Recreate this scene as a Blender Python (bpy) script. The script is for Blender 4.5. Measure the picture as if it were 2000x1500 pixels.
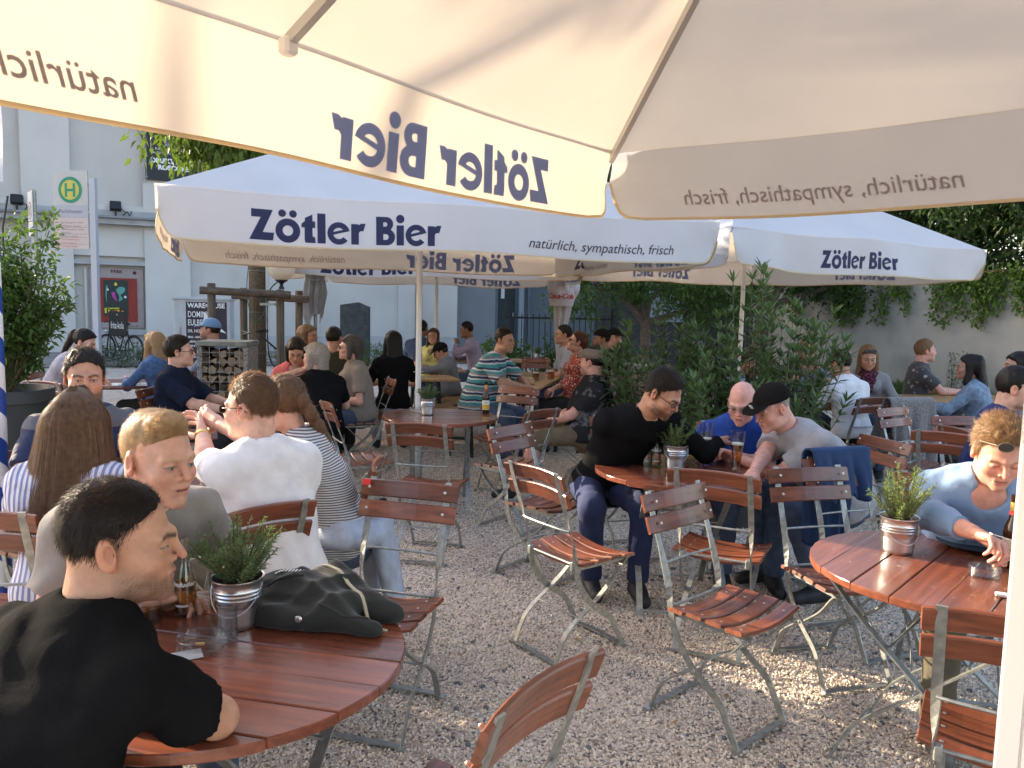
import bpy, bmesh, math, random
import numpy as np
from mathutils import Vector, Matrix, Euler, geometry as mgeo
from math import sin, cos, pi, radians as R

for _o in list(bpy.data.objects):
    bpy.data.objects.remove(_o)
SC = bpy.context.scene
COL = SC.collection
rng = np.random.default_rng(7)
random.seed(7)

# ------------------------------------------------------------------ camera
cd = bpy.data.cameras.new('camera'); cam = bpy.data.objects.new('camera', cd); COL.objects.link(cam)
cd.sensor_width = 36; cd.lens = 27.72; cd.clip_end = 400; cd.clip_start = 0.05
cam.location = (0, 0, 1.62)
cam.matrix_world = Matrix.Translation((0, 0, 1.62)) @ Matrix.Rotation(R(90 - 5.5), 4, 'X') @ Matrix.Rotation(R(1.3), 4, 'Z')
SC.camera = cam
# ------------------------------------------------------------------ sky, sun, exposure
SUN_EL, SUN_AZ = R(18), R(-60)          # azimuth from +Y towards +X
W = bpy.data.worlds.new('World'); SC.world = W; W.use_nodes = True
nt = W.node_tree; bg = nt.nodes['Background']
sk = nt.nodes.new('ShaderNodeTexSky'); sk.sky_type = 'NISHITA'; sk.sun_disc = False
sk.sun_elevation = SUN_EL; sk.sun_rotation = SUN_AZ
sk.air_density = 1.0; sk.dust_density = 3.0; sk.ozone_density = 1.0
tn = nt.nodes.new('ShaderNodeMix'); tn.data_type = 'RGBA'; tn.blend_type = 'MULTIPLY'; tn.inputs[0].default_value = 1; tn.inputs[7].default_value = (1.03, .965, .94, 1)   # warm white-balance tint multiplied over the sky
nt.links.new(sk.outputs[0], tn.inputs[6]); nt.links.new(tn.outputs[2], bg.inputs[0]); bg.inputs[1].default_value = 0.13
sl = bpy.data.lights.new('sun', 'SUN'); sun = bpy.data.objects.new('sun', sl); COL.objects.link(sun)
sl.energy = 3.1; sl.angle = R(0.55); sl.color = (1.0, 0.84, 0.62)
_sd = Vector((sin(SUN_AZ) * cos(SUN_EL), cos(SUN_AZ) * cos(SUN_EL), sin(SUN_EL)))
sun.rotation_euler = _sd.to_track_quat('Z', 'Y').to_euler()
vs = SC.view_settings
vs.view_transform = 'Standard'; vs.look = 'None'; vs.exposure = 2.38; vs.gamma = 1.0
vs.use_curve_mapping = False
SC.cycles.max_bounces = 8; SC.cycles.transparent_max_bounces = 12
SC.cycles.caustics_refractive = False; SC.cycles.caustics_reflective = False
SC.cycles.use_denoising = True
SC.cycles.sample_clamp_indirect = 6

# ------------------------------------------------------------------ materials
MATS = {}
def mat(name, base=(.5, .5, .5), rough=.6, metal=0., noise=None, bump=None, spec=.5, trans=0., ior=1.45, sheen=0., coat=0.,
        sss=0., attr=None, thin=0., alt=None, drape=None):
    """noise=(scale, amount) varies the value, alt=(colour, scale, lo, hi) blends a second colour in patches, bump=(scale, strength)."""
    if name in MATS: return MATS[name]
    m = bpy.data.materials.new(name); m.use_nodes = True
    t = m.node_tree; b = t.nodes['Principled BSDF']; L = t.links.new
    b.inputs['Base Color'].default_value = (*base, 1); b.inputs['Roughness'].default_value = rough
    b.inputs['Metallic'].default_value = metal; b.inputs['Specular IOR Level'].default_value = spec
    b.inputs['IOR'].default_value = ior; b.inputs['Transmission Weight'].default_value = trans
    if sheen: b.inputs['Sheen Weight'].default_value = sheen
    if coat: b.inputs['Coat Weight'].default_value = coat; b.inputs['Coat Roughness'].default_value = .15
    if sss:
        b.inputs['Subsurface Weight'].default_value = sss; b.inputs['Subsurface Radius'].default_value = (.9, .35, .2)
        b.inputs['Subsurface Scale'].default_value = .012
    co = t.nodes.new('ShaderNodeTexCoord')
    src = None
    if attr:
        a = t.nodes.new('ShaderNodeAttribute'); a.attribute_name = attr; src = a.outputs['Color']
    if alt:
        n = t.nodes.new('ShaderNodeTexNoise'); n.inputs['Scale'].default_value = alt[1]; n.inputs['Detail'].default_value = 5
        L(co.outputs['Object'], n.inputs['Vector'])
        r = t.nodes.new('ShaderNodeMapRange'); r.inputs[1].default_value = alt[2]; r.inputs[2].default_value = alt[3]
        L(n.outputs[0], r.inputs[0])
        x = t.nodes.new('ShaderNodeMix'); x.data_type = 'RGBA'
        L(r.outputs[0], x.inputs[0]); x.inputs[6].default_value = (*base, 1); x.inputs[7].default_value = (*alt[0], 1)
        if src: L(src, x.inputs[6])
        src = x.outputs[2]
    if noise:
        n = t.nodes.new('ShaderNodeTexNoise'); n.inputs['Scale'].default_value = noise[0]; n.inputs['Detail'].default_value = 6
        L(co.outputs['Object'], n.inputs['Vector'])
        r = t.nodes.new('ShaderNodeMapRange'); r.inputs[1].default_value = .3; r.inputs[2].default_value = .7
        r.inputs[3].default_value = 1 - noise[1]; r.inputs[4].default_value = 1 + noise[1]
        L(n.outputs[0], r.inputs[0])
        h = t.nodes.new('ShaderNodeMix'); h.data_type = 'RGBA'; h.blend_type = 'MULTIPLY'; h.inputs[0].default_value = 1
        h.inputs[6].default_value = (*base, 1)
        if src: L(src, h.inputs[6])
        L(r.outputs[0], h.inputs[7]); src = h.outputs[2]
    if src: L(src, b.inputs['Base Color'])
    if bump:
        n = t.nodes.new('ShaderNodeTexNoise'); n.inputs['Scale'].default_value = bump[0]; n.inputs['Detail'].default_value = 4
        L(co.outputs['Object'], n.inputs['Vector'])
        u = t.nodes.new('ShaderNodeBump'); u.inputs['Strength'].default_value = bump[1]; u.inputs['Distance'].default_value = .01
        L(n.outputs[0], u.inputs['Height']); L(u.outputs[0], b.inputs['Normal'])
    if drape:                                    # soft folds on top of the weave
        n = t.nodes.new('ShaderNodeTexNoise'); n.inputs['Scale'].default_value = drape[0]; n.inputs['Detail'].default_value = 2.5; n.inputs['Distortion'].default_value = 1.6
        L(co.outputs['Object'], n.inputs['Vector'])
        u2 = t.nodes.new('ShaderNodeBump'); u2.inputs['Strength'].default_value = drape[1]; u2.inputs['Distance'].default_value = .04
        L(n.outputs[0], u2.inputs['Height'])
        if b.inputs['Normal'].links: L(u2.outputs[0], b.inputs['Normal'].links[0].from_node.inputs['Normal'])
        else: L(u2.outputs[0], b.inputs['Normal'])
    if thin:                                     # thin sheet that lets light through (fabric, leaf, paper)
        o = t.nodes['Material Output']; tr = t.nodes.new('ShaderNodeBsdfTranslucent'); mx = t.nodes.new('ShaderNodeMixShader')
        tc = thin[1] if isinstance(thin, tuple) else base
        tr.inputs[0].default_value = (*tc, 1); mx.inputs[0].default_value = thin[0] if isinstance(thin, tuple) else thin
        L(b.outputs[0], mx.inputs[1]); L(tr.outputs[0], mx.inputs[2]); L(mx.outputs[0], o.inputs[0])
    MATS[name] = m
    return m

def thin_glass(name, tint, rough=.02, ior=1.45):
    """Thin-walled glass or a drink: tinted see-through sheet with a Fresnel reflection."""
    m = bpy.data.materials.new(name); m.use_nodes = True; t = m.node_tree; L = t.links.new; t.nodes.remove(t.nodes['Principled BSDF'])
    a = t.nodes.new('ShaderNodeBsdfTransparent'); a.inputs[0].default_value = (*tint, 1); g = t.nodes.new('ShaderNodeBsdfGlossy'); g.inputs['Roughness'].default_value = rough
    lw = t.nodes.new('ShaderNodeLayerWeight'); lw.inputs[0].default_value = .5; pw = t.nodes.new('ShaderNodeMath'); pw.operation = 'POWER'; pw.inputs[1].default_value = 3.2; L(lw.outputs['Facing'], pw.inputs[0]); f = t.nodes.new('ShaderNodeMath'); f.operation = 'MULTIPLY_ADD'; f.inputs[1].default_value = .75 * (ior - 1) / .45; f.inputs[2].default_value = .07; L(pw.outputs[0], f.inputs[0]); x = t.nodes.new('ShaderNodeMixShader')
    L(f.outputs[0], x.inputs[0]); L(a.outputs[0], x.inputs[1]); L(g.outputs[0], x.inputs[2]); L(x.outputs[0], t.nodes['Material Output'].inputs[0]); MATS[name] = m; return m

def wood(name, base, dark, scale=(3, 40, 40), rough=.3, coat=.3, wear=None):
    """Stained wood: grain runs along local X; each object gets its own tone; wear = colour showing at scuffs."""
    if name in MATS: return MATS[name]
    m = mat(name, base, rough, coat=coat); t = m.node_tree; L = t.links.new; b = t.nodes['Principled BSDF']
    co = [n for n in t.nodes if n.type == 'TEX_COORD'][0]; oi = t.nodes.new('ShaderNodeObjectInfo')
    ad = t.nodes.new('ShaderNodeVectorMath'); ad.operation = 'MULTIPLY_ADD'
    ad.inputs[1].default_value = scale
    L(co.outputs['Object'], ad.inputs[0])
    cb = t.nodes.new('ShaderNodeCombineXYZ'); mu = t.nodes.new('ShaderNodeMath'); mu.operation = 'MULTIPLY'; mu.inputs[1].default_value = 57
    L(oi.outputs['Random'], mu.inputs[0]); L(mu.outputs[0], cb.inputs[0]); L(mu.outputs[0], cb.inputs[1]); L(cb.outputs[0], ad.inputs[2])
    n = t.nodes.new('ShaderNodeTexNoise'); n.inputs['Scale'].default_value = 1; n.inputs['Detail'].default_value = 6; n.inputs['Distortion'].default_value = .4
    L(ad.outputs[0], n.inputs['Vector'])
    r = t.nodes.new('ShaderNodeMapRange'); r.inputs[1].default_value = .35; r.inputs[2].default_value = .7; L(n.outputs[0], r.inputs[0])
    x = t.nodes.new('ShaderNodeMix'); x.data_type = 'RGBA'; x.inputs[6].default_value = (*base, 1); x.inputs[7].default_value = (*dark, 1)
    L(r.outputs[0], x.inputs[0])
    hs = t.nodes.new('ShaderNodeHueSaturation'); L(x.outputs[2], hs.inputs['Color'])
    rr = t.nodes.new('ShaderNodeMapRange'); rr.inputs[3].default_value = .72; rr.inputs[4].default_value = 1.25; L(oi.outputs['Random'], rr.inputs[0]); L(rr.outputs[0], hs.inputs['Value'])
    src = hs.outputs[0]
    if wear:
        n2 = t.nodes.new('ShaderNodeTexNoise'); n2.inputs['Scale'].default_value = 14; n2.inputs['Detail'].default_value = 8; n2.inputs['Roughness'].default_value = .75
        ad2 = t.nodes.new('ShaderNodeVectorMath'); ad2.operation = 'ADD'; L(co.outputs['Object'], ad2.inputs[0]); L(cb.outputs[0], ad2.inputs[1]); L(ad2.outputs[0], n2.inputs['Vector'])
        r2 = t.nodes.new('ShaderNodeMapRange'); r2.inputs[1].default_value = .615; r2.inputs[2].default_value = .65; L(n2.outputs[0], r2.inputs[0])
        x2 = t.nodes.new('ShaderNodeMix'); x2.data_type = 'RGBA'; L(r2.outputs[0], x2.inputs[0]); L(src, x2.inputs[6]); x2.inputs[7].default_value = (*wear, 1)
        src = x2.outputs[2]
    L(src, b.inputs['Base Color'])
    rg = t.nodes.new('ShaderNodeMapRange'); rg.inputs[3].default_value = rough * .8; rg.inputs[4].default_value = rough * 1.35; L(n.outputs[0], rg.inputs[0]); L(rg.outputs[0], b.inputs['Roughness'])
    bu = t.nodes.new('ShaderNodeBump'); bu.inputs['Strength'].default_value = .12; bu.inputs['Distance'].default_value = .004; L(n.outputs[0], bu.inputs['Height']); L(bu.outputs[0], b.inputs['Normal'])
    return m

def stripes(name, cols, period, axis='Z', rough=.8, warp=.004):
    """Woven stripes: cols = [(start fraction, colour), ...] repeated every period metres along an object axis."""
    m = mat(name, cols[0][1], rough, bump=(260, .08), drape=(8, .35)); t = m.node_tree; L = t.links.new; b = t.nodes['Principled BSDF']
    co = [n for n in t.nodes if n.type == 'TEX_COORD'][0]; sp = t.nodes.new('ShaderNodeSeparateXYZ'); L(co.outputs['Object'], sp.inputs[0])
    n = t.nodes.new('ShaderNodeTexNoise'); n.inputs['Scale'].default_value = 9; L(co.outputs['Object'], n.inputs['Vector'])
    a = t.nodes.new('ShaderNodeMath'); a.operation = 'MULTIPLY_ADD'; a.inputs[1].default_value = warp * 8; L(n.outputs[0], a.inputs[0]); L(sp.outputs[axis], a.inputs[2])
    d = t.nodes.new('ShaderNodeMath'); d.operation = 'DIVIDE'; d.inputs[1].default_value = period; L(a.outputs[0], d.inputs[0])
    f = t.nodes.new('ShaderNodeMath'); f.operation = 'FRACT'; L(d.outputs[0], f.inputs[0])
    cr = t.nodes.new('ShaderNodeValToRGB'); cr.color_ramp.interpolation = 'CONSTANT'; e = cr.color_ramp.elements
    e[0].position = 0; e[0].color = (*cols[0][1], 1); e[1].position = cols[1][0]; e[1].color = (*cols[1][1], 1)
    for p, c in cols[2:]:
        q = e.new(p); q.color = (*c, 1)
    L(f.outputs[0], cr.inputs[0]); L(cr.outputs[0], b.inputs['Base Color'])
    return m

# ------------------------------------------------------------------ objects and bookkeeping
def put(name, me, parent=None, m=None, loc=None, rot=None):
    o = bpy.data.objects.new(name, me); COL.objects.link(o)
    if parent is not None: o.parent = parent
    if m is not None and me is not None and hasattr(me, 'materials') and not me.materials: me.materials.append(m)
    if loc is not None: o.location = loc
    if rot is not None: o.rotation_euler = rot
    return o
def tag(o, label=None, cat=None, group=None, kind=None):
    if label: o['label'] = label
    if cat: o['category'] = cat
    if group: o['group'] = group
    if kind: o['kind'] = kind
    return o
def thing(name, label, cat, loc=(0, 0, 0), rz=0., group=None):
    return tag(put(name, None, loc=loc, rot=(0, 0, rz)), label, cat, group)
def children(o): return [c for c in bpy.data.objects if c.parent == o]
def copy_tree(o, parent=None, kids=None):
    if kids is None:
        kids = {}
        for c in bpy.data.objects:
            if c.parent is not None: kids.setdefault(c.parent.name, []).append(c)
    c = o.copy(); COL.objects.link(c)
    if parent is not None: c.parent = parent
    for ch in kids.get(o.name, []): copy_tree(ch, c, kids)
    return c

def npmesh(name, V, Fq, smooth=True):
    """Mesh from numpy vertices and an (n,3|4) face array."""
    V = np.ascontiguousarray(V, np.float32); Fq = np.ascontiguousarray(Fq, np.int32)
    me = bpy.data.meshes.new(name); n, k = Fq.shape if len(Fq) else (0, 4)
    me.vertices.add(len(V)); me.vertices.foreach_set('co', V.ravel())
    me.loops.add(n * k); me.loops.foreach_set('vertex_index', Fq.ravel())
    me.polygons.add(n); me.polygons.foreach_set('loop_start', np.arange(0, n * k, k, dtype=np.int32))
    me.polygons.foreach_set('loop_total', np.full(n, k, np.int32))
    me.polygons.foreach_set('use_smooth', np.full(n, bool(smooth)))
    me.update(calc_edges=True); me.validate()
    return me

class MB:
    """Collects simple shapes into one mesh."""
    def __init__(s): s.v = []; s.f = []; s.mi = []; s.cur = 0
    def add(s, vs, fs, M=None):
        o = len(s.v)
        s.v += [tuple(M @ Vector(p)) for p in vs] if M is not None else [tuple(p) for p in vs]
        s.f += [tuple(i + o for i in q) for q in fs]; s.mi += [s.cur] * len(fs); return s
    def box(s, x, y, z, c=(0, 0, 0), M=None, b=0.):
        X, Y, Z = x / 2, y / 2, z / 2
        if b <= 0:
            vs = [(c[0] + i * X, c[1] + j * Y, c[2] + k * Z) for i in (-1, 1) for j in (-1, 1) for k in (-1, 1)]
            return s.add(vs, [(0, 1, 3, 2), (4, 6, 7, 5), (0, 4, 5, 1), (2, 3, 7, 6), (0, 2, 6, 4), (1, 5, 7, 3)], M)
        pr = [(-X + b, -Y), (X - b, -Y), (X, -Y + b), (X, Y - b), (X - b, Y), (-X + b, Y), (-X, Y - b), (-X, -Y + b)]
        ins = lambda p: (p[0] * (X - b) / X, p[1] * (Y - b) / Y)
        rows = [[(*ins(p), -Z) for p in pr], [(*p, -Z + b) for p in pr], [(*p, Z - b) for p in pr], [(*ins(p), Z) for p in pr]]
        vs = [(q[0] + c[0], q[1] + c[1], q[2] + c[2]) for r in rows for q in r]
        fs = [tuple(range(7, -1, -1)), tuple(range(24, 32))] + [(r * 8 + i, r * 8 + (i + 1) % 8, r * 8 + 8 + (i + 1) % 8, r * 8 + 8 + i) for r in range(3) for i in range(8)]
        return s.add(vs, fs, M)
    def sweep(s, pts, prof, up=(0, 0, 1), closed=False, M=None, scale=None):
        """Sweep a closed 2-D profile [(a,b)] along pts; a along the side vector, b along the up vector."""
        P = [Vector(p) for p in pts]; n = len(P); k = len(prof); vs = []
        upv = Vector(up)
        for i, p in enumerate(P):
            d = (P[(i + 1) % n] - P[i - 1]) if closed else (P[min(i + 1, n - 1)] - P[max(i - 1, 0)])
            d = d.normalized() if d.length > 1e-9 else Vector((0, 0, 1))
            sd = d.cross(upv)
            if sd.length < 1e-4: sd = d.cross(Vector((1, 0.1, 0)))
            sd.normalize(); u = sd.cross(d)
            q = scale[i] if scale else 1.
            vs += [p + sd * (a * q) + u * (b * q) for a, b in prof]
        fs = []
        for i in range(n if closed else n - 1):
            A, B = i * k, ((i + 1) % n) * k
            fs += [(A + j, A + (j + 1) % k, B + (j + 1) % k, B + j) for j in range(k)]
        if not closed: fs += [tuple(range(k - 1, -1, -1)), tuple(range((n - 1) * k, n * k))]
        return s.add(vs, fs, M)
    def tube(s, pts, r, n=8, closed=False, M=None, up=(0, 0, 1)):
        rr = r if isinstance(r, (list, tuple)) else None
        pf = [(cos(2 * pi * i / n) * (1 if rr else r), sin(2 * pi * i / n) * (1 if rr else r)) for i in range(n)]
        return s.sweep(pts, pf, up, closed, M, scale=list(rr) if rr else None)
    def bar(s, pts, w, t, up=(0, 0, 1), M=None):
        return s.sweep(pts, [(-w / 2, -t / 2), (w / 2, -t / 2), (w / 2, t / 2), (-w / 2, t / 2)], up, M=M)
    def lathe(s, prof, n=20, M=None, caps=True):
        vs = [(r * cos(2 * pi * i / n), r * sin(2 * pi * i / n), z) for r, z in prof for i in range(n)]
        fs = [(a * n + i, a * n + (i + 1) % n, (a + 1) * n + (i + 1) % n, (a + 1) * n + i) for a in range(len(prof) - 1) for i in range(n)]
        if caps: fs += [tuple(range(n - 1, -1, -1)), tuple(range((len(prof) - 1) * n, len(prof) * n))]
        return s.add(vs, fs, M)
    def prism(s, poly, z0, z1, M=None):
        n = len(poly)
        return s.add([(*p, z0) for p in poly] + [(*p, z1) for p in poly],
                     [tuple(range(n - 1, -1, -1)), tuple(range(n, 2 * n))] + [(i, (i + 1) % n, n + (i + 1) % n, n + i) for i in range(n)], M)
    def ball(s, c, r, n=10, M=None):
        rr = r if isinstance(r, tuple) else (r, r, r); vs = []; fs = []; h = n // 2
        for i in range(h + 1):
            a = pi * i / h
            vs += [(c[0] + rr[0] * sin(a) * cos(2 * pi * j / n), c[1] + rr[1] * sin(a) * sin(2 * pi * j / n), c[2] - rr[2] * cos(a)) for j in range(n)]
        for i in range(h):
            fs += [(i * n + j, i * n + (j + 1) % n, (i + 1) * n + (j + 1) % n, (i + 1) * n + j) for j in range(n)]
        return s.add(vs, fs, M)
    def mesh(s, name, smooth=False, auto=True):
        me = bpy.data.meshes.new(name); me.from_pydata(s.v, [], s.f); me.validate(); me.update()
        if any(s.mi) and len(s.mi) == len(me.polygons): me.polygons.foreach_set('material_index', s.mi)
        if smooth:
            me.polygons.foreach_set('use_smooth', [True] * len(me.polygons))
            if auto: me.set_sharp_from_angle(angle=R(40))
        return me
    def build(s, name, m, parent=None, smooth=False, loc=None, rot=None):
        me = s.mesh(name, smooth)
        for x in (m if isinstance(m, (list, tuple)) else [m]): me.materials.append(x)
        return put(name, me, parent, loc=loc, rot=rot)

def bez(pts, n=12):
    """Catmull-Rom through pts, n samples per span."""
    P = [Vector(p) for p in pts]; P = [P[0] * 2 - P[1]] + P + [P[-1] * 2 - P[-2]]; out = []
    for i in range(1, len(P) - 2):
        for j in range(n):
            t = j / n; a, b, c, d = P[i - 1:i + 3]
            out.append(.5 * ((2 * b) + (c - a) * t + (2 * a - 5 * b + 4 * c - d) * t * t + (3 * b - a - 3 * c + d) * t ** 3))
    out.append(P[-2]); return out
def Mx(loc=(0, 0, 0), rz=0., rx=0., ry=0., s=1.):
    return Matrix.Translation(loc) @ Matrix.Rotation(rz, 4, 'Z') @ Matrix.Rotation(ry, 4, 'Y') @ Matrix.Rotation(rx, 4, 'X') @ Matrix.Scale(s, 4)

# ------------------------------------------------------------------ lettering
_font_cache = {}
def text_geo(txt, size=1., bold=0., shear=0., spacing=1., align='LEFT'):
    """2-D triangles of a line of text (baseline at 0, starts at x=0)."""
    key = (txt, size, bold, shear, spacing, align)
    if key in _font_cache: return _font_cache[key]
    c = bpy.data.curves.new('letters', 'FONT'); c.body = txt; c.size = size; c.offset = bold; c.shear = shear; c.space_character = spacing
    c.align_x = align; c.resolution_u = 3
    o = bpy.data.objects.new('letters', c); COL.objects.link(o)
    me = bpy.data.meshes.new_from_object(o.evaluated_get(bpy.context.evaluated_depsgraph_get()))
    V = [tuple(v.co) for v in me.vertices]; F = [tuple(p.vertices) for p in me.polygons]
    bpy.data.objects.remove(o); bpy.data.curves.remove(c); bpy.data.meshes.remove(me)
    _font_cache[key] = (V, F); return V, F
def text(name, txt, parent, M, m, size, bold=0., shear=0., spacing=1., align='LEFT', sx=1.):
    """Flat lettering lying in the local XY plane of M."""
    V, F = text_geo(txt, size, bold, shear, spacing, align)
    b = MB(); b.add([(v[0] * sx, v[1], 0) for v in V], F, M); return b.build(name, m, parent)

def _arc(cx, cy, r, a0, a1, n=14, ry=None):
    return [(cx + r * cos(R(a0 + (a1 - a0) * i / n)), cy + (ry or r) * sin(R(a0 + (a1 - a0) * i / n))) for i in range(n + 1)]
def brand_geo():
    """The heavy round lettering of the parasols, cap height 1; returns (vertices, triangles)."""
    V, T = [], []
    def fill(outer, holes=(), dx=0.):
        loops = [[Vector((p[0] + dx, p[1], 0)) for p in outer]] + [[Vector((p[0] + dx, p[1], 0)) for p in h] for h in holes]
        tr = mgeo.tessellate_polygon(loops); o = len(V)
        for l in loops: V.extend([(p.x, p.y) for p in l])
        T.extend([tuple(i + o for i in t) for t in tr])
    x = 0.
    fill([(0, 0), (.74, 0), (.78, .26), (.42, .26), (.74, .98), (.74, 1.0), (.06, 1.0), (.06, .74), (.36, .74), (.0, .02)], dx=x); x += .82
    cr = .40; fill(_arc(cr, .36, cr, 0, 359, 30), [_arc(cr, .36, .17, 0, 359, 18)], x)
    fill(_arc(.22, .92, .125, 0, 359, 16), (), x); fill(_arc(.57, .92, .125, 0, 359, 16), (), x); x += .84
    fill([(.12, 0.0), (.46, 0), (.44, .2), (.38, .2), (.36, .25), (.36, .5), (.45, .5), (.45, .72), (.36, .72), (.36, .95), (.11, .82), (.11, .72), (0, .62), (0, .5), (.1, .5), (.1, .12)], dx=x); x += .52
    fill([(0, 0), (.27, 0), (.27, 1.0), (0, 1.0)], dx=x); x += .33
    def e(x):
        fill(_arc(.38, .36, .38, 14, 322, 30) + _arc(.38, .36, .19, 322, 196, 12), [_arc(.38, .36, .19, 42, 166, 10)], x)
    e(x); x += .80
    def r(x): fill([(0, 0), (.26, 0), (.26, .40), (.32, .46), (.42, .46), (.50, .72), (.34, .72), (.25, .66), (.25, .70), (0, .70)], dx=x)
    r(x); x += .86
    fill([(0, 0), (.34, 0)] + _arc(.38, .285, .285, -90, 62, 12) + _arc(.36, .74, .24, -30, 90, 10) + [(0, .98)],
         [_arc(.34, .285, .10, -90, 90, 8) + [(.25, .385), (.25, .185)], _arc(.32, .72, .075, -90, 90, 8) + [(.25, .795), (.25, .645)]], x); x += .72
    fill([(0, 0), (.26, 0), (.26, .70), (0, .70)], dx=x); fill(_arc(.13, .92, .15, 0, 359, 16), (), x); x += .32
    e(x); x += .80; r(x); x += .52
    return [(a / x, b / x) for a, b in V], T, 1 / x      # width 1, cap height 1/x
# ------------------------------------------------------------------ smooth bodies: signed-distance shapes meshed with surface nets
class Field:
    def __init__(s, lo, hi, h):
        s.lo = np.array(lo, np.float32); s.h = h
        s.n = np.maximum(np.ceil((np.array(hi) - s.lo) / h).astype(int) + 1, 3)
        s.ax = [s.lo[i] + h * np.arange(s.n[i], dtype=np.float32) for i in range(3)]
        s.F = np.full(s.n, .5, np.float32)
    def sl(s, lo, hi):
        a = np.clip(np.floor((np.array(lo) - s.lo) / s.h).astype(int), 0, s.n); b = np.clip(np.ceil((np.array(hi) - s.lo) / s.h).astype(int) + 1, 0, s.n)
        if np.any(b - a < 1): return None
        S = tuple(slice(i, j) for i, j in zip(a, b))
        return S, s.ax[0][S[0]][:, None, None], s.ax[1][S[1]][None, :, None], s.ax[2][S[2]][None, None, :]
    @staticmethod
    def mix(F, d, k, sub=False):
        if sub:
            if k <= 0: return np.maximum(F, -d)
            h = np.maximum(k - np.abs(F + d), 0) / k; return np.maximum(F, -d) + h * h * k * .25
        if k <= 0: return np.minimum(F, d)
        h = np.maximum(k - np.abs(F - d), 0) / k; return np.minimum(F, d) - h * h * k * .25
    def rc(s, a, b, r1, r2, k=.02, sub=False, flat=None, cut=None):
        """Tapered capsule; flat=(axis, factor) thins it along an axis; cut=(point, normal) removes the far side."""
        a = np.array(a, np.float32); b = np.array(b, np.float32); r = max(r1, r2) + k + 2 * s.h
        q = s.sl(np.minimum(a, b) - r, np.maximum(a, b) + r)
        if q is None: return s
        S, X, Y, Z = q; ab = b - a; x, y, z = X - a[0], Y - a[1], Z - a[2]
        if flat is not None:
            n, f = flat; n = np.array(n, np.float32); n /= np.linalg.norm(n); w = (x * n[0] + y * n[1] + z * n[2]) * (f - 1)
            x, y, z = x + w * n[0], y + w * n[1], z + w * n[2]; ab = ab + n * (f - 1) * ab.dot(n)
        t = np.clip((x * ab[0] + y * ab[1] + z * ab[2]) / max(ab.dot(ab), 1e-9), 0, 1)
        d = np.sqrt((x - t * ab[0]) ** 2 + (y - t * ab[1]) ** 2 + (z - t * ab[2]) ** 2) - (r1 + (r2 - r1) * t)
        if flat is not None: d = d / (1 + (flat[1] - 1) * .35)
        if cut is not None:
            p, n = cut; d = np.maximum(d, (X - p[0]) * n[0] + (Y - p[1]) * n[1] + (Z - p[2]) * n[2])
        s.F[S] = s.mix(s.F[S], d, k, sub); return s
    def el(s, c, r, k=.02, M=None, sub=False):
        c = np.array(c, np.float32); r = np.array(r, np.float32); m = float(r.max()) + k + 2 * s.h
        q = s.sl(c - m, c + m)
        if q is None: return s
        S, X, Y, Z = q; x, y, z = X - c[0], Y - c[1], Z - c[2]
        if M is not None:
            A = np.array(M, np.float32).reshape(3, 3)
            x, y, z = [A[0, i] * x + A[1, i] * y + A[2, i] * z for i in range(3)]
        k0 = np.sqrt((x / r[0]) ** 2 + (y / r[1]) ** 2 + (z / r[2]) ** 2); k1 = np.sqrt((x / r[0] ** 2) ** 2 + (y / r[1] ** 2) ** 2 + (z / r[2] ** 2) ** 2)
        d = k0 * (k0 - 1) / np.maximum(k1, 1e-6)
        s.F[S] = s.mix(s.F[S], d, k, sub); return s
    def plane(s, p, n):
        n = np.array(n, np.float32) / np.linalg.norm(n)
        s.F = np.maximum(s.F, (s.ax[0][:, None, None] - p[0]) * n[0] + (s.ax[1][None, :, None] - p[1]) * n[1] + (s.ax[2][None, None, :] - p[2]) * n[2]); return s
    def ripple(s, amp, f, seed=0):
        r = np.random.default_rng(seed); X, Y, Z = s.ax[0][:, None, None], s.ax[1][None, :, None], s.ax[2][None, None, :]
        g = 0
        for i in range(4):
            d = r.normal(size=3); d /= np.linalg.norm(d); e = r.normal(size=3) * f * .5
            g = g + np.sin(f * (1 + .5 * i) * (d[0] * X + d[1] * Y + d[2] * Z) + 1.3 * np.sin(e[0] * X + e[1] * Y + e[2] * Z + i) + r.uniform(0, 6)) / (1 + .4 * i)
        s.F = s.F + (amp * .45 * g).astype(np.float32); return s
    def nets(s):
        F = s.F; I = F < 0
        c = sum(I[i:F.shape[0] - 1 + i, j:F.shape[1] - 1 + j, k:F.shape[2] - 1 + k].astype(np.int8) for i in (0, 1) for j in (0, 1) for k in (0, 1))
        act = (c > 0) & (c < 8); i, j, k = np.nonzero(act); n = len(i)
        if n == 0: return np.zeros((0, 3)), np.zeros((0, 4), int)
        idx = np.full(act.shape, -1, np.int32); idx[i, j, k] = np.arange(n)
        P = np.zeros((n, 3), np.float32); cnt = np.zeros(n, np.float32); O = [(a, b, d) for a in (0, 1) for b in (0, 1) for d in (0, 1)]
        val = {o: F[i + o[0], j + o[1], k + o[2]] for o in O}
        for o in O:
            for ax in range(3):
                if o[ax] == 0:
                    p = list(o); p[ax] = 1; a, b = val[o], val[tuple(p)]; m = (a < 0) != (b < 0)
                    t = np.where(m, a / np.where(m, a - b, 1), 0); w = m.astype(np.float32); cnt += w
                    for q in range(3): P[:, q] += w * (o[q] + (t if q == ax else 0))
        P = P / cnt[:, None]; P[:, 0] += i; P[:, 1] += j; P[:, 2] += k; P = P * s.h + s.lo
        Q = []
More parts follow.
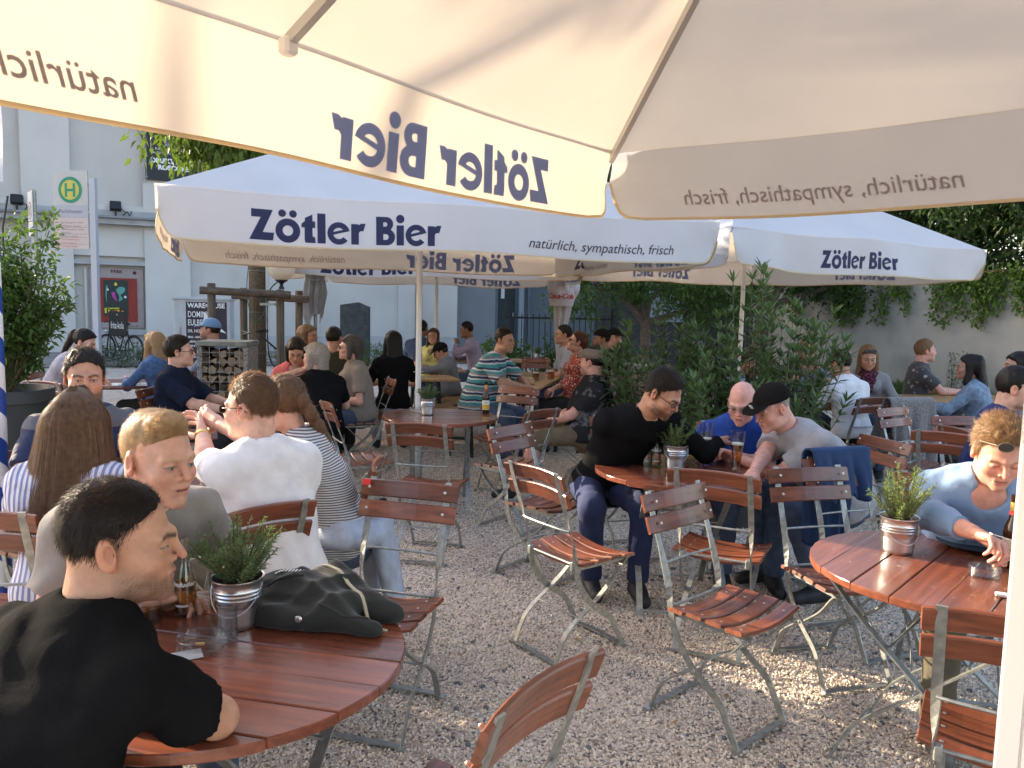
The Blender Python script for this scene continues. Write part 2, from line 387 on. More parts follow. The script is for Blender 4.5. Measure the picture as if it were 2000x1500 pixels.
        for ax in range(3):
            u, v = (ax + 1) % 3, (ax + 2) % 3
            A = [slice(None)] * 3; B = [slice(None)] * 3; A[ax] = slice(0, -1); B[ax] = slice(1, None)
            a, b = I[tuple(A)], I[tuple(B)]; e = np.array(np.nonzero(a != b)); ok = (e[u] > 0) & (e[v] > 0) & (e[u] < F.shape[u] - 1) & (e[v] < F.shape[v] - 1); e = e[:, ok]
            fl = a[e[0], e[1], e[2]]
            def cell(du, dv):
                q = e.copy(); q[u] += du; q[v] += dv; return idx[q[0], q[1], q[2]]
            q = np.stack([cell(-1, -1), cell(0, -1), cell(0, 0), cell(-1, 0)], 1); q[~fl] = q[~fl][:, ::-1]; Q.append(q)
        Q = np.concatenate(Q); return P, Q[(Q >= 0).all(1)]

def frame(yaw, pitch, roll=0):
    """Rotation for a head: +Y is the face; yaw to the left, pitch down, roll to the right (degrees)."""
    return np.array((Matrix.Rotation(R(yaw), 3, 'Z') @ Matrix.Rotation(R(-pitch), 3, 'X') @ Matrix.Rotation(R(roll), 3, 'Y')))
def smooth_noise(P, f, seed):
    r = np.random.default_rng(seed); g = 0
    for i in range(5):
        d = r.normal(size=3) * f * (1 + .35 * i); g = g + np.sin(P @ d + r.uniform(0, 6) + 1.2 * np.sin(P @ (r.normal(size=3) * f * .6)))
    return g / 3

SKIN = mat('skin', (.6, .36, .27), .48, attr='tint', sss=.25, bump=(420, .16), spec=.42, noise=(32, .13))
def cloth(name, c, **k):
    k.setdefault('noise', (14, .10)); k.setdefault('bump', (300, .25)); k.setdefault('drape', (6, .22)); return mat('cloth_' + name, c, .95, spec=.12 if max(c) > .03 else .03, sheen=.12 if max(c) > .05 else 0, **k)
HAIRC = {'black': (.016, .012, .010), 'dark': (.020, .012, .008), 'brown': (.085, .046, .024), 'long_brown': (.15, .085, .045), 'blond': (.28, .17, .075), 'dkblond': (.21, .13, .065), 'grey': (.33, .30, .27), 'greydark': (.09, .08, .075),
         'red': (.085, .022, .010), 'pale': (.36, .25, .13), 'fair': (.36, .25, .135)}
def hairmat(c):
    return mat('hair_' + c, HAIRC[c], .48, noise=(60, .35), spec=.4, thin=(.30, tuple(min(1, 2.4 * x + y) for x, y in zip(HAIRC[c], (.12, .065, .028)))))

def head_mesh(res, p):
    """Head and neck in head space (+Y face, origin between the ears). Returns V, Q, tint."""
    f = Field((-.105, -.135, -.20), (.105, .15, .15), res)
    w = p.get('wide', 1.)
    f.el((0, -.014, .036), (.074 * w, .095, .088), .03)
    f.el((0, .030, -.028), (.062 * w, .064, .088), .04)
    f.el((0, .042, -.078), (.052 * w, .050, .038), .03)
    f.el((0, .074, -.056), (.030, .0265, .028), .022)
    f.el((0, .088, -.102), (.021, .017, .017), .028)
    for s in (-1, 1):
        f.el((s * .043 * w, .066, -.030), (.022, .022, .020), .03)
        f.el((s * .044 * w, .018, -.078), (.016, .032, .020), .03)
        f.rc((s * .008, .094, .020), (s * .045, .078, .018), .0085, .008, .018)
    for s in (-1, 1): f.el((s * .0315, .106, .000), (.020, .020, .0125), .016, sub=True)
    nl = p.get('nose', 1.)
    f.rc((0, .0905, .016), (0, .097 + .0215 * nl, -.027), .0088, .0086, .014)
    for s in (-1, 1): f.el((s * .0115, .100, -.031), (.0075, .010, .007), .008)
    for s in (-1, 1): f.el((s * .0065, .110, -.040), (.0028, .004, .003), .003, sub=True)
    for s in (-1, 1): f.el((s * .0315, .0815, .000), (.0148, .0135, .0138), .004)
    if res < .005:
        for s in (-1, 1): f.el((s * .0315, .0985, -.0018), (.0116, .008, .0035), .002, sub=True)
    f.rc((-.020, .0965, -.058), (.020, .0965, -.058), .0062, .0062, .009, flat=((0, 0, 1), 1.2)); f.el((0, .1005, -.057), (.013, .008, .0055), .006)
    f.rc((-.016, .0955, -.070), (.016, .0955, -.070), .0072, .0072, .009)
    f.rc((-.024, .104, -.0640), (.024, .104, -.0640), .0030, .0030, .003, sub=True)
    if p.get('mouth', 0): f.el((0, .108, -.0650), (.017, .011, .0035), .003, sub=True)
    for s in (-1, 1):
        E = np.array(Matrix.Rotation(R(s * -22), 3, 'Z') @ Matrix.Rotation(R(14), 3, 'X'))
        f.el((s * .078 * w, -.010, -.006), (.0088, .0195, .0320), .006, E)
        f.el((s * .0885 * w, -.004, -.003), (.0105, .0105, .019), .003, E, sub=True)
        f.el((s * .077 * w, -.001, -.030), (.007, .010, .010), .006, E)
    f.rc((0, -.034, -.045), p['neck'], .054 * p.get('neckw', 1), .060 * p.get('neckw', 1), .03)
    f.rc((0, .018, -.088), tuple(np.array(p['neck']) + np.array((0, .020, .01))), .022, .035, .03)
    V, Q = f.nets()
    x, y, z = V.T; ax = np.abs(x); sk = np.array(p['skin'], np.float32)
    C = np.repeat(sk[None], len(V), 0)
    def blend(m, col): C[:] = C * (1 - m[:, None]) + np.array(col, np.float32) * m[:, None]
    g = lambda d, s: np.exp(-(d / s) ** 2)
    blend(.45 * g(np.hypot(ax - .045, z + .032), .022) * (y > .04), sk * (1.08, .78, .72))
    blend(.5 * g(np.hypot(np.hypot(ax, (y - .118)), z + .028), .016), sk * (1.08, .74, .68))
    blend(.5 * g(ax - .082, .012) * (np.abs(z) < .05) * (y < .03) * (y > -.04), sk * (1.1, .74, .66))
    st = p.get('stubble')
    hc = np.array(HAIRC[p.get('haircol', 'dark')], np.float32)
    nz = smooth_noise(V, 260, 3) * .5 + .5
    if st:
        m = np.clip((-.034 - z) / .034 + .6 * np.clip((.03 - y) / .03, 0, 1) - .9 * g(np.hypot(ax - .035, z + .045), .018), 0, 1) * np.clip((y + .005) / .035, 0, 1) * np.clip((z + .128) / .02, 0, 1)
        m = np.maximum(m, g(np.hypot(ax * .55, z + .048), .010) * (y > .085))
        blend(np.clip(m * st * (.55 + .6 * nz), 0, .95), hc * 1.6 + .004)
    lip = g(np.hypot((ax / .021) ** 2, (z + .0635) / .0105), .95) * (y > .085)
    blend(.7 * lip, p.get('lips', tuple(sk * (.86, .50, .48))))
    blend(.92 * g((z + .064) / .0032, 1) * (ax < .017) * (y > .082) * (.75 if not p.get('mouth') else 1), (.05, .015, .012))
    if p.get('mouth'): blend(.9 * g((z + .0610) / .0022, 1) * (ax < .0115) * (y > .084) * (y < .1), (.62, .57, .50))
    bz = .0215 + .25 * (ax - .03) * (ax < .036) - .30 * np.clip(ax - .038, 0, 1)
    blend(np.clip(p.get('brow', .85) * np.clip(1.35 * g((z - bz) / (.0050 - .035 * np.clip(ax - .03, 0, .03)), 1), 0, 1) * (ax > .009) * (ax < .050) * (y > .06), 0, 1), hc * 1.3 + .006)
    eye = ((ax - .0315) / .0135) ** 2 + ((z + .0018) / .0046) ** 2
    if p.get('closed'): blend((.75 * g((z + .003) / .0022, 1)) * (np.abs(ax - .0315) < .013) * (y > .08), (.03, .018, .014))
    else:
        blend((eye < 1.0) * (y > .075) * 1., (.36, .32, .29)); blend(((np.hypot(ax - .0315 - p.get('gaze', 0) * np.sign(x) * 0, z + .001) < .0056) & (y > .08)) * 1., p.get('iris', (.03, .018, .010)))
        blend(.85 * (g((eye - 1.25) / .45, 1)) * (y > .075) * (z > -.002), (.035, .02, .016))
    if p.get('scalp'): blend(p['scalp'] * np.clip((z - .03) / .03, 0, 1) * np.clip((.055 - y) / .03, 0, 1), hc * 2 + .02)
    C *= (1 + .05 * (nz[:, None] - .5))
    return V, Q, np.clip(C, 0, 1)

def hairline(y, z, lift=0., x=None):
    zz = np.array([-.15, -.075, -.030, -.018, .028, .050, .078, .095, .2]) + lift * np.array([0, 0, 0, 0, .4, 1, 1.2, 1.2, 1])
    yb = np.array([-.060, -.050, -.020, .016, .030, .052, .074, .30, .3])
    return (y - np.interp(z, zz, yb) + (.28 * np.clip(np.abs(x) - .034, 0, .05) * (z > .03) if x is not None else 0)) * .8

def hair_mesh(p, res):
    """Hair in head space. Style dictionary keys: style, top, side, back, rough, seed."""
    st = p['style']; top, side, back = p.get('top', .022), p.get('side', .010), p.get('back', .014); w = p.get('wide', 1.)
    lo, hi = (-.15, -.19, -.14), (.15, .14, .175)
    if st in ('long', 'drape'): lo = (-.20, -.24, -.50); hi = (.20, .16, .175)
    if st in ('pony', 'bob', 'tail'): lo = (-.16, -.27, -.30); hi = (.16, .14, .175)
    f = Field(lo, hi, res)
    f.el((0, -.014, .036), (.074 * w + side, .095 + back, .088 + top * .8), .01)
    if p.get('quiff'): f.el((p.get('part', .01), .040, .106), (.052, .040, .024 + top * .3), .03)
    X, Y, Z = f.ax[0][:, None, None], f.ax[1][None, :, None], f.ax[2][None, None, :]
    g = hairline(Y, Z, p.get('lift', .006), X if st in ('short', 'curly', 'ring') else None); f.F = np.maximum(f.F, np.broadcast_to(g, f.F.shape))
    nape = -.072 if st in ('short', 'curly', 'ring') else -.09
    f.F = np.maximum(f.F, np.broadcast_to((nape - Z) * .9, f.F.shape))
    if st == 'ring':
        f.F = np.maximum(f.F, np.broadcast_to(Z - .045 + .35 * np.clip(Y + .02, -.2, .2), f.F.shape))
    if st in ('short', 'curly', 'ring', 'pony', 'tail'):
        for s in (-1, 1): f.el((s * (.082 * w + side * .4), -.008, -.012), (.032, .026, .038), .006, sub=True)
    if st == 'bob':
        for s in (-1, 1): f.rc((s * .070, -.012, .03), (s * .074, .006, -.095), .034, .024, .03)
        f.rc((0, -.08, .02), (0, -.085, -.11), .070, .058, .04, flat=((0, 1, 0), 1.4))
        f.rc((-.05, .056, .074), (.05, .056, .066), .022, .022, .02)
    if st in ('long', 'drape'):
        ln = p.get('len', .34)
        for s in (-1, 1): f.rc((s * .068, -.014, .02), (s * (.085 + p.get('spread', 0)), .015, -ln * .75), .034, .030, .03)
        f.rc((0, -.085, .03), (0, -.125, -ln), .088, .085 + p.get('spread', 0), .04, flat=((0, 1, 0), 2.0))
        f.rc((-.045, .058, .080), (.045, .058, .080), .018, .018, .02)
    if st in ('pony', 'tail'):
        if st == 'pony': f.el((0, -.115, .055), (.034, .036, .034), .012); f.rc((0, -.125, .03), (0, -.155, -.17), .042, .022, .02)
        else: f.rc((0, -.10, -.02), (0, -.16, -.13), .040, .030, .03)
        f.rc((-.045, .055, .080), (.045, .055, .080), .014, .014, .02)
    if p.get('rough', 0): f.ripple(p['rough'], p.get('freq', 150), p.get('seed', 1))
    return f.nets()

def strands(V, Q, n, length, width, comb, lift, seed, curl=0., seg=3, clump=.0):
    """Fine hair ribbons rooted on a hair surface and combed along it; returns vertices and quads."""
    r = np.random.default_rng(seed); T = V[Q]; e1, e2 = T[:, 2] - T[:, 0], T[:, 3] - T[:, 1]; N = np.cross(e1, e2); A = np.linalg.norm(N, axis=1); N /= np.maximum(A, 1e-9)[:, None]
    i = r.choice(len(Q), n, p=A / A.sum()); u, v = r.random(n)[:, None], r.random(n)[:, None]
    P = (T[i, 0] * (1 - u) + T[i, 1] * u) * (1 - v) + (T[i, 3] * (1 - u) + T[i, 2] * u) * v; nn = N[i]
    c = comb(P) if callable(comb) else np.repeat(np.array(comb, np.float32)[None], n, 0)
    c = c + r.normal(size=(n, 3)) * .28; c -= nn * (c * nn).sum(1)[:, None]; c /= np.maximum(np.linalg.norm(c, axis=1), 1e-6)[:, None]
    L = length * r.uniform(.55, 1.25, n)[:, None]; lf = lift * r.uniform(.3, 1.5, n)[:, None]
    side = np.cross(c, nn); rows = []; ph = r.uniform(0, 6.28, n)[:, None]
    for k in range(seg + 1):
        t = k / seg; q = P - nn * .003 + c * L * t + nn * L * lf * (t - .55 * t * t)
        if curl: q = q + curl * t * (np.sin(ph + 7 * t) * side + np.cos(ph + 7 * t) * nn)
        wv = width * (1 - .8 * t); rows += [q - side * wv, q + side * wv]
    A = np.stack(rows, 1).reshape(-1, 3); m = 2 * (seg + 1); b = np.arange(n)[:, None] * m
    F = np.concatenate([np.concatenate([b + 2 * k, b + 2 * k + 1, b + 2 * k + 3, b + 2 * k + 2], 1) for k in range(seg)])
    return A, F

def hand_mesh(res, curl=(.5, .5, .5, .5), thumb=.3, spread=.06, skin=(.5, .3, .2)):
    """Right hand, palm towards -Z, fingers along +Y, thumb on -X; wrist at the origin."""
    f = Field((-.095, -.085, -.10), (.075, .21, .06), res)
    f.rc((-.006, -.04, 0), (0, .012, 0), .0285, .027, .02, flat=((0, 0, 1), 1.35))
    for x, y1 in ((-.028, .088), (-.009, .092), (.011, .088), (.028, .080)): f.rc((x * .55, .012, 0), (x, y1, 0), .015, .0115, .014)
    f.el((-.020, .036, -.010), (.020, .034, .016), .012)
    for q, (x, y0, ls) in enumerate(((-.029, .090, (.042, .025, .021)), (-.009, .096, (.047, .029, .023)), (.012, .091, (.043, .027, .022)), (.030, .081, (.034, .020, .019)))):
        c = curl[q]; a = .12 + c * 1.0; p = np.array((x, y0, 0.)); sp = (q - 1.4) * spread; rr = .0098 if q < 3 else .0085
        for b, l in enumerate(ls):
            e = p + l * np.array((sin(sp) * cos(a), cos(sp) * cos(a), -sin(a))); f.rc(p, e, rr - .0008 * b, rr - .0008 * (b + 1), .004); p = e; a += c * (1.25 if b == 0 else .9)
    t = thumb; p = np.array((-.022, .020, -.006)); d = np.array((-.72 + .5 * t, .62, -.30 - .5 * t))
    for b, l in enumerate((.042, .034, .028)):
        d /= np.linalg.norm(d); e = p + d * l; f.rc(p, e, .0145 - .0018 * b, .0130 - .0018 * b, .008); p = e; d = d + np.array((.42 * t + .1, .25, -.12))
    V, Q = f.nets(); C = np.repeat(np.array(skin, np.float32)[None], len(V), 0)
    tip = np.clip((V[:, 1] - .10) / .08, 0, 1)[:, None] * .35; C = C * (1 - tip) + C * np.array((1.08, .80, .74), np.float32) * tip
    return V, Q, C

def ik(a, t, l1, l2, hint):
    d = t - a; L = np.linalg.norm(d); L2 = min(L, (l1 + l2) * .998); d = d / L; x = (l1 * l1 - l2 * l2 + L2 * L2) / (2 * L2); h = math.sqrt(max(l1 * l1 - x * x, 1e-6))
    hint = np.array(hint, float); hint -= d * hint.dot(d); hint /= np.linalg.norm(hint); return a + d * x + hint * h, a + d * L2

PEOPLE = {}
SKT = {'fair': (.62, .36, .27), 'tan': (.46, .24, .155), 'brown': (.30, .15, .09), 'pink': (.66, .34, .26), 'olive': (.50, .28, .185)}
def person(key, label, head, face, lean=10, look=0, pitch=0, roll=0, side=0., S=1., tier=1, skin='fair', hair=None, hcol='dark', shirt='none', sleeve=.55,
           trouser='jeans', hands=None, elbows=None, legs=None, female=False, child=False, stubble=0., wide=1., extra=(), neckline=0., seat=.47, fat=0., folds=.004, curl=None,
           hp=None, elw=None, hw=None, short=False, shoe=None, handrot=None, twist=0., strand=0, group=None):
    """A seated person. head = head centre in the world, face = direction the body faces (degrees from +X)."""
    h = {0: .0075, 1: .010, 2: .015}[tier]; hh = {0: .0030, 1: .0050, 2: .0080}[tier]; hd = {0: .0033, 1: .0045, 2: .0070}[tier]
    sk = SKT[skin]; yaw = face - 90; la = R(lean); tw = .93 if female else 1.
    A = np.array
    hip = A((0, 0, seat + .085))
    Rh = frame(look, pitch, roll)
    # spine: pelvis, waist, chest, neck base, then the head; the trunk stretches a little so that the head ends at its height
    d1 = A((side * .5, sin(la * .75), cos(la * .75))); d2 = A((side, sin(la * 1.1), cos(la * 1.1))); d1 /= np.linalg.norm(d1); d2 /= np.linalg.norm(d2)
    dn = A((side * .6, sin(la * .75 + R(14)), cos(la * .75 + R(14))))
    off = d1 * .25 * S + d2 * .255 * S + dn * .085 * S
    up = Rh @ A((0, .012, .085)) * (1 if not child else .95)
    tr = np.clip((head[2] - hip[2] - up[2]) / off[2], .74, 1.18)
    waist = hip + d1 * .25 * S * tr; nb = waist + d2 * .255 * S * tr; hc = nb + dn * .085 * S * tr + up
    chest = waist + d2 * .13 * S * tr
    fw = A((0, cos(la), -sin(la)))
    sx = A((cos(R(twist)), sin(R(twist)), 0)); bk = np.cross(d2, sx)
    sw = (.158 if female else .180) * S * (1 + fat * .15)
    sh = [nb - d2 * .075 * S + s * sx * sw + bk * -.012 for s in (-1, 1)]
    ua, fa = .285 * S, .250 * S
    hands = hands or [(-.14, .36, .74), (.14, .36, .74)]; elbows = elbows or [(-1, -.6, -.6), (1, -.6, -.6)]
    hs = (1. if not child else .93) * (.965 if female else 1.)
    # world placement
    Rz = Matrix.Rotation(R(yaw), 3, 'Z'); loc = Vector(head) - Rz @ Vector(hc); loc.z = head[2] - hc[2]
    loc.z = max(-.06, min(.08, loc.z)); tolocal = lambda p: A(Rz.inverted() @ (Vector(p) - loc))
    el, wr = [], []
    for s in (0, 1):
        hnd = tolocal(hw[s]) if hw and hw[s] else A(hands[s], float)
        e, w_ = ik(sh[s], hnd, ua, fa, elbows[s])
        if elw and elw[s]: e = tolocal(elw[s]); w_ = e + (hnd - e) / np.linalg.norm(hnd - e) * fa
        el.append(e); wr.append(w_)
    legs = legs or [((-.15, .42, .50), (-.15, .40, .08)), ((.15, .42, .50), (.15, .40, .08))]
    hj = [hip + A((s * .085 * S, .02, 0)) for s in (-1, 1)]
    kn = [A(l[0], float) for l in legs]; an = [A(l[1], float) for l in legs]
    if child: kn = [k * A((.85, .8, 1)) for k in kn]
    root = thing('person', label, 'person', loc, R(yaw), group)
    PEOPLE[key] = root
    # ---- body
    pts = [hip, waist, nb] + sh + el + wr + kn + an; pad = .17
    lo = np.min(pts, 0) - pad; hi = np.max(pts, 0) + pad; lo[2] = max(lo[2], .0)
    f = Field(lo, hi, h if tier == 0 else h * 1.1)
    def torso(f, g=0., hg=0.):
        F = fat
        f.rc(waist + d2 * .02 + bk * .0, chest + d2 * .045, .112 * tw + g + F * .05, .128 * tw + g, .05, flat=(bk, 1.28 - .22 * F))
        for s in (-1, 1): f.rc(waist + s * sx * .045, chest + d2 * .03 + s * sx * .062 * tw, .095 * tw + g + F * .04, .100 * tw + g, .05, flat=(bk, 1.15))
        f.rc(hip + A((0, .01, .02)), waist, .140 * tw + g + F * .05, .112 * tw + g + F * .06, .05, flat=(bk, 1.18 - .3 * F))
        if F: f.el(waist + fw * .05 - d1 * .05, (.13 + g, .12 + g, .13), .06)
        for s in (-1, 1): f.rc(hip + A((s * .06, -.01, .0)), hip + A((s * .075, .06, -.005)), .105 + g + hg, .095 + g + hg, .05)
        for s, q in ((-1, 0), (1, 1)):
            f.rc(nb - d2 * .006, sh[q], .052 + g * .4, .052 * tw + g * .8, .05); f.el(sh[q], (.056 * tw + g * .8,) * 3, .03)
            f.rc(nb - d2 * .07 + s * sx * .05 - bk * .03, sh[q] - d2 * .08 * S - s * sx * .02 - bk * .02, .07 + g * .5, .055 + g * .5, .05)
        if female:
            for s in (-1, 1): f.el(chest + s * sx * .068 + fw * .095 + d2 * .0, (.058 + g, .055 + g, .058 + g), .035)
    torso(f)
    aw = (.82 if female else 1.) * (1 + fat * .1) * (S if child else 1)
    for q in (0, 1):
        f.rc(sh[q], el[q], .050 * aw, .041 * aw, .025); m = el[q] + (wr[q] - el[q]) * .28
        f.rc(el[q], m, .041 * aw, .043 * aw, .015); f.rc(m, wr[q], .043 * aw, .0275 * aw, .015, flat=None)
        f.rc(hj[q], kn[q], .086 * S, .058 * S, .04); c = kn[q] + (an[q] - kn[q]) * .3 + A((0, -.015, 0)); f.rc(kn[q], c, .058 * S, .058 * S, .03); f.rc(c, an[q], .056 * S, .038 * S, .03)
        f.rc(an[q] + A((0, -.03, -.03)), an[q] + A((0, .13, -.045)), .034, .030, .03)
    nbk = Rh @ A((0, -.03, -.045)) * hs + hc
    f.rc(nb, nbk, .060 * (.86 if female else 1) * S, .052 * (.86 if female else 1), .03)
    nd = hc - nb; nd /= np.linalg.norm(nd); cutp = nb + nd * .035
    X_, Y_, Z_ = [a_ - b_ for a_, b_ in zip((f.ax[0][:, None, None], f.ax[1][None, :, None], f.ax[2][None, None, :]), cutp)]; c_ = nd * .075
    f.F = np.maximum(f.F, np.minimum(X_ * nd[0] + Y_ * nd[1] + Z_ * nd[2], .105 - np.sqrt((X_ - c_[0]) ** 2 + (Y_ - c_[1]) ** 2 + (Z_ - c_[2]) ** 2)))
    V, Q = f.nets(); VV = [V]; QQ = [Q]; CC = [np.repeat(A(sk, np.float32)[None], len(V), 0)]
    # ---- head
    neck = Rh.T @ ((nb - hc) / hs); neck = neck * .93
    hpp = dict(skin=sk, neck=tuple(neck), stubble=stubble, haircol=hcol, wide=wide, neckw=.84 if female else 1.)
    hpp.update(hp or {})
    if female: hpp.setdefault('lips', tuple(A(sk) * (.95, .42, .42)))
    Vh, Qh, Ch = head_mesh(hh, hpp); Vh = (Vh * hs) @ Rh.T + hc; k = ((Vh - (cutp - nd * .012)) @ nd) > 0
    keep = k[Qh].all(1); n0 = sum(len(v) for v in VV); VV.append(Vh); QQ.append(Qh[keep] + n0); CC.append(Ch)
    # ---- hands
    for q in (0, 1):
        cu = (curl[q] if curl else (.45, .5, .55, .6)); cu = cu if isinstance(cu, tuple) else (cu,) * 4
        Vn, Qn, Cn = hand_mesh(hd, cu, .35, .07, sk); 
        if q == 0: Vn = Vn * A((-1, 1, 1)); Qn = Qn[:, ::-1]
        y = wr[q] - el[q]; y /= np.linalg.norm(y)
        hv = (handrot[q] if handrot else None)
        if hv is not None and len(hv) == 6: y2 = A(hv[3:], float); y = y2 / np.linalg.norm(y2)
        z = A(hv[:3] if hv is not None else (0, -.3, 1.), float); z -= y * z.dot(y); z /= np.linalg.norm(z); x = np.cross(y, z)
        sc = (.92 if female else 1.) * (.8 if child else 1.)
        Vn = (Vn * sc) @ np.stack([x, y, z]) + wr[q] + y * .018
        n0 = sum(len(v) for v in VV); VV.append(Vn); QQ.append(Qn + n0); CC.append(Cn)
    V = np.concatenate(VV); Q = np.concatenate(QQ); C = np.concatenate(CC)
    me = npmesh('body', V, Q); a = me.color_attributes.new('tint', 'FLOAT_COLOR', 'POINT')
    C4 = np.ones((len(me.vertices), 4), np.float32); C4[:, :3] = C[:len(me.vertices)]; a.data.foreach_set('color', C4.ravel())
    put('body', me, root, SKIN)
    HM = lambda V: (V * hs) @ Rh.T + hc
    # ---- shirt
    if shirt != 'none':
        g = .012; fs = Field(lo - .01, hi + .01, h * 1.05)
        torso(fs, g, .012)
        hem = hip - d1 * .055; fs.plane(hem, -d1)
        for q in (0, 1):
            if sleeve <= 0: continue
            d = el[q] - sh[q]; L = np.linalg.norm(d); d /= L
            if sleeve < 1:
                e = sh[q] + d * L * sleeve; lo_ = .010 if tier == 0 else .012
                fs.rc(sh[q], sh[q] + d * L, .055 * aw + g, .050 * aw + g + lo_, .03, cut=(e, d))
            else:
                t = sleeve - 1; fs.rc(sh[q], el[q], .053 * aw + g, .046 * aw + g, .03); w_ = el[q] + (wr[q] - el[q]) * t; dd = (wr[q] - el[q]) / np.linalg.norm(wr[q] - el[q])
                fs.rc(el[q], wr[q], .046 * aw + g, .034 * aw + g, .02, cut=(w_, dd))
        fs.rc(nb - nd * .03, nb + nd * .2, .066 if not female else .060, .062, .006, sub=True)
        if neckline: fs.el(nb + fw * .085 - d2 * (.0 + neckline * .4), (.05 + neckline * .3, .06, .04 + neckline), .01, sub=True)
        for s_ in (-1, 1): fs.rc(hip + d1 * .02 + s_ * sx * .03, waist + d2 * .05 + s_ * sx * .04, .135 * tw + fat * .06, .125 * tw + fat * .06, .05, flat=(bk, 1.12 - .2 * fat), cut=(hem, -d1))
        fs.ripple(folds * (1.2 if tier == 0 else 1), 34, sum(map(ord, key)))
        Vs, Qs = fs.nets(); m = shirt if not isinstance(shirt, str) else MATS[shirt]
        put('shirt', npmesh('shirt', Vs, Qs), root, m)
    # ---- trousers
    if trouser:
        ft = Field(lo - .01, hi + .01, h * 1.15 if tier else h * 1.4)
        ft.rc(hip + A((0, .0, -.01)), hip + d1 * .2, .148 * tw + fat * .04, .13 * tw + fat * .05, .04, flat=(bk, 1.12 - .2 * fat), cut=(hip + d1 * .09, d1))
        for s in (-1, 1): ft.rc(hip + A((s * .065, -.015, .0)), hip + A((s * .075, .06, -.005)), .112, .10, .05)
        for q in (0, 1):
            ft.rc(hj[q], kn[q], .098 * S, .072 * S, .04)
            if not short:
                d = an[q] - kn[q]; ft.rc(kn[q], an[q], .072 * S, .058 * S, .04, cut=(an[q] - d * .04, d / np.linalg.norm(d)))
            else: ft.rc(kn[q], kn[q] + (an[q] - kn[q]) * .22, .074, .078, .03, cut=(kn[q] + (an[q] - kn[q]) * .18, (an[q] - kn[q]) / np.linalg.norm(an[q] - kn[q])))
        ft.ripple(.004, 36, sum(map(ord, key)) + 1)
        Vs, Qs = ft.nets(); put('trousers', npmesh('trousers', Vs, Qs), root, MATS[trouser])
    for q in (0, 1):
        fo = Field(an[q] + A((-.08, -.10, -.10)), an[q] + A((.08, .24, .06)), .009 if tier < 2 else .014)
        fo.rc(an[q] + A((0, -.035, -.035)), an[q] + A((0, .15, -.045)), .044, .036, .03, flat=((0, 0, 1), .95)); fo.rc(an[q], an[q] + A((0, .06, -.03)), .046, .040, .03); fo.plane(an[q] + A((0, 0, -.078)), (0, 0, -1)); fo.plane(an[q] + A((0, 0, .035)), (0, 0, 1))
        Vs, Qs = fo.nets()
        if len(Qs): put('shoe', npmesh('shoe', Vs, Qs), root, MATS[shoe or 'shoe_black'])
    # ---- hair
    if hair:
        hpz = dict(hair); hpz.setdefault('wide', wide)
        Vz, Qz = hair_mesh(hpz, {0: .0055, 1: .0075, 2: .011}[tier])
        ns = strand
        if ns:
            sty = hpz['style']
            comb = hpz.get('comb') or (lambda P: np.stack([P[:, 0] * 4, -.55 - P[:, 1] * 3 * 0, -.25 - 1.2 * (P[:, 2] < .06)], 1))
            Sv, Sq = strands(Vz, Qz, ns, hpz.get('slen', .022), hpz.get('swid', .0007 if tier == 0 else .0012), comb, hpz.get('slift', .5), 5, hpz.get('curl', 0))
            Qz = np.concatenate([Qz, Sq + len(Vz)]); Vz = np.concatenate([Vz, Sv])
        put('hair', npmesh('hair', HM(Vz), Qz), root, hairmat(hcol))
    Hm = Matrix.Translation(Vector(hc)) @ Matrix(Rh.tolist()).to_4x4() @ Matrix.Scale(hs, 4)
    if tier == 0 and not hpp.get('closed'):
        for s in (-1, 1):
            b = MB(); b.ball((s * .0315, .0815, -.001), .0128, 14, Hm); put('eye', b.mesh('eye', True, False), root, mat('eye_white', (.40, .36, .33), .15))
            b = MB(); b.ball((s * .0315 + hpp.get('gaze', 0), .0905, -.001), (.0058, .0042, .0058), 12, Hm); put('iris', b.mesh('iris', True, False), root, mat('iris_' + hpp.get('irisname', 'dark'), hpp.get('iris', (.03, .018, .01)), .1))
    for e in extra: e(root, Hm, dict(hc=hc, sh=sh, el=el, wr=wr, hip=hip, waist=waist, nb=nb, chest=chest, d2=d2, fw=fw, kn=kn, lo=lo, hi=hi, h=h))
    return root

# ---- things worn on the head
def glasses(m='frame_black', lens=None, at=(0, 0, 0), tilt=0.):
    def go(root, Hm, j):
        M = Hm @ Matrix.Translation(at) @ Matrix.Rotation(R(tilt), 4, 'X'); b = MB()
        for s in (-1, 1):
            ring = [(s * .033 + .023 * cos(a) * (1 + .12 * abs(cos(a))), .105 - .10 * abs(s * .033 + .023 * cos(a)) ** 1.6, .000 + .0165 * sin(a)) for a in np.linspace(0, 2 * pi, 18)[:-1]]
            b.tube(ring, .0017, 6, True, M); b.tube([(s * .057, .092, .004), (s * .076, .05, .006), (s * .082, -.01, .004), (s * .081, -.03, -.014)], .0019, 6, M=M)
        b.tube([(-.011, .108, .004), (0, .111, .007), (.011, .108, .004)], .0017, 6, M=M)
        g = b.build('glasses', MATS[m], root, True)
        for s in (-1, 1):
            l = MB(); n = 16; vs = [(s * .033 + .0225 * cos(a) * (1 + .12 * abs(cos(a))), .1045 - .10 * abs(s * .033 + .0225 * cos(a)) ** 1.6, .016 * sin(a)) for a in np.linspace(0, 2 * pi, n + 1)[:-1]]
            l.add(vs + [(v[0], v[1] - .0018, v[2]) for v in vs], [tuple(range(n)), tuple(range(2 * n - 1, n - 1, -1))] + [(i, (i + 1) % n, n + (i + 1) % n, n + i) for i in range(n)], M)
            l.build('lens', MATS['lens_dark' if lens else 'lens_clear'], g)
    return go
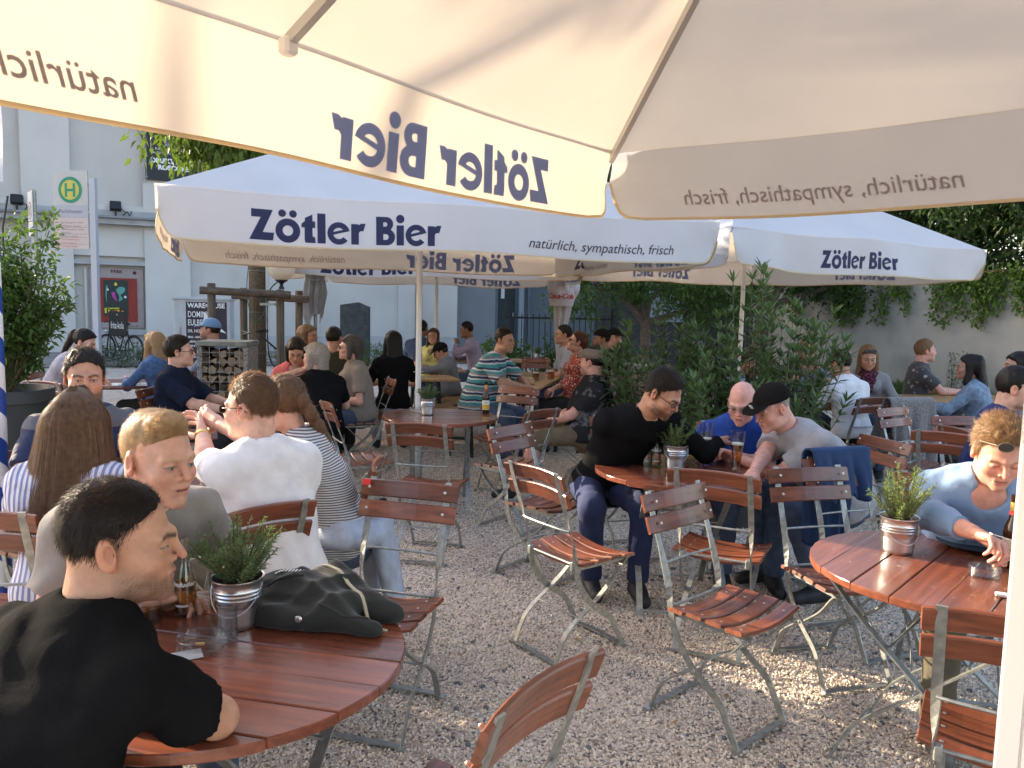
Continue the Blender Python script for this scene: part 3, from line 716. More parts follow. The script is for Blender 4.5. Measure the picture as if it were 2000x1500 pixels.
def cap(m, brim=True, rot=0, kind='ball', emblem=None):
    def go(root, Hm, j):
        M = Hm @ Matrix.Rotation(R(rot), 4, 'Z')
        f = Field((-.13, -.15, .0), (.13, .24, .20), .006)
        if kind == 'ball':
            f.el((0, -.012, .042), (.090, .112, .098), .01); f.plane((0, 0, .040), (0, .12, -1))
            if brim: f.rc((-.035, .085, .052), (.035, .085, .052), .055, .055, .008, flat=((0, .12, 1), 9)); f.rc((-.030, .125, .044), (.030, .125, .044), .045, .045, .01, flat=((0, .2, 1), 8))
        elif kind == 'flat':
            f.el((0, .005, .072), (.098, .125, .050), .02); f.el((0, -.012, .055), (.088, .110, .055), .02); f.plane((0, 0, .034), (0, .10, -1)); f.rc((-.03, .112, .046), (.03, .112, .046), .036, .036, .012, flat=((0, .25, 1), 5))
        V, Q = f.nets(); A_ = np.array(M); put('cap', npmesh('cap', V @ A_[:3, :3].T + A_[:3, 3], Q), root, MATS[m])
        if emblem:
            b = MB(); b.box(.030, .003, .028, (0, .106, .085), M @ Matrix.Rotation(R(-12), 4, 'X')); b.build('emblem', MATS[emblem], root)
    return go
# ------------------------------------------------------------------ shared materials
RED = wood('stained_wood', (.235, .072, .034), (.108, .031, .015), (3, 45, 45), .32, .35)
REDTOP = wood('stained_tabletop', (.235, .070, .037), (.115, .032, .016), (2.2, 40, 40), .24, .5)
REDOLD = wood('worn_tabletop', (.23, .074, .040), (.125, .037, .019), (2.2, 40, 40), .27, .4, wear=(.42, .30, .20))
STEEL = mat('galvanised_steel', (.34, .35, .33), .48, .75, noise=(35, .25), bump=(150, .05))
RIVET = mat('rivet_metal', (.55, .54, .50), .3, .9)
PINE = wood('pale_bench_wood', (.42, .25, .10), (.26, .14, .05), (2, 30, 30), .4, .2)
DARKSTEEL = mat('dark_green_steel', (.02, .035, .03), .5, .3)
ZINC = mat('zinc', (.62, .62, .62), .28, .95, noise=(18, .12), bump=(30, .06))
SOIL = mat('soil', (.03, .02, .014), 1., bump=(90, .8))
def leafmat(n, c, t=.35, rough=.5): return mat(n, c, rough, noise=(3, .35), thin=(t, (c[0] * 1.6, c[1] * 1.7, c[2] * .9)), spec=.35)
ROSE = leafmat('rosemary_green', (.125, .185, .095)); ROSE2 = leafmat('rosemary_pale', (.17, .24, .10)); STEM = mat('woody_stem', (.10, .075, .04), .8)
FABRIC = mat('parasol_fabric', (.585, .58, .60), .85, drape=(2.6, .10), thin=(.19, (.86, .74, .58)), noise=(2.2, .05), bump=(500, .05), spec=.2)
HEM = mat('parasol_hem', (.66, .55, .36), .8, thin=(.3, (.85, .68, .42)))
POLE = mat('parasol_pole_white', (.74, .72, .70), .35)
ALU = mat('parasol_rib', (.50, .48, .45), .4, .3)
INK = mat('navy_print', (.012, .014, .055), .6, thin=(.26, (.26, .32, .62))); INKB = mat('navy_print_through', (.28, .34, .56), .8, thin=(.5, (.42, .52, .82))); INKG = mat('dark_print', (.04, .03, .045), .6, thin=(.2, (.4, .3, .3))); INKGB = mat('grey_print_through', (.34, .30, .32), .8, thin=(.4, (.55, .48, .48)))
GLASS = thin_glass('clear_glass', (.94, .955, .95)); BEER = thin_glass('golden_beer', (.86, .55, .13), .05, 1.1); DUNKEL = mat('dark_wheat_beer', (.30, .11, .03), .1, trans=.5, ior=1.33)
FOAM = mat('beer_foam', (.85, .80, .70), .9); JUICE = thin_glass('amber_drink', (.86, .62, .22), .05, 1.1); BROWNGLASS = mat('brown_glass', (.045, .018, .006), .06, trans=.35, ior=1.5)
WHITE = mat('white_print', (.78, .78, .78), .6); BLACK = mat('black_paint', (.012, .012, .013), .5)

# ------------------------------------------------------------------ folding beer-garden chair
def slat(L, w, t, dish, n=8, axis_up=True):
    """Plank along X, dished by `dish` at its middle, with rounded edges."""
    b = MB(); pf = [(-w / 2 + .004, -t / 2), (w / 2 - .004, -t / 2), (w / 2, -t / 2 + .004), (w / 2, t / 2 - .004), (w / 2 - .004, t / 2), (-w / 2 + .004, t / 2), (-w / 2, t / 2 - .004), (-w / 2, -t / 2 + .004)]
    pts = [(-L / 2 + L * i / n, 0, dish * ((2 * i / n - 1) ** 2 - .5)) for i in range(n + 1)]
    b.sweep(pts, pf); return b
def make_chair(sticker=False):
    root = thing('garden_chair', '', 'chair')
    post = bez([(-.256, .902), (-.228, .815), (-.146, .58), (-.122, .46), (-.10, .375), (-.052, .302), (0, .246), (.052, .208), (.118, .158), (.155, .092), (.20, .006)], 4)
    leg = bez([(.232, .443), (.198, .425), (.12, .336), (0, .246), (-.072, .203), (-.148, .143), (-.182, .088), (-.214, .006)], 4)
    for s in (-1, 1):
        b = MB(); pts = [(s * .168, p.x, p.y) for p in post]
        n = len(pts); pf = [(-.0135, -.003), (.0135, -.003), (.0135, .003), (-.0135, .003)]
        # flat strip: broad face to the rear at the back, then twisted a quarter turn into the legs
        k = next(i for i, p in enumerate(pts) if p[2] < .66); vs = []
        for i, p in enumerate(pts):
            a, c = pts[max(i - 1, 0)], pts[min(i + 1, n - 1)]; d = (Vector(c) - Vector(a)).normalized(); sd = Vector((1, 0, 0)); nr = d.cross(sd).normalized()
            tw = min(max((i - k + 1) / 5, 0), 1) * pi / 2; e = sd * cos(tw) + nr * sin(tw); f = nr * cos(tw) - sd * sin(tw)
            vs += [Vector(p) + e * u + f * v for u, v in pf]
        fs = [(i * 4 + j, i * 4 + (j + 1) % 4, i * 4 + 4 + (j + 1) % 4, i * 4 + 4 + j) for i in range(n - 1) for j in range(4)] + [(3, 2, 1, 0), tuple(range(4 * n - 4, 4 * n))]
        b.add(vs, fs); b.build('back_leg', STEEL, root)
        b = MB(); b.bar([(s * .150, p.x, p.y) for p in leg], .006, .024, up=(1, 0, 0)); 
        b.v = [v for v in b.v]; o = b.build('front_leg', STEEL, root)
        b = MB(); b.ball((s * .174, 0, .246), (.006, .008, .008), 8); b.build('pivot_bolt', RIVET, root, True)
        b = MB(); b.box(.022, .03, .045, (s * .155, -.125, .455), b=.004); b.build('bracket', STEEL, root)
        b = MB(); b.bar([(s * .150, -.115, .437), (s * .150, .225, .441)], .006, .022, up=(0, 0, 1)); b.build('seat_rail', STEEL, root)
    for y, z in ((-.165, .625),):
        b = MB(); b.tube(bez([(-.168, y, z), (-.12, y - .008, z), (0, y - .012, z), (.12, y - .008, z), (.168, y, z)], 3), .0055, 8); b.build('crossbar', STEEL, root, True)
    b = MB(); b.tube([(-.168, -.125, .463), (.168, -.125, .463)], .006, 8); b.build('crossbar', STEEL, root, True)
    b = MB(); b.tube([(-.15, -.08, .20), (.15, -.08, .20)], .005, 8); b.build('crossbar', STEEL, root, True)
    for y in (.20, -.214):
        b = MB(); b.bar(bez([(-.185, y, .008), (-.17, y, .008), (-.13, y - .004, .016), (0, y, .018), (.13, y - .004, .016), (.17, y, .008), (.185, y, .008)], 3), .028, .006, up=(0, 0, 1)); b.build('foot_bar', STEEL, root)
    tilt = math.atan2(.082, .235)
    for k, z in enumerate((.862, .780)):
        y = -.256 + (.902 - z) * .349 + .012
        M = Matrix.Translation((0, y, z)) @ Matrix.Rotation(tilt, 4, 'X') @ Matrix.Rotation(-pi / 2, 4, 'X')
        q = slat(.425, .070, .017, -.030 if True else 0); o = q.build('back_slat', RED, root); o.matrix_local = M
        for s in (-1, 1):
            r = MB(); r.ball((s * .168, 0, -.0165 + .013), (.0065, .0065, .003), 8); r.ball((s * .168, 0, .0135 + .006), (.007, .007, .004), 8); r.build('rivet', RIVET, o, True)
        if sticker and k == 0:
            r = MB(); r.box(.036, .024, .001, (.185, -.018, .0175), Matrix.Rotation(0, 4, 'Z')); r.build('sticker', mat('red_sticker', (.75, .03, .02), .5), o)
    for k in range(4):
        q = slat(.415, .068, .016, .028); o = q.build('seat_slat', RED, root); o.location = (0, -.075 + .086 * k, .462 - .004 * abs(k - 1.5))
        for s in (-1, 1):
            r = MB(); r.ball((s * .150, 0, .0085), (.0065, .0065, .0025), 8); r.build('rivet', RIVET, o, True)
    return root

# ------------------------------------------------------------------ round folding table
def make_round_table(m, dia=.93, n=7, swap=0.):
    root = thing('round_table', '', 'table'); Rr = dia / 2; w = dia / n
    for i in range(n):
        a, c = -Rr + i * w + .0015, -Rr + (i + 1) * w - .0015; poly = []
        ya = np.linspace(a, c, 9)
        hx = lambda y: math.sqrt(max(Rr * Rr - y * y, 1e-6))
        poly = [(-hx(y), y) for y in ya[::-1]] + [(hx(y), y) for y in ya]
        if i in (0, n - 1): poly = [(x, y) for k, (x, y) in enumerate(poly) if abs(x) > .02]
        cx, cy = 0, (a + c) / 2; b = MB(); e = .0028
        sh = lambda p, d: (p[0] * (1 - d / max(.2, math.hypot(*p))) , cy + (p[1] - cy) * (1 - d / (w / 2)))
        rows = [[(*sh(p, e), -.026) for p in poly], [(*p, -.026 + e) for p in poly], [(*p, -e) for p in poly], [(*sh(p, e), 0) for p in poly]]; N = len(poly)
        b.add([q for r in rows for q in r], [tuple(range(N - 1, -1, -1)), tuple(range(3 * N, 4 * N))] + [(r * N + j, r * N + (j + 1) % N, (r + 1) * N + (j + 1) % N, (r + 1) * N + j) for r in range(3) for j in range(N)])
        b.build('plank', m, root).location = (0, 0, .74 + .0012 * ((i * 7) % 3 - 1))
    for s in (-1, 1):
        b = MB(); b.bar([(s * .20, -.36, .702), (s * .20, .36, .702)], .03, .022); b.build('batten', STEEL, root)
    for q, (s, x) in enumerate(((1, .225), (-1, .215))):
        for e in (-1, 1):
            pts = bez([(e * x, s * .34, .690), (e * x, s * .20, .54), (e * x, s * .03, .385), (e * x, -s * .05, .31), (e * x, -s * .22, .16), (e * x, -s * .30, .0)], 4)
            b = MB(); b.bar(pts, .007, .032, up=(1, 0, 0)); b.build('leg', STEEL, root)
            if q == 0:
                b = MB(); b.ball((e * .233, 0, .347), (.006, .01, .01), 8); b.build('pivot_bolt', RIVET, root, True)
        b = MB(); b.tube([(-x, -s * .295, .03), (x, -s * .295, .03)], .006, 8); b.build('crossbar', STEEL, root, True)
        b = MB(); b.tube([(-x, s * .12, .475), (x, s * .12, .475)], .006, 8); b.build('crossbar', STEEL, root, True)
    return root
def make_beer_table(L=2.2, w=.6, z=.765):
    root = thing('beer_table', '', 'table')
    for i in range(4):
        b = MB(); b.box(w / 4 - .003, L, .026, (-w / 2 + w / 8 + i * w / 4, 0, z - .013), b=.003); b.build('plank', PINE, root)
    for s in (-1, 1):
        b = MB()
        for e in (-1, 1): b.bar([(e * (w / 2 - .06), s * (L / 2 - .25), z - .03), (e * (w / 2 - .04), s * (L / 2 - .22), .0)], .035, .035)
        b.bar([(-w / 2 + .06, s * (L / 2 - .24), .35), (w / 2 - .06, s * (L / 2 - .24), .35)], .02, .03); b.build('leg_frame', DARKSTEEL, root)
    return root
def make_bench(L=2.2, w=.26, z=.475):
    root = thing('bench', '', 'bench')
    for i in range(2):
        b = MB(); b.box(w / 2 - .003, L, .026, (-w / 4 + i * w / 2, 0, z - .013), b=.003); b.build('plank', PINE, root)
    for s in (-1, 1):
        b = MB()
        for e in (-1, 1): b.bar([(e * (w / 2 - .03), s * (L / 2 - .25), z - .03), (e * (w / 2), s * (L / 2 - .22), .0)], .03, .03)
        b.bar([(-w / 2 + .02, s * (L / 2 - .24), .2), (w / 2 - .02, s * (L / 2 - .24), .2)], .02, .03); b.build('leg_frame', DARKSTEEL, root)
    return root

# ------------------------------------------------------------------ big square parasol with printed valance
BR = brand_geo()
def umbrella(label, cx, cy, yaw, sx, sy, zc, rise, vh, prints=('brand', 'slogan'), pole=.026, detail=1, group='printed garden parasols', sag=.04, wave=.012, seed=0, square=0., back=True, corner=.10, lean=None):
    root = thing('parasol', label, 'parasol', (cx, cy, 0), R(yaw), group)
    hx, hy = sx / 2, sy / 2; C4 = [(-hx, -hy), (hx, -hy), (hx, hy), (-hx, hy)]; apex = Vector((0, 0, zc + rise)); NS, NT = 24, 14
    rs = np.random.default_rng(seed)
    for e in range(4):
        a, c = Vector((*C4[e], zc)), Vector((*C4[(e + 1) % 4], zc)); L = (c - a).length; dr = (c - a) / L; out = Vector((dr.y, -dr.x, 0))
        b = MB(); vs = []
        for t in range(NT + 1):
            for i in range(NS + 1):
                u = i / NS; tt = t / NT; p = (a * (1 - u) + c * u) * (1 - tt) + apex * tt
                mid = sin(2 * pi * u) ** 2
                p.z -= sag * mid * (1.5 * (1 - tt) * (.35 + tt) + .7 * sin(pi * tt))
                p.z += .006 * sin(9 * u + 4 * tt + e) * mid * min(1, tt * 6)
                vs.append(p)
        fs = [(t * (NS + 1) + i, t * (NS + 1) + i + 1, (t + 1) * (NS + 1) + i + 1, (t + 1) * (NS + 1) + i) for t in range(NT) for i in range(NS)]
        b.add(vs, fs); b.build('canopy', FABRIC, root, True)
        ph = rs.uniform(0, 6, 3)
        def val(x, d, off=0., a=a, dr=dr, out=out, L=L, ph=ph):
            """Point on the valance, x metres from its left end and d metres below the crease."""
            u = x / L; mid = sin(2 * pi * u) ** 2; w = wave * d / vh * (sin(2 * pi * u * 1.6 + ph[0]) + .6 * sin(2 * pi * u * 3.7 + ph[1]))
            p = a + dr * x; ed = min(x, L - x)
            z = zc - sag * 1.5 * .35 * mid - d + .25 * wave * sin(2 * pi * u * 1.3 + ph[2]) * d / vh
            puck = .02 * math.exp(-(ed / .10) ** 2) * sin(d / vh * 5 + ph[1])
            return p + out * (-.002 + .05 * d - .03 * (d / vh) ** 2 * math.exp(-(ed / .2) ** 2) + w + puck + off) + Vector((0, 0, z - zc))
        xs = sorted(set(list(np.linspace(0, L, 40)) + [.01, .025, .045, .07, L - .01, L - .025, L - .045, L - .07])); nd = 7; b = MB(); vs = []; hemv = []
        for x in xs:
            ed = min(x, L - x); full = vh * (1 - .55 * math.exp(-(ed / (corner * .5)) ** 1.6))
            vs += [val(x, full * k / nd if k else -.012) for k in range(nd + 1)]; hemv.append(full)
        fs = [(i * (nd + 1) + k, i * (nd + 1) + k + 1, (i + 1) * (nd + 1) + k + 1, (i + 1) * (nd + 1) + k) for i in range(len(xs) - 1) for k in range(nd)]
        b.add(vs, fs); v = b.build('valance', FABRIC, root, True)
        b = MB(); b.bar([val(x, h - .002) for x, h in zip(xs, hemv)], .004, .012); b.build('hem', HEM, v)
        def printed(V, F, x0, base, w, front, backm, thick):
            for off, m in ((.0025, front), (-.0025, backm)):
                if off < 0 and not back: continue
                q = MB(); q.add([val(x0 + p[0] * w, base - p[1] * w, off) for p in V], F); q.build('printed_words', m, v)
        if 'brand' in prints: printed(BR[0], BR[1], L * .135, vh * .90, L * .312, INK, INKB, 0)
        if 'centre' in prints: printed(BR[0], BR[1], L * .31, vh * .82, L * .28, INK, INKB, 0)
        if 'slogan' in prints:
            V, F = text_geo('natürlich, sympathisch, frisch', 1., 0.004, .28, 1.)
            mx = max(p[0] for p in V); printed([(p[0] / mx, p[1] / mx) for p in V], F, L * .605, vh * .80, L * .295, INKG, INKGB, 0)
    # frame
    for q in range(4):
        b = MB(); b.bar([(C4[q][0] * .995, C4[q][1] * .995, zc - .028), (0, 0, zc + rise - .055)], .022, .034); b.build('rib', ALU, root)
    for e in range(4):
        a, c = Vector((*C4[e], zc)), Vector((*C4[(e + 1) % 4], zc)); m = (a + c) / 2; p = m * .62 + apex * .38
        t = m * .56 + Vector((0, 0, zc)) * .44 + Vector((0, 0, rise * .44 - .10)); t = Vector((m.x * .58, m.y * .58, zc + rise * .40 - .07))
        b = MB(); b.bar([t, Vector((m.x * .04, m.y * .04, zc + rise - .42))], .026, .026); b.build('strut', ALU, root)
        b = MB(); b.bar([Vector((m.x * .985, m.y * .985, zc - .022)), Vector((0, 0, zc + rise - .05))], .024, .030); b.build('rib', ALU, root)
        b = MB(); b.box(.045, .045, .05, (m.x * .975, m.y * .975, zc - .024), b=.008); b.build('rib_shoe', POLE, root)
    b = MB()
    if square:
        s = square / 2; pf = [(-s, -s), (s, -s), (s, s), (-s, s)]; pr = []
        for i in range(4):
            A, B = Vector(pf[i]), Vector(pf[(i + 1) % 4]); N = Vector(((B - A).y, -(B - A).x)).normalized()
            pr += [A + (B - A) * t - N * d for t, d in ((.04, .0), (.30, 0), (.305, .004), (.335, .004), (.34, 0), (.66, 0), (.665, .004), (.695, .004), (.70, 0), (.96, 0))]
        b.sweep([(0, 0, .0), (0, 0, zc + rise)], [(p.x, p.y) for p in pr], up=(0, 1, 0))
    else: b.tube([(0, 0, .0), (0, 0, zc + rise)], pole, 16)
    pl = b.build('pole', POLE, root, not square)
    b = MB(); b.lathe([(.07, zc + rise - .46), (.07, zc + rise - .40), (.04, zc + rise - .38)], 16); b.build('slider', POLE, root, True)
    b = MB(); b.lathe([(.045, .0), (.045, .30), (.036, .32), (.036, .34)], 14) if not square else b.box(.16, .16, .3, (0, 0, .15), b=.01); b.build('ground_sleeve', STEEL, root, not square)
    if square:
        b = MB(); b.ball((0, -square / 2 - .002, .66), (.011, .006, .011), 10); b.ball((-square / 2 - .002, 0, .66), (.006, .011, .011), 10); b.build('bolt', RIVET, root, True)
    else:
        b = MB(); b.tube([(-.045, 0, 1.02), (.045, 0, 1.02)], .005, 6); b.build('pin', RIVET, root, True)
    return root
def folded_umbrella(label, x, y, h, cloth_m, drop, prof=(.03, .12, .19, .12, .10, .14, .08), word=None):
    root = thing('folded_parasol', label, 'parasol', (x, y, 0)); b = MB(); b.tube([(0, 0, 0), (0, 0, h)], .024, 10); b.build('pole', STEEL, root, True)
    r = np.random.default_rng(abs(int(x * 100))); n = 40; rows = 22; vs = []
    for i in range(rows + 1):
        t = i / rows; z = h - .02 - drop * t
        env = float(np.interp(t, (0, .06, .16, .30, .45, .7, 1), prof))
        for j in range(n):
            a = 2 * pi * j / n; f = 1 + (.12 + .18 * t) * (2 * abs(sin(4 * a + .5 * sin(9 * t))) - 1) + .16 * sin(3 * a + 5 * t)
            jag = drop * .30 * max(0, (t - .5) / .5) * (max(0, cos(1.5 * a + .8)) ** 2) + .10 * (abs(sin(2 * a)) - .5) * max(0, 1 - abs(t - .16) / .14)
            vs.append((env * f * cos(a), env * f * sin(a), z - jag))
    b = MB(); b.add(vs, [(i * n + j, i * n + (j + 1) % n, (i + 1) * n + (j + 1) % n, (i + 1) * n + j) for i in range(rows) for j in range(n)]); c = b.build('cover', cloth_m, root, True)
    b = MB(); b.lathe([(.11, h - drop * .52), (.118, h - drop * .50), (.11, h - drop * .48)], 16); b.build('tie', cloth_m, root, True)
    b = MB()
    for k in range(8): b.bar([(.03 * cos(k * pi / 4), .03 * sin(k * pi / 4), h - .05), (.09 * cos(k * pi / 4), .09 * sin(k * pi / 4), h - drop * .8)], .012, .012)
    b.build('rib', ALU, root)
    b = MB(); b.lathe([(.04, 0), (.04, .25), (.03, .27)], 12); b.build('ground_sleeve', STEEL, root, True)
    if word:
        V, F = text_geo(word, 1., .02, .35, .9); mx = max(p[0] for p in V); q = MB()
        q.add([(.225 * cos(-pi / 2 - .2 + (p[0] / mx - .5) * 2.0), .225 * sin(-pi / 2 - .2 + (p[0] / mx - .5) * 2.0), h - drop * .42 + p[1] / mx * .42) for p in V], F); q.build('lettering', mat('red_print', (.45, .02, .02), .6), root)
        q = MB(); vs = []; 
        for i in range(25):
            a = -pi / 2 - .2 + (i / 24 - .5) * 2.4
            for zz, rr in ((-.13, .19), (.0, .218), (.14, .20)): vs.append((rr * cos(a), rr * sin(a), h - drop * .40 + zz))
        q.add(vs, [(i * 3 + k, i * 3 + 3 + k, i * 3 + 4 + k, i * 3 + 1 + k) for i in range(24) for k in range(2)]); q.build('flap', cloth_m, root, True)
    return root

# ------------------------------------------------------------------ rosemary in zinc buckets, bottles, glasses, ashtrays
def rosemary_mesh(seed, stems, hgt, spread, needles, nl=.022, nw=.0016):
    r = np.random.default_rng(seed); V, F = [], []; S = MB()
    for k in range(stems):
        a = r.uniform(0, 2 * pi); rad = spread * math.sqrt(r.random()); H = hgt * r.uniform(.6, 1.1) * (1 - .35 * rad / spread); b0 = np.array((.35 * rad * .05 / .12 * cos(a), .35 * rad * .05 / .12 * sin(a), 0)) * 1.6
        tip = np.array((rad * cos(a), rad * sin(a), H)); mid = (b0 + tip) / 2 + np.array((r.normal() * .012, r.normal() * .012, .03 - .02 * r.random()))
        P = [(1 - t) ** 2 * b0 + 2 * t * (1 - t) * mid + t * t * tip for t in np.linspace(0, 1, 9)]; S.tube([tuple(p) for p in P], [.0022 * (1 - .07 * i) for i in range(9)], 4)
        for q in range(needles):
            t = .12 + .88 * (q + r.random()) / needles; p = (1 - t) ** 2 * b0 + 2 * t * (1 - t) * mid + t * t * tip; ax = 2 * (1 - t) * (mid - b0) + 2 * t * (tip - mid); ax /= np.linalg.norm(ax)
            d = r.normal(size=3); d -= ax * d.dot(ax); d /= np.linalg.norm(d); g = d * r.uniform(.5, 1.) + ax * r.uniform(.5, 1.1); g /= np.linalg.norm(g); L = nl * r.uniform(.6, 1.2) * (1 - .35 * t); sd = np.cross(g, r.normal(size=3)); sd /= np.linalg.norm(sd); sd *= nw
            o = len(V); m = p + g * L * .45; V += [p, m + sd, p + g * L - np.array((0, 0, .12 * L)), m - sd]; F.append((o, o + 1, o + 2, o + 3))
    return npmesh('foliage', np.array(V), np.array(F), False), S.mesh('stems', True, False)
def make_pot(seed, stems, needles, hgt=.19, spread=.13, r0=.052, r1=.068, H=.135, leaf=None, **k):
    root = thing('potted_rosemary', '', 'potted plant')
    b = MB(); pr = [(r0, .0), (r0 + .002, .004)]
    rr = lambda z: r0 + (r1 - r0) * z / H
    for z in (.62, .70, .78): pr += [(rr(z * H) , (z - .03) * H), (rr(z * H) + .0022, z * H), (rr(z * H), (z + .03) * H)]
    pr += [(r1, H - .004), (r1 + .003, H - .001), (r1 + .003, H + .002), (r1 - .002, H + .001), (r0 + .004, .012)]
    b.lathe(pr, 28); b.build('bucket', ZINC, root, True)
    b = MB(); b.lathe([(.001, H - .018), (r1 - .006, H - .02)], 16, caps=False); b.build('soil', SOIL, root, True)
    b = MB(); b.tube([(r1 * cos(t) * 1.0, -(r1 + .004) * sin(t), H - .015 - .075 * sin(t)) for t in np.linspace(0, pi, 14)], .0016, 5); b.build('handle', ZINC, root, True)
    fo, st = rosemary_mesh(seed, stems, hgt, spread, needles, **k); fo.materials.append(leaf or ROSE); st.materials.append(STEM)
    f = put('foliage', fo, root, loc=(0, 0, H - .02)); f['kind'] = 'stuff'; s = put('stems', st, root, loc=(0, 0, H - .02)); s['kind'] = 'stuff'
    return root
def lathe_part(name, prof, m, parent, n=20, caps=True):
    b = MB(); b.lathe(prof, n, caps=caps); return b.build(name, m, parent, True)
def soda_bottle(label, x, y, z, fill=.08, cap_=False):
    t = thing('bottle', label, 'bottle', (x, y, z)); pr = [(.027, 0), (.030, .004), (.030, .085), (.027, .105), (.016, .145), (.012, .165), (.0125, .205), (.0145, .207), (.0145, .220)]
    lathe_part('glass_body', [(p[0], p[1]) for p in pr] + [(.0115, .220), (.0095, .165), (.0135, .145), (.0245, .105), (.0275, .085), (.0275, .010), (.001, .008)], GLASS, t)
    lathe_part('drink', [(.001, .0095), (.0270, .0105), (.0270, fill), (.001, fill)], JUICE, t)
    for k in range(2):
        V, F = text_geo('Almdudler' if k == 0 else 'LIMONADE', .018 if k == 0 else .007, .0006, .25 if k == 0 else 0, 1., 'CENTER'); q = MB()
        q.add([(.0305 * sin(p[0] / .0305), -.0305 * cos(p[0] / .0305), (.088 if k == 0 else .03) + p[1]) for p in V], F); q.build('print', WHITE, t)
    return t
def tumbler(label, x, y, z, r=.034, h=.115, drink=None, level=.0, foam=0., flare=1.):
    t = thing('glass', label, 'glass', (x, y, z)); R1 = r * flare
    lathe_part('glass_body', [(r, 0), (R1, h), (R1 - .002, h), (r - .0025, .012), (.001, .010)], GLASS, t)
    if drink: k = level / h; rr = r + (R1 - r) * k - .0032; lathe_part('drink', [(.001, .0125), (r - .0035, .0130), (rr, level), (.001, level)], drink, t)
    if foam: lathe_part('foam', [(.001, level + .0006), (rr, level + .0006), (rr, level + foam), (.001, level + foam)], FOAM, t)
    return t
def wheat_glass(label, x, y, z, drink, level, foam=.012, h=.235):
    t = thing('beer_glass', label, 'glass', (x, y, z)); k = h / .235
    pr = [(.030, 0), (.031, .006), (.024, .022), (.024, .045), (.028, .09), (.036, .16), (.040, .205), (.039, .235)]; pr = [(a, b * k) for a, b in pr]
    lathe_part('glass_body', pr + [(a - .0022, b) for a, b in reversed(pr[2:])] + [(.001, .024 * k)], GLASS, t, 24)
    ii = [(a - .003, b) for a, b in pr if .02 * k < b < level]; ra = np.interp(level, [b for a, b in pr], [a for a, b in pr]) - .003
    lathe_part('beer', [(.001, .026 * k)] + ii + [(ra, level), (.001, level)], drink, t, 24)
    if foam: lathe_part('foam', [(.001, level + .0008), (ra, level + .0008), (ra + .0004, level + foam), (.001, level + foam)], FOAM, t, 24)
    return t
def beer_bottle(label, x, y, z, lab=True):
    t = thing('beer_bottle', label, 'bottle', (x, y, z))
    lathe_part('glass_body', [(.028, 0), (.0305, .004), (.0305, .125), (.028, .145), (.016, .180), (.0135, .20), (.0130, .245), (.0145, .246), (.0145, .262), (.001, .262)], BROWNGLASS, t, 24)
    lathe_part('collar', [(.0142, .205), (.0140, .236)], mat('gold_foil', (.55, .38, .10), .35, .6), t, 20, False); lathe_part('collar_band', [(.0165, .190), (.0150, .2045)], mat('red_label', (.55, .04, .03), .5), t, 20, False)
    lathe_part('label', [(.0308, .030), (.0308, .108)], mat('cream_label', (.75, .70, .60), .6), t, 24, False); lathe_part('label_band', [(.0310, .034), (.0310, .072)], mat('amber_label', (.66, .36, .03), .6, noise=(40, .3)), t, 24, False)
    q = MB(); V, F = text_geo('Zötler', .012, .0004, .1, 1., 'CENTER'); q.add([(.0312 * sin(p[0] / .0312), -.0312 * cos(p[0] / .0312), .085 + p[1]) for p in V], F); q.build('print', INK, t)
    return t
def ashtray(label, x, y, z, r=.055, butts=0):
    t = thing('ashtray', label, 'ashtray', (x, y, z)); b = MB(); n = 48; pr = [(r - .004, 0), (r, .003), (r, .034), (r - .003, .036), (r - .007, .034), (r - .008, .010), (.001, .007)]; vs = []
    for rr, zz in pr:
        for i in range(n):
            a = 2 * pi * i / n; dip = max(0, 1 - (abs(((a + .5) % (2 * pi / 3)) - pi / 3) / .11) ** 2) * .011 if zz > .03 else 0; vs.append((rr * cos(a), rr * sin(a), zz - dip))
    b.add(vs, [(k * n + i, k * n + (i + 1) % n, (k + 1) * n + (i + 1) % n, (k + 1) * n + i) for k in range(len(pr) - 1) for i in range(n)] + [tuple(range(n - 1, -1, -1)), tuple(range((len(pr) - 1) * n, len(pr) * n))]); b.build('glass_bowl', GLASS, t, True)
    for k in range(butts):
        b = MB(); a = 1.3 * k; b.tube([(-.012 + .01 * k, .004 * k, .0135), (.010 + .008 * k, .012 * sin(a), .0145)], .0037, 7); b.build('cigarette_end', mat('cigarette_filter', (.55, .30, .12), .8), t, True)
    return t
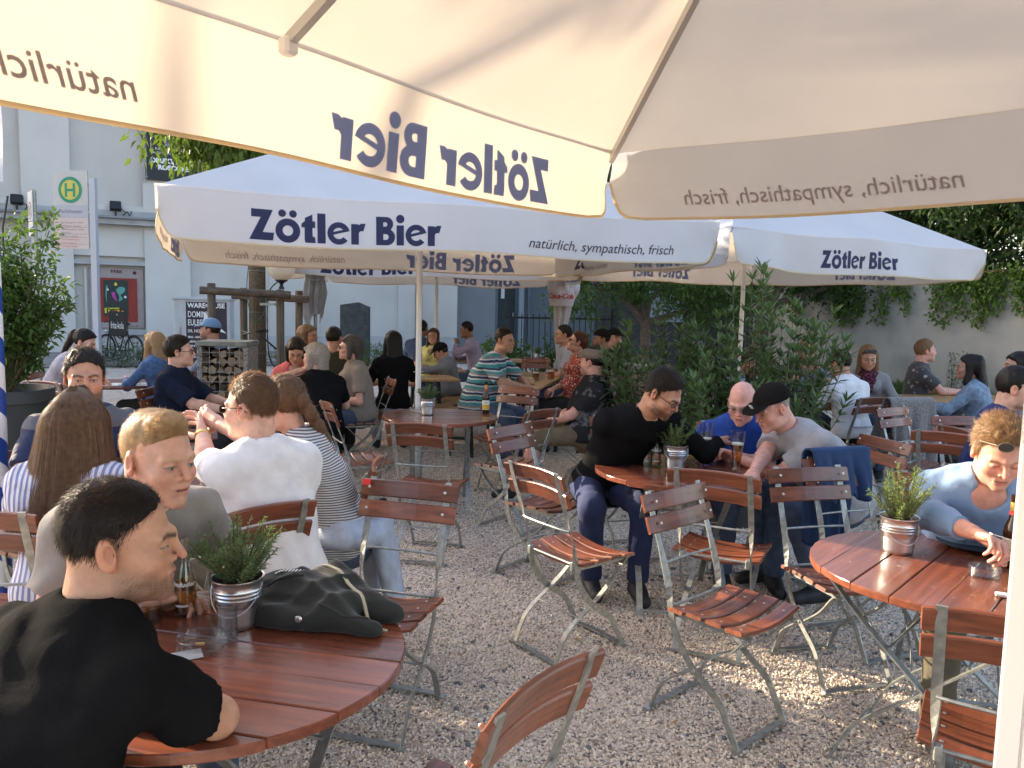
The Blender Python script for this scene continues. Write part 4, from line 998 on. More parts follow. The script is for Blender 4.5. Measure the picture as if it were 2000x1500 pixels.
# ------------------------------------------------------------------ ground
def ground_material():
    m = mat('gravel_ground', (.34, .285, .235), 1.); t = m.node_tree; L = t.links.new; b = t.nodes['Principled BSDF']
    co = [n for n in t.nodes if n.type == 'TEX_COORD'][0]
    v = t.nodes.new('ShaderNodeTexVoronoi'); v.inputs['Scale'].default_value = 78; L(co.outputs['Object'], v.inputs['Vector'])
    n = t.nodes.new('ShaderNodeTexNoise'); n.inputs['Scale'].default_value = .9; n.inputs['Detail'].default_value = 5; L(co.outputs['Object'], n.inputs['Vector'])
    sx = t.nodes.new('ShaderNodeSeparateColor'); L(v.outputs['Color'], sx.inputs[0])
    cr = t.nodes.new('ShaderNodeValToRGB'); e = cr.color_ramp.elements; e[0].position = 0; e[0].color = (.12, .105, .10, 1); e[1].position = 1; e[1].color = (.74, .66, .57, 1)
    q = e.new(.25); q.color = (.44, .365, .30, 1); q = e.new(.6); q.color = (.58, .495, .42, 1); L(sx.outputs[0], cr.inputs[0])
    r = t.nodes.new('ShaderNodeMapRange'); r.inputs[1].default_value = .3; r.inputs[2].default_value = .7; r.inputs[3].default_value = .82; r.inputs[4].default_value = 1.12; L(n.outputs[0], r.inputs[0])
    x = t.nodes.new('ShaderNodeMix'); x.data_type = 'RGBA'; x.blend_type = 'MULTIPLY'; x.inputs[0].default_value = 1; L(cr.outputs[0], x.inputs[6]); L(r.outputs[0], x.inputs[7]); L(x.outputs[2], b.inputs['Base Color'])
    bu = t.nodes.new('ShaderNodeBump'); bu.inputs['Strength'].default_value = .9; bu.inputs['Distance'].default_value = .012; bu.invert = True; L(v.outputs['Distance'], bu.inputs['Height']); L(bu.outputs[0], b.inputs['Normal'])
    return m
GROUND = ground_material()
b = MB(); b.add([(-70, -30, 0), (70, -30, 0), (70, 110, 0), (-70, 110, 0)], [(0, 1, 2, 3)]); tag(b.build('ground', GROUND), kind='structure')

def gravel(n_near=95000, n_far=75000):
    r = np.random.default_rng(3)
    def wedge(n, y0, y1):
        y = np.sqrt(r.uniform(y0 * y0, y1 * y1, n)); x = r.uniform(-.78, .78, n) * (y + .15); return np.stack([x, y, r.uniform(-.002, .004, n)], 1)
    P = np.concatenate([wedge(n_near, 1.2, 4.6), wedge(n_far, 4.6, 9.0)]); me = bpy.data.meshes.new('gravel'); me.vertices.add(len(P)); me.vertices.foreach_set('co', P.astype(np.float32).ravel())
    o = tag(put('gravel', me), kind='stuff')
    g = bpy.data.node_groups.new('scatter_pebbles', 'GeometryNodeTree'); g.interface.new_socket('Geometry', in_out='INPUT', socket_type='NodeSocketGeometry'); g.interface.new_socket('Geometry', in_out='OUTPUT', socket_type='NodeSocketGeometry')
    N = g.nodes.new; L = g.links.new; gi = N('NodeGroupInput'); go = N('NodeGroupOutput')
    ic = N('GeometryNodeMeshIcoSphere'); ic.inputs['Radius'].default_value = .0062; ic.inputs['Subdivisions'].default_value = 1
    sm = N('GeometryNodeSetMaterial'); L(ic.outputs['Mesh'], sm.inputs['Geometry'])
    pm = mat('pebble', (.4, .34, .28), .95); t = pm.node_tree; oi = t.nodes.new('ShaderNodeObjectInfo'); cr = t.nodes.new('ShaderNodeValToRGB'); e = cr.color_ramp.elements
    e[0].position = 0; e[0].color = (.10, .10, .105, 1); e[1].position = 1; e[1].color = (.84, .755, .64, 1)
    for p, c in ((.05, (.36, .29, .23)), (.20, (.62, .51, .41)), (.55, (.73, .62, .51)), (.8, (.80, .70, .59))):
        q = e.new(p); q.color = (*c, 1)
    t.links.new(oi.outputs['Random'], cr.inputs[0]); t.links.new(cr.outputs[0], t.nodes['Principled BSDF'].inputs['Base Color'])
    sm.inputs['Material'].default_value = pm
    io = N('GeometryNodeInstanceOnPoints'); L(gi.outputs[0], io.inputs['Points']); L(sm.outputs[0], io.inputs['Instance'])
    rv = N('FunctionNodeRandomValue'); rv.data_type = 'FLOAT_VECTOR'; rv.inputs[0].default_value = (0, 0, 0); rv.inputs[1].default_value = (6.3, 6.3, 6.3); L(rv.outputs[0], io.inputs['Rotation'])
    rs = N('FunctionNodeRandomValue'); rs.data_type = 'FLOAT_VECTOR'; rs.inputs[0].default_value = (.55, .45, .35); rs.inputs[1].default_value = (1.65, 1.25, .95); L(rs.outputs[0], io.inputs['Scale'])
    L(io.outputs[0], go.inputs[0]); md = o.modifiers.new('scatter', 'NODES'); md.node_group = g
    return o
gravel()
r_ = np.random.default_rng(44); V_, F_ = [], []
for k in range(420):                                  # bigger dark stones lying among the pebbles
    y = math.sqrt(r_.uniform(1.7, 50)); x = r_.uniform(-.7, .75) * y; q = MB(); s_ = r_.uniform(.007, .015); q.ball((0, 0, 0), (s_ * r_.uniform(.8, 1.5), s_, s_ * .6), 6, Mx((x, y, .006), r_.uniform(0, 6), r_.uniform(-.4, .4)))
    F_ += [tuple(i + len(V_) for i in f) for f in q.f]; V_ += q.v
me = bpy.data.meshes.new('dark_stones'); me.from_pydata(V_, [], F_); me.validate(); tag(put('dark_stones', me, None, mat('dark_stone_grey', (.13, .135, .15), .9, noise=(30, .4))), kind='stuff')
V_, F_ = [], []
for k in range(150):                                  # dry leaf scraps
    y = math.sqrt(r_.uniform(1.7, 60)); x = r_.uniform(-.7, .75) * y; a = r_.uniform(0, 6.3); l = r_.uniform(.010, .026); w = l * r_.uniform(.25, .5); o = len(V_); z = .012
    V_ += [(x + l * cos(a), y + l * sin(a), z + r_.uniform(0, .006)), (x - w * sin(a), y + w * cos(a), z), (x - l * cos(a), y - l * sin(a), z + r_.uniform(0, .006)), (x + w * sin(a), y - w * cos(a), z + .003)]; F_.append((o, o + 1, o + 2, o + 3))
me = bpy.data.meshes.new('dry_leaves'); me.from_pydata(V_, [], F_); tag(put('dry_leaves', me, None, mat('dry_leaf', (.38, .22, .09), .9, noise=(8, .5))), kind='stuff')

# ------------------------------------------------------------------ foliage helpers
def leaf_cloud(clumps, per, rad, L, Wd, seed, droop=.5, updir=None, flat=1.):
    """Leaf-shaped faces around clump centres; returns vertices and quads (two halves folded on the midrib)."""
    r = np.random.default_rng(seed); C = np.repeat(np.asarray(clumps, float), per, 0); n = len(C)
    rr = np.repeat(np.broadcast_to(rad, len(clumps)), per)[:, None]; d = r.normal(size=(n, 3)); d /= np.linalg.norm(d, axis=1)[:, None]; P = C + d * rr * (r.random((n, 1)) ** .5) * np.array((1, 1, flat))
    g = d * .6 + r.normal(size=(n, 3)) * .7; g[:, 2] -= droop; g /= np.linalg.norm(g, axis=1)[:, None]
    s = np.cross(g, r.normal(size=(n, 3)) * .6 + np.array((0, 0, 1.))); s /= np.maximum(np.linalg.norm(s, axis=1), 1e-6)[:, None]; nn = np.cross(s, g)
    l = L * r.uniform(.6, 1.25, (n, 1)); w = Wd * r.uniform(.7, 1.2, (n, 1))
    V = np.stack([P, P + g * l * .42 + s * w * .5 + nn * w * .16, P + g * l - np.array((0, 0, 1)) * l * .12, P + g * l * .42 - s * w * .5 + nn * w * .16], 1).reshape(-1, 3)
    i = np.arange(n)[:, None] * 4; return V, np.concatenate([i + np.array([[0, 1, 2]]), i + np.array([[0, 2, 3]])], 0)
def limb(b, p0, p1, r0, r1, bend=.1, seed=0, n=6):
    r = random.Random(seed); p0, p1 = Vector(p0), Vector(p1); m = (p0 + p1) / 2 + Vector((r.uniform(-1, 1), r.uniform(-1, 1), r.uniform(-.2, .6))) * bend * (p1 - p0).length
    P = bez([p0, m, p1], 4); k = len(P) - 1; b.tube(P, [r0 + (r1 - r0) * i / k for i in range(k + 1)], n)
BARK = mat('bark', (.10, .075, .055), .95, noise=(20, .35), bump=(40, .9))
MAPLE = leafmat('bright_green_leaf', (.080, .120, .022), .33); DARKLEAF = leafmat('dark_green_leaf', (.030, .058, .018), .3); MIDLEAF = leafmat('mid_green_leaf', (.050, .095, .022), .35); IVYL = leafmat('ivy_leaf', (.085, .15, .03), .35)
LAUREL = leafmat('laurel_leaf', (.060, .105, .024), .3, .35); OLEAN = leafmat('oleander_leaf', (.10, .15, .060), .25, .38)
def tree(label, x, y, trunk_h, tr, ells, nclump, per, crad, leaf, m, seed, cat='tree', droop=.5, z0=0., name='tree', group=None):
    """ells = crown lobes (dx,dy,z,rx,ry,rz); clumps fill the lobes' outer half so that gaps show."""
    t = thing(name, label, cat, (x, y, z0), group=group); r = np.random.default_rng(seed); b = MB()
    limb(b, (0, 0, -.05), (.05, 0, trunk_h), tr, tr * .7, .03, seed, 10); cl = []
    for k, (dx, dy, z, rx, ry, rz) in enumerate(ells):
        limb(b, (.03, 0, trunk_h * .92), (dx, dy, z), tr * .6, tr * .12, .12, seed + k)
        m_ = max(3, int(nclump * rx * ry * rz / sum(e[3] * e[4] * e[5] for e in ells)))
        d = r.normal(size=(m_, 3)); d /= np.linalg.norm(d, axis=1)[:, None]; q = d * (r.uniform(.35, 1, (m_, 1)) ** .6) * np.array((rx, ry, rz)) + np.array((dx, dy, z)); cl.append(q)
        for p in q[:6]: limb(b, (dx * .8, dy * .8, z - rz * .2), tuple(p), tr * .16, tr * .04, .1, seed + k, 4)
    b.build('trunk', BARK, t, True); cl = np.concatenate(cl); V, F = leaf_cloud(cl, per, crad * r.uniform(.6, 1.3, len(cl)), leaf[0], leaf[1], seed, droop)
    c = put('crown', npmesh('crown', V, F, False), t, m); c['kind'] = 'stuff'
    return t

# ------------------------------------------------------------------ the theatre building on the left and at the back
PLASTER = mat('white_plaster', (.60, .565, .53), .92, noise=(1.3, .06), bump=(55, .25)); PLASTER2 = mat('rough_plaster', (.55, .515, .475), .95, noise=(.9, .08), bump=(38, .5), alt=((.42, .39, .36), .8, .62, .85))
PLASTERG = mat('shaded_grey_plaster', (.22, .23, .245), .95, noise=(1.1, .1), bump=(40, .4)); LEDGE = mat('ledge_stone', (.38, .375, .375), .9, noise=(4, .15), bump=(25, .5)); SHEET = mat('ledge_sheet_metal', (.24, .25, .26), .6, .2, noise=(6, .2))  # grey wing plaster: shade of a turned-away face put into the colour
BLD = thing('theatre_building', 'long white plastered building with pilasters and a stone ledge behind the garden', 'building', (-13.92, 21.46, -.729), R(24.6)); BLD.scale = (1.45,) * 3
def wbox(name, s0, s1, z0, z1, proud, m, parent=None, depth=.5, b_=.0, d0=None):
    b = MB(); y0 = -proud; y1 = depth if d0 is None else d0; b.box(s1 - s0, y1 - y0, z1 - z0, ((s0 + s1) / 2, (y0 + y1) / 2, (z0 + z1) / 2), b=b_); return b.build(name, m, parent or BLD)
wbox('wall', -16, 9.1, .4, 6.0, 0, PLASTER2, depth=6)
for s0, s1 in ((-16, -9.75), (-9.5, -8.85), (-8.62, 9.1)): wbox('slotted_parapet', s0, s1, 6.0, 6.6, 0, PLASTER2, depth=.3)  # gaps invented out of view so sun streaks reach the gravel
wbox('pilaster', -1.6, -.2, 3.42, 6.55, .16, PLASTER, d0=-.002); wbox('pilaster', .42, 1.22, 3.42, 6.55, .16, PLASTER, d0=-.002); wbox('pilaster', 2.46, 3.30, 3.42, 6.55, .16, PLASTER, d0=-.002)
wbox('pilaster', .55, 1.24, .4, 3.05, .16, PLASTER, d0=-.002); wbox('pilaster', 2.47, 3.30, .4, 3.05, .16, PLASTER, d0=-.002); wbox('pilaster', 7.65, 8.05, .4, 6.55, .06, PLASTER2, d0=-.002); wbox('pilaster', 4.85, 5.9, .4, 6.55, .03, PLASTER2, d0=-.002)
wbox('recess_head', 1.24, 2.47, 2.45, 3.05, .10, PLASTER, d0=-.002)
for z0, z1, p, m in ((3.05, 3.16, .34, LEDGE), (3.16, 3.20, .42, SHEET), (3.20, 3.32, .24, LEDGE), (3.32, 3.42, .20, PLASTER)): wbox('ledge', -16, 3.45, z0, z1, p, m, d0=-.003)
wbox('plinth', -16, 9.1, .4, .92, .05, mat('grey_plinth', (.45, .44, .43), .95, noise=(2, .15), bump=(30, .5)), d0=-.004)
wbox('sill', 1.24, 2.47, .92, 1.02, .14, LEDGE, d0=-.004); wbox('sill', 1.24, 2.47, 2.28, 2.36, .16, LEDGE, d0=-.004)
wbox('coping', -8.62, 9.1, 6.6, 6.67, .1, SHEET, depth=.4)
wbox('wing_wall', 9.12, 10.22, .0, 6.3, -.35, PLASTERG, depth=5); wbox('wing_wall', 10.22, 16.5, .0, 6.3, -.35, mat('shaded_blue_plaster', (.12, .145, .17), .95, noise=(1, .1)), depth=5)  # both wing plasters carry shade in their colour, the face isn't turned
DOORM = mat('dark_metal_door', (.035, .042, .045), .5, .3, noise=(5, .2))
d = wbox('door', 10.30, 10.74, .55, 2.36, -.33, DOORM, d0=.36); dn = wbox('notice', 10.36, 10.45, 1.85, 2.12, -.325, mat('paper', (.6, .6, .62), .8), d, d0=.332)
q = MB(); q.box(.03, .04, .12, (10.68, .30, 1.45), b=.006); q.build('handle', STEEL, d)
for s0, w, m in ((8.12, .07, mat('beige_pipe', (.50, .46, .40), .6)), (10.86, .11, mat('grey_pipe', (.24, .28, .32), .5)), (11.06, .07, mat('dark_pipe', (.09, .11, .14), .5))):
    q = MB(); q.tube([(s0, -.10 if s0 < 9 else .22, .5), (s0, -.10 if s0 < 9 else .22, 6.2)], w / 2 * 1.3, 10); pz = q.build('downpipe', m, BLD, True)
    for z in (1.4, 2.9, 4.4):
        q = MB(); q.lathe([(w * .75, z), (w * .75, z + .04)], 10, Mx((s0, -.10 if s0 < 9 else .22, 0))); q.build('pipe_clip', SHEET, pz)
q = MB(); q.tube([(1.42, -.06, .9), (1.42, -.06, 2.2)], .022, 8); q.build('conduit', PLASTER, BLD, True)
BM = Matrix.Translation((-13.92, 21.46, -.729)) @ Matrix.Rotation(R(24.6), 4, 'Z') @ Matrix.Scale(1.45, 4)
def onwall(s, z, proud): return BM @ Matrix.Translation((s, -proud, z)) @ Matrix.Rotation(R(90), 4, 'X')       # local XY lies on the wall face
def at_wall(o, s, z, proud):
    p = BM @ Vector((s, -proud, z)); o.location = p; o.rotation_euler = (0, 0, R(24.6)); o.scale = (1.45,) * 3; return o
UP = Matrix.Rotation(R(90), 4, 'X')
def flat(x, z, y=0.): return Matrix.Translation((x, -y, z)) @ UP

# pavement with its kerb along the building
b = MB(); pts = []
for s, off in ((-14, 0), (16, 0)):
    for o, z in ((-3.0, .02), (-3.0, .12), (-2.9, .12), (-2.7, .122), (.3, .124)): p = BM @ Vector((s, o, 0)); pts.append((p.x, p.y, z))
b.add(pts, [(i, i + 5, i + 6, i + 1) for i in range(4)]); tag(b.build('pavement', mat('pavement_grey', (.25, .235, .22), .95, noise=(6, .2), bump=(60, .4))), kind='structure')

# show case with poster
t = at_wall(thing('show_case', 'framed show case headed PARK with a red backing and a dark disco poster', 'show case'), 1.50, 1.04, .02)
POSTG = mat('showcase_frame', (.33, .27, .26), .6, noise=(8, .1)); q = MB(); q.box(.96, .06, 1.18, (.46, 0, .60), b=.01); q.build('case', POSTG, t)
q = MB(); q.box(.72, .012, .86, (.46, -.034, .56)); q.build('backing', mat('red_backing', (.26, .035, .025), .7, noise=(5, .15)), t)
q = MB(); q.box(.43, .006, .70, (.44, -.044, .60)); po = q.build('poster', mat('dark_poster', (.018, .028, .026), .5), t)
text('heading', 'PARK', t, flat(.46, 1.09, .0315), mat('brown_print', (.10, .02, .02), .7), .085, .003, align='CENTER'); text('footer', 'kempten.de', t, flat(.55, .035, .0315), mat('brown_print', (.1, .02, .02)), .06)
for sx in (.14, .78):
    q = MB(); q.prism(_arc(0, 0, .035, 0, 330, 10), 0, .002, flat(sx, 1.10, .031)); q.prism([(-.03, 0), (0, .06), (.03, 0)], .002, .004, flat(sx, 1.08, .031)); q.build('crest', MATS['brown_print'], t)
def blob(name, pts, m, x, z, y=.048): 
    q = MB(); P = [tuple(p)[:2] for p in bez([(a, c, 0) for a, c in pts + [pts[0]]], 4)][:-1]; q.prism(P, 0, .0015, flat(x, z, y)); return q.build(name, m, po)
TEAL = mat('poster_teal', (.10, .33, .27), .6); MAG = mat('poster_magenta', (.45, .05, .30), .6); YEL = mat('poster_yellow', (.62, .55, .04), .6); ORA = mat('poster_orange', (.65, .22, .03), .6)
blob('figure', [(-.02, .10), (.05, .16), (.14, .14), (.13, .06), (.06, .0), (.10, -.07), (.03, -.12), (.04, -.03)], TEAL, .46, .66); blob('figure', [(-.10, .06), (-.04, .08), (-.03, .0), (0, -.10), (-.05, -.06), (-.08, -.01)], MAG, .46, .64); blob('figure', [(-.03, 0), (0, .05), (.03, 0), (0, -.02)], YEL, .44, .86)
blob('figure', [(-.17, .20), (-.14, .22), (-.165, 0), (-.15, -.12), (-.18, 0)], TEAL, .44, .62); blob('figure', [(0, 0), (.02, .03), (.05, .0), (.02, -.02)], WHITE, .27, .76); blob('figure', [(0, 0), (.02, .03), (.05, .0), (.02, -.02)], WHITE, .58, .62)
q = MB(); q.box(.26, .002, .10, (.38, -.0485, .345), Matrix.Rotation(R(-2), 4, 'Y')); q.build('banderole', YEL, po); text('title', 'DiSCO', po, flat(.27, .315, .051), BLACK, .11, .006); q = MB(); q.box(.22, .002, .07, (.50, -.0488, .295), Matrix.Rotation(R(-3), 4, 'Y')); q.build('banderole', ORA, po); text('title', 'BREZEN', po, flat(.41, .275, .0515), mat('dark_red_print', (.12, .02, .01)), .062, .003)
# black banner high on the wall
t = at_wall(thing('wall_banner', 'black club banner with white lettering high on the white wall by the leaves', 'banner'), 2.52, 3.95, .22); q = MB(); q.box(.92, .03, 1.65, (.48, 0, .83)); q.build('panel', mat('banner_black', (.016, .017, .021), .5), t)
for sx in (-.02, .985):
    q = MB(); q.tube([(sx, .02, -.05), (sx, .02, 1.75)], .018, 8); q.build('frame_tube', STEEL, t, True)
for z in (.05, .45, .9, 1.3):
    q = MB(); q.box(.05, .012, .018, (.01, -.016, z)); q.build('clip', STEEL, t)
text('lettering', 'park', t, flat(.055, 1.16, .017), WHITE, .40, .022); text('lettering', 'HOUSE & ELEKTRO,', t, flat(.50, .66, .017), WHITE, .062, 0, align='CENTER'); text('lettering', 'FUNK & SOUL, HIP HOP', t, flat(.50, .585, .017), WHITE, .062, align='CENTER'); text('lettering', 'ABSSHAKIN PARTYSOUND', t, flat(.50, .51, .017), WHITE, .062, align='CENTER')
text('lettering', 'DIREKT A.D.O.', t, flat(.50, .34, .017), WHITE, .125, .007, align='CENTER'); text('lettering', 'ROSCORE', t, flat(.50, .215, .017), WHITE, .125, .007, align='CENTER')
for r0 in (.30, .26):
    q = MB(); n = 40; q.add([(.50 + r * cos(2 * pi * i / n), 1.0 + r * sin(2 * pi * i / n), 0) for i in range(n) for r in (r0, r0 - .014)], [(2 * i, 2 * i + 1, (2 * i + 3) % (2 * n), (2 * i + 2) % (2 * n)) for i in range(n)], flat(0, 0, .0165)); q.build('ring', mat('grey_print', (.3, .3, .3)), t)
# floodlights on the ledge
for k, (s, lab) in enumerate(((.36, 'black floodlight on the ledge behind the no stopping sign'), (1.98, 'black floodlight with loose cables on the ledge beside the bus stop sign'))):
    t = at_wall(thing('floodlight', lab, 'floodlight', group='floodlights on the ledge'), s, 3.20, .30); q = MB(); q.box(.20, .13, .17, (0, -.02, .20), Matrix.Rotation(R(-18), 4, 'X'), .012); q.build('housing', BLACK, t); q = MB(); q.box(.03, .05, .12, (0, .02, .06)); q.build('bracket', BLACK, t)
    q = MB(); q.tube(bez([(.09, 0, .16), (.17, .01, .08), (.12, 0, .02), (.20, .02, .10), (.24, .02, .03), (.28, .03, .12)], 5), .008, 5); q.build('cable', BLACK, t, True)

# utility cabinet with the club poster
t = at_wall(thing('utility_cabinet', 'pale grey utility cabinet with a black club poster on its door', 'cabinet'), 2.2, .56, 3.2); t.location = (-6.02, 14.0, .47); t.rotation_euler = (0, 0, R(8)); t.scale = (1.12,) * 3; q = MB(); q.box(.84, .30, .43, (.43, .17, -.205)); q.build('base', mat('grey_plinth', (.45, .44, .43)), t); q = MB(); q.box(.86, .32, 1.04, (.43, .16, .53), b=.01); q.build('housing', mat('cabinet_grey', (.44, .46, .48), .5, noise=(7, .12)), t); q = MB(); q.box(.92, .38, .05, (.43, .16, 1.065), b=.012); q.build('lid', mat('cabinet_grey', (.44, .46, .48)), t)
q = MB(); q.box(.02, .02, .18, (.10, -.01, .52), b=.004); q.build('handle', STEEL, t); q = MB(); q.box(.62, .006, .98, (.50, -.004, .52)); po = q.build('poster', mat('poster_black', (.028, .02, .032), .5), t)
text('title', 'WARE=OUSE', po, flat(.215, .92, .0085), WHITE, .105, .003, sx=.92); text('title', 'DOMINIK', po, flat(.215, .77, .0085), WHITE, .135, .001, sx=.62); text('title', 'EULBERG', po, flat(.215, .64, .0085), WHITE, .135, .001, sx=.60)
for k, w in enumerate(('DR. HOPPEL', 'BERG - GRINDER - BONG', 'FABIAN - LUIS - MOOD', 'TOM & TONIC')): text('line', w, po, flat(.215, .53 - .07 * k - .02 * (k > 0), .0085), WHITE, .065 if k == 0 else .042, .001, sx=.8)
text('date', '12. MAI', po, flat(.215, .13, .0085), WHITE, .13, .002, sx=.8); q = MB(); q.prism([(.46, .86), (.80, .52), (.46, .62)], 0, .0015, flat(0, 0, .0075)); q.build('wedge', WHITE, po)

# bus stop sign, no-stopping sign, flag, striped pole
t = thing('bus_stop_sign', 'pale bus stop sign with a green and yellow H on a slim grey post', 'bus stop sign', (-5.80, 11.0, .5), R(-8)); q = MB(); q.box(.085, .06, 3.25, (0, 0, 1.135)); q.build('post', mat('sign_post', (.42, .45, .52), .45, .2), t)
q = MB(); q.prism([(-.60, 1.80), (-.075, 1.80), (-.075, 2.86), (-.52, 2.86), (-.60, 2.80)], -.012, .012, UP); pn = q.build('panel', mat('sign_panel', (.50, .50, .49), .5, noise=(4, .05)), t)
q = MB(); q.box(.521, .003, .17, (-.338, -.0135, 2.31)); q.build('name_strip', mat('sign_strip', (.42, .43, .50), .5), pn); q = MB(); q.box(.521, .003, .42, (-.338, -.0135, 2.01)); q.build('timetable_strip', mat('sign_pink', (.58, .48, .46), .5), pn)
def disc(name, r, m, M, p, n=40): q = MB(); q.prism(_arc(0, 0, r, 0, 360 - 360 / n, n - 1), 0, .002, M); return q.build(name, m, p)
GRN = mat('sign_green', (.02, .26, .15), .5); disc('ring', .178, GRN, flat(-.335, 2.60, .0135), pn); disc('disc', .134, mat('sign_yellow', (.55, .50, .10), .5), flat(-.335, 2.60, .0160), pn); text('letter', 'H', pn, flat(-.335, 2.51, .0190), GRN, .255, .006, align='CENTER'); text('stop_name', 'Parktheater', pn, flat(-.335, 2.285, .0160), mat('sign_text', (.10, .10, .12)), .075, align='CENTER')
for k, (a, c) in enumerate((('1', 'ZUM Memminger Str - Haltest.'), ('4', 'ZUM Residenz - Illerstadion'), ('2', 'ZUM Memminger Str - Thingers'), ('7', 'ZUM Rathaus'), ('9', 'ZUM Ahorn Mariaberg'), ('100', 'ZUM Schwabelsberg Ost'), ('200', 'ZUM zu Lindenberg'), ('400', 'ZUM Rottach Steufzg'))):
    mm = mat('sign_red', (.45, .05, .04)) if k > 4 else MATS['sign_text']; text('route', a, pn, flat(-.585, 2.145 - .046 * k, .0160), mm, .044 if k > 4 else .034); text('destination', c, pn, flat(-.49, 2.147 - .046 * k, .0160), mm, .027)
    if k in (1, 3, 4, 6): q = MB(); q.box(.48, .001, .003, (-.335, -.0158, 2.139 - .046 * k)); q.build('rule', MATS['sign_text'], pn)
for z in (1.9, 2.3, 2.7):
    q = MB(); q.box(.05, .03, .03, (-.055, 0, z)); q.build('bracket', STEEL, t)
t = thing('road_sign', 'narrow white sign with a crossed grey ring above the laurel bush', 'road sign', (-6.08, 10.05, 0), R(-48)); q = MB(); q.tube([(.0, .03, 0), (.0, .03, 2.96)], .03, 10); q.build('post', STEEL, t, True); q = MB(); q.box(.24, .012, .56, (-.02, -.008, 2.66), b=.004); pn = q.build('panel', mat('sign_white', (.62, .64, .66), .45), t)
q = MB(); n = 36; q.add([(r * .85 * cos(2 * pi * i / n), r * sin(2 * pi * i / n), 0) for i in range(n) for r in (.115, .09)], [(2 * i, 2 * i + 1, (2 * i + 3) % (2 * n), (2 * i + 2) % (2 * n)) for i in range(n)], flat(-.02, 2.70, .0165)); q.build('ring', mat('faded_grey', (.30, .30, .29)), pn)
q = MB()
for a in (52, -52): q.box(.20, .002, .018, (0, 0, 0), Matrix.Translation((-.02, -.0165 - .001 * (a > 0), 2.70)) @ Matrix.Rotation(R(a), 4, 'Y'))
q.build('cross', MATS['faded_grey'], pn)
t = thing('beach_flag', 'white beach flag with dark brand lettering at the left edge', 'flag', (-5.86, 9.0, 0)); q = MB(); q.tube([(.05, .02, 0), (.07, .02, 2.4), (.14, .02, 2.75)], .011, 6); q.build('rod', BLACK, t, True)
q = MB(); vs = []; 
for i in range(15):
    z = 2.9 + i * .13
    for j in range(7): vs.append((-.68 + .80 * j / 6 * (1 - .25 * (i / 14) ** 3), .02 * sin(5 * j / 6 + i * .5), z))
q.add(vs, [(i * 7 + j, i * 7 + j + 1, i * 7 + j + 8, i * 7 + j + 7) for i in range(14) for j in range(6)]); fl = q.build('flag_cloth', mat('flag_white', (.62, .62, .66), .8, thin=(.3, (.6, .6, .62))), t, True)
q = MB(); q.add([(-.62 + p[0] * .71, p[1] * .71 + 3.28, -.03) for p in BR[0]], BR[1], Matrix.Rotation(0, 4, 'X')); q.v = [(v[0], -.03, v[1]) for v in q.v]; q.build('lettering', INKG, fl); q = MB()
for k in range(4): q.tube([(-.02 + .03 * k, -.03, 3.52), (.0 + .03 * k, -.03, 3.62 + .04 * (k % 2)), (.03 + .02 * k, -.03, 3.54 + .05 * (k % 3))], .008, 5)
q.build('emblem', INKG, fl)
def spiral_material():
    m = mat('blue_white_spiral', (.7, .7, .7), .4); t = m.node_tree; L = t.links.new; bs = t.nodes['Principled BSDF']; co = [n for n in t.nodes if n.type == 'TEX_COORD'][0]; sp = t.nodes.new('ShaderNodeSeparateXYZ'); L(co.outputs['Object'], sp.inputs[0])
    at = t.nodes.new('ShaderNodeMath'); at.operation = 'ARCTAN2'; L(sp.outputs[1], at.inputs[0]); L(sp.outputs[0], at.inputs[1]); d = t.nodes.new('ShaderNodeMath'); d.operation = 'MULTIPLY'; d.inputs[1].default_value = 1 / (2 * pi); L(at.outputs[0], d.inputs[0])
    a = t.nodes.new('ShaderNodeMath'); a.operation = 'MULTIPLY_ADD'; a.inputs[1].default_value = 4.2; L(sp.outputs[2], a.inputs[0]); L(d.outputs[0], a.inputs[2]); f = t.nodes.new('ShaderNodeMath'); f.operation = 'FRACT'; L(a.outputs[0], f.inputs[0]); g = t.nodes.new('ShaderNodeMath'); g.operation = 'GREATER_THAN'; g.inputs[1].default_value = .5; L(f.outputs[0], g.inputs[0])
    x = t.nodes.new('ShaderNodeMix'); x.data_type = 'RGBA'; x.inputs[6].default_value = (.70, .69, .68, 1); x.inputs[7].default_value = (.01, .05, .26, 1); L(g.outputs[0], x.inputs[0]); L(x.outputs[2], bs.inputs['Base Color']); return m
t = thing('striped_pole', 'round blue and white spiral striped pole at the left edge', 'pole', (-2.375, 3.6, 0)); q = MB(); q.tube([(0, 0, .02), (0, 0, 2.2)], .042, 20); q.build('shaft', spiral_material(), t, True); q = MB(); q.ball((0, 0, 2.23), .05, 12); q.build('cap', mat('pole_cap', (.01, .05, .26), .4), t, True); q = MB(); q.lathe([(.18, 0), (.18, .02), (.07, .03)], 20); q.build('base_plate', STEEL, t, True)

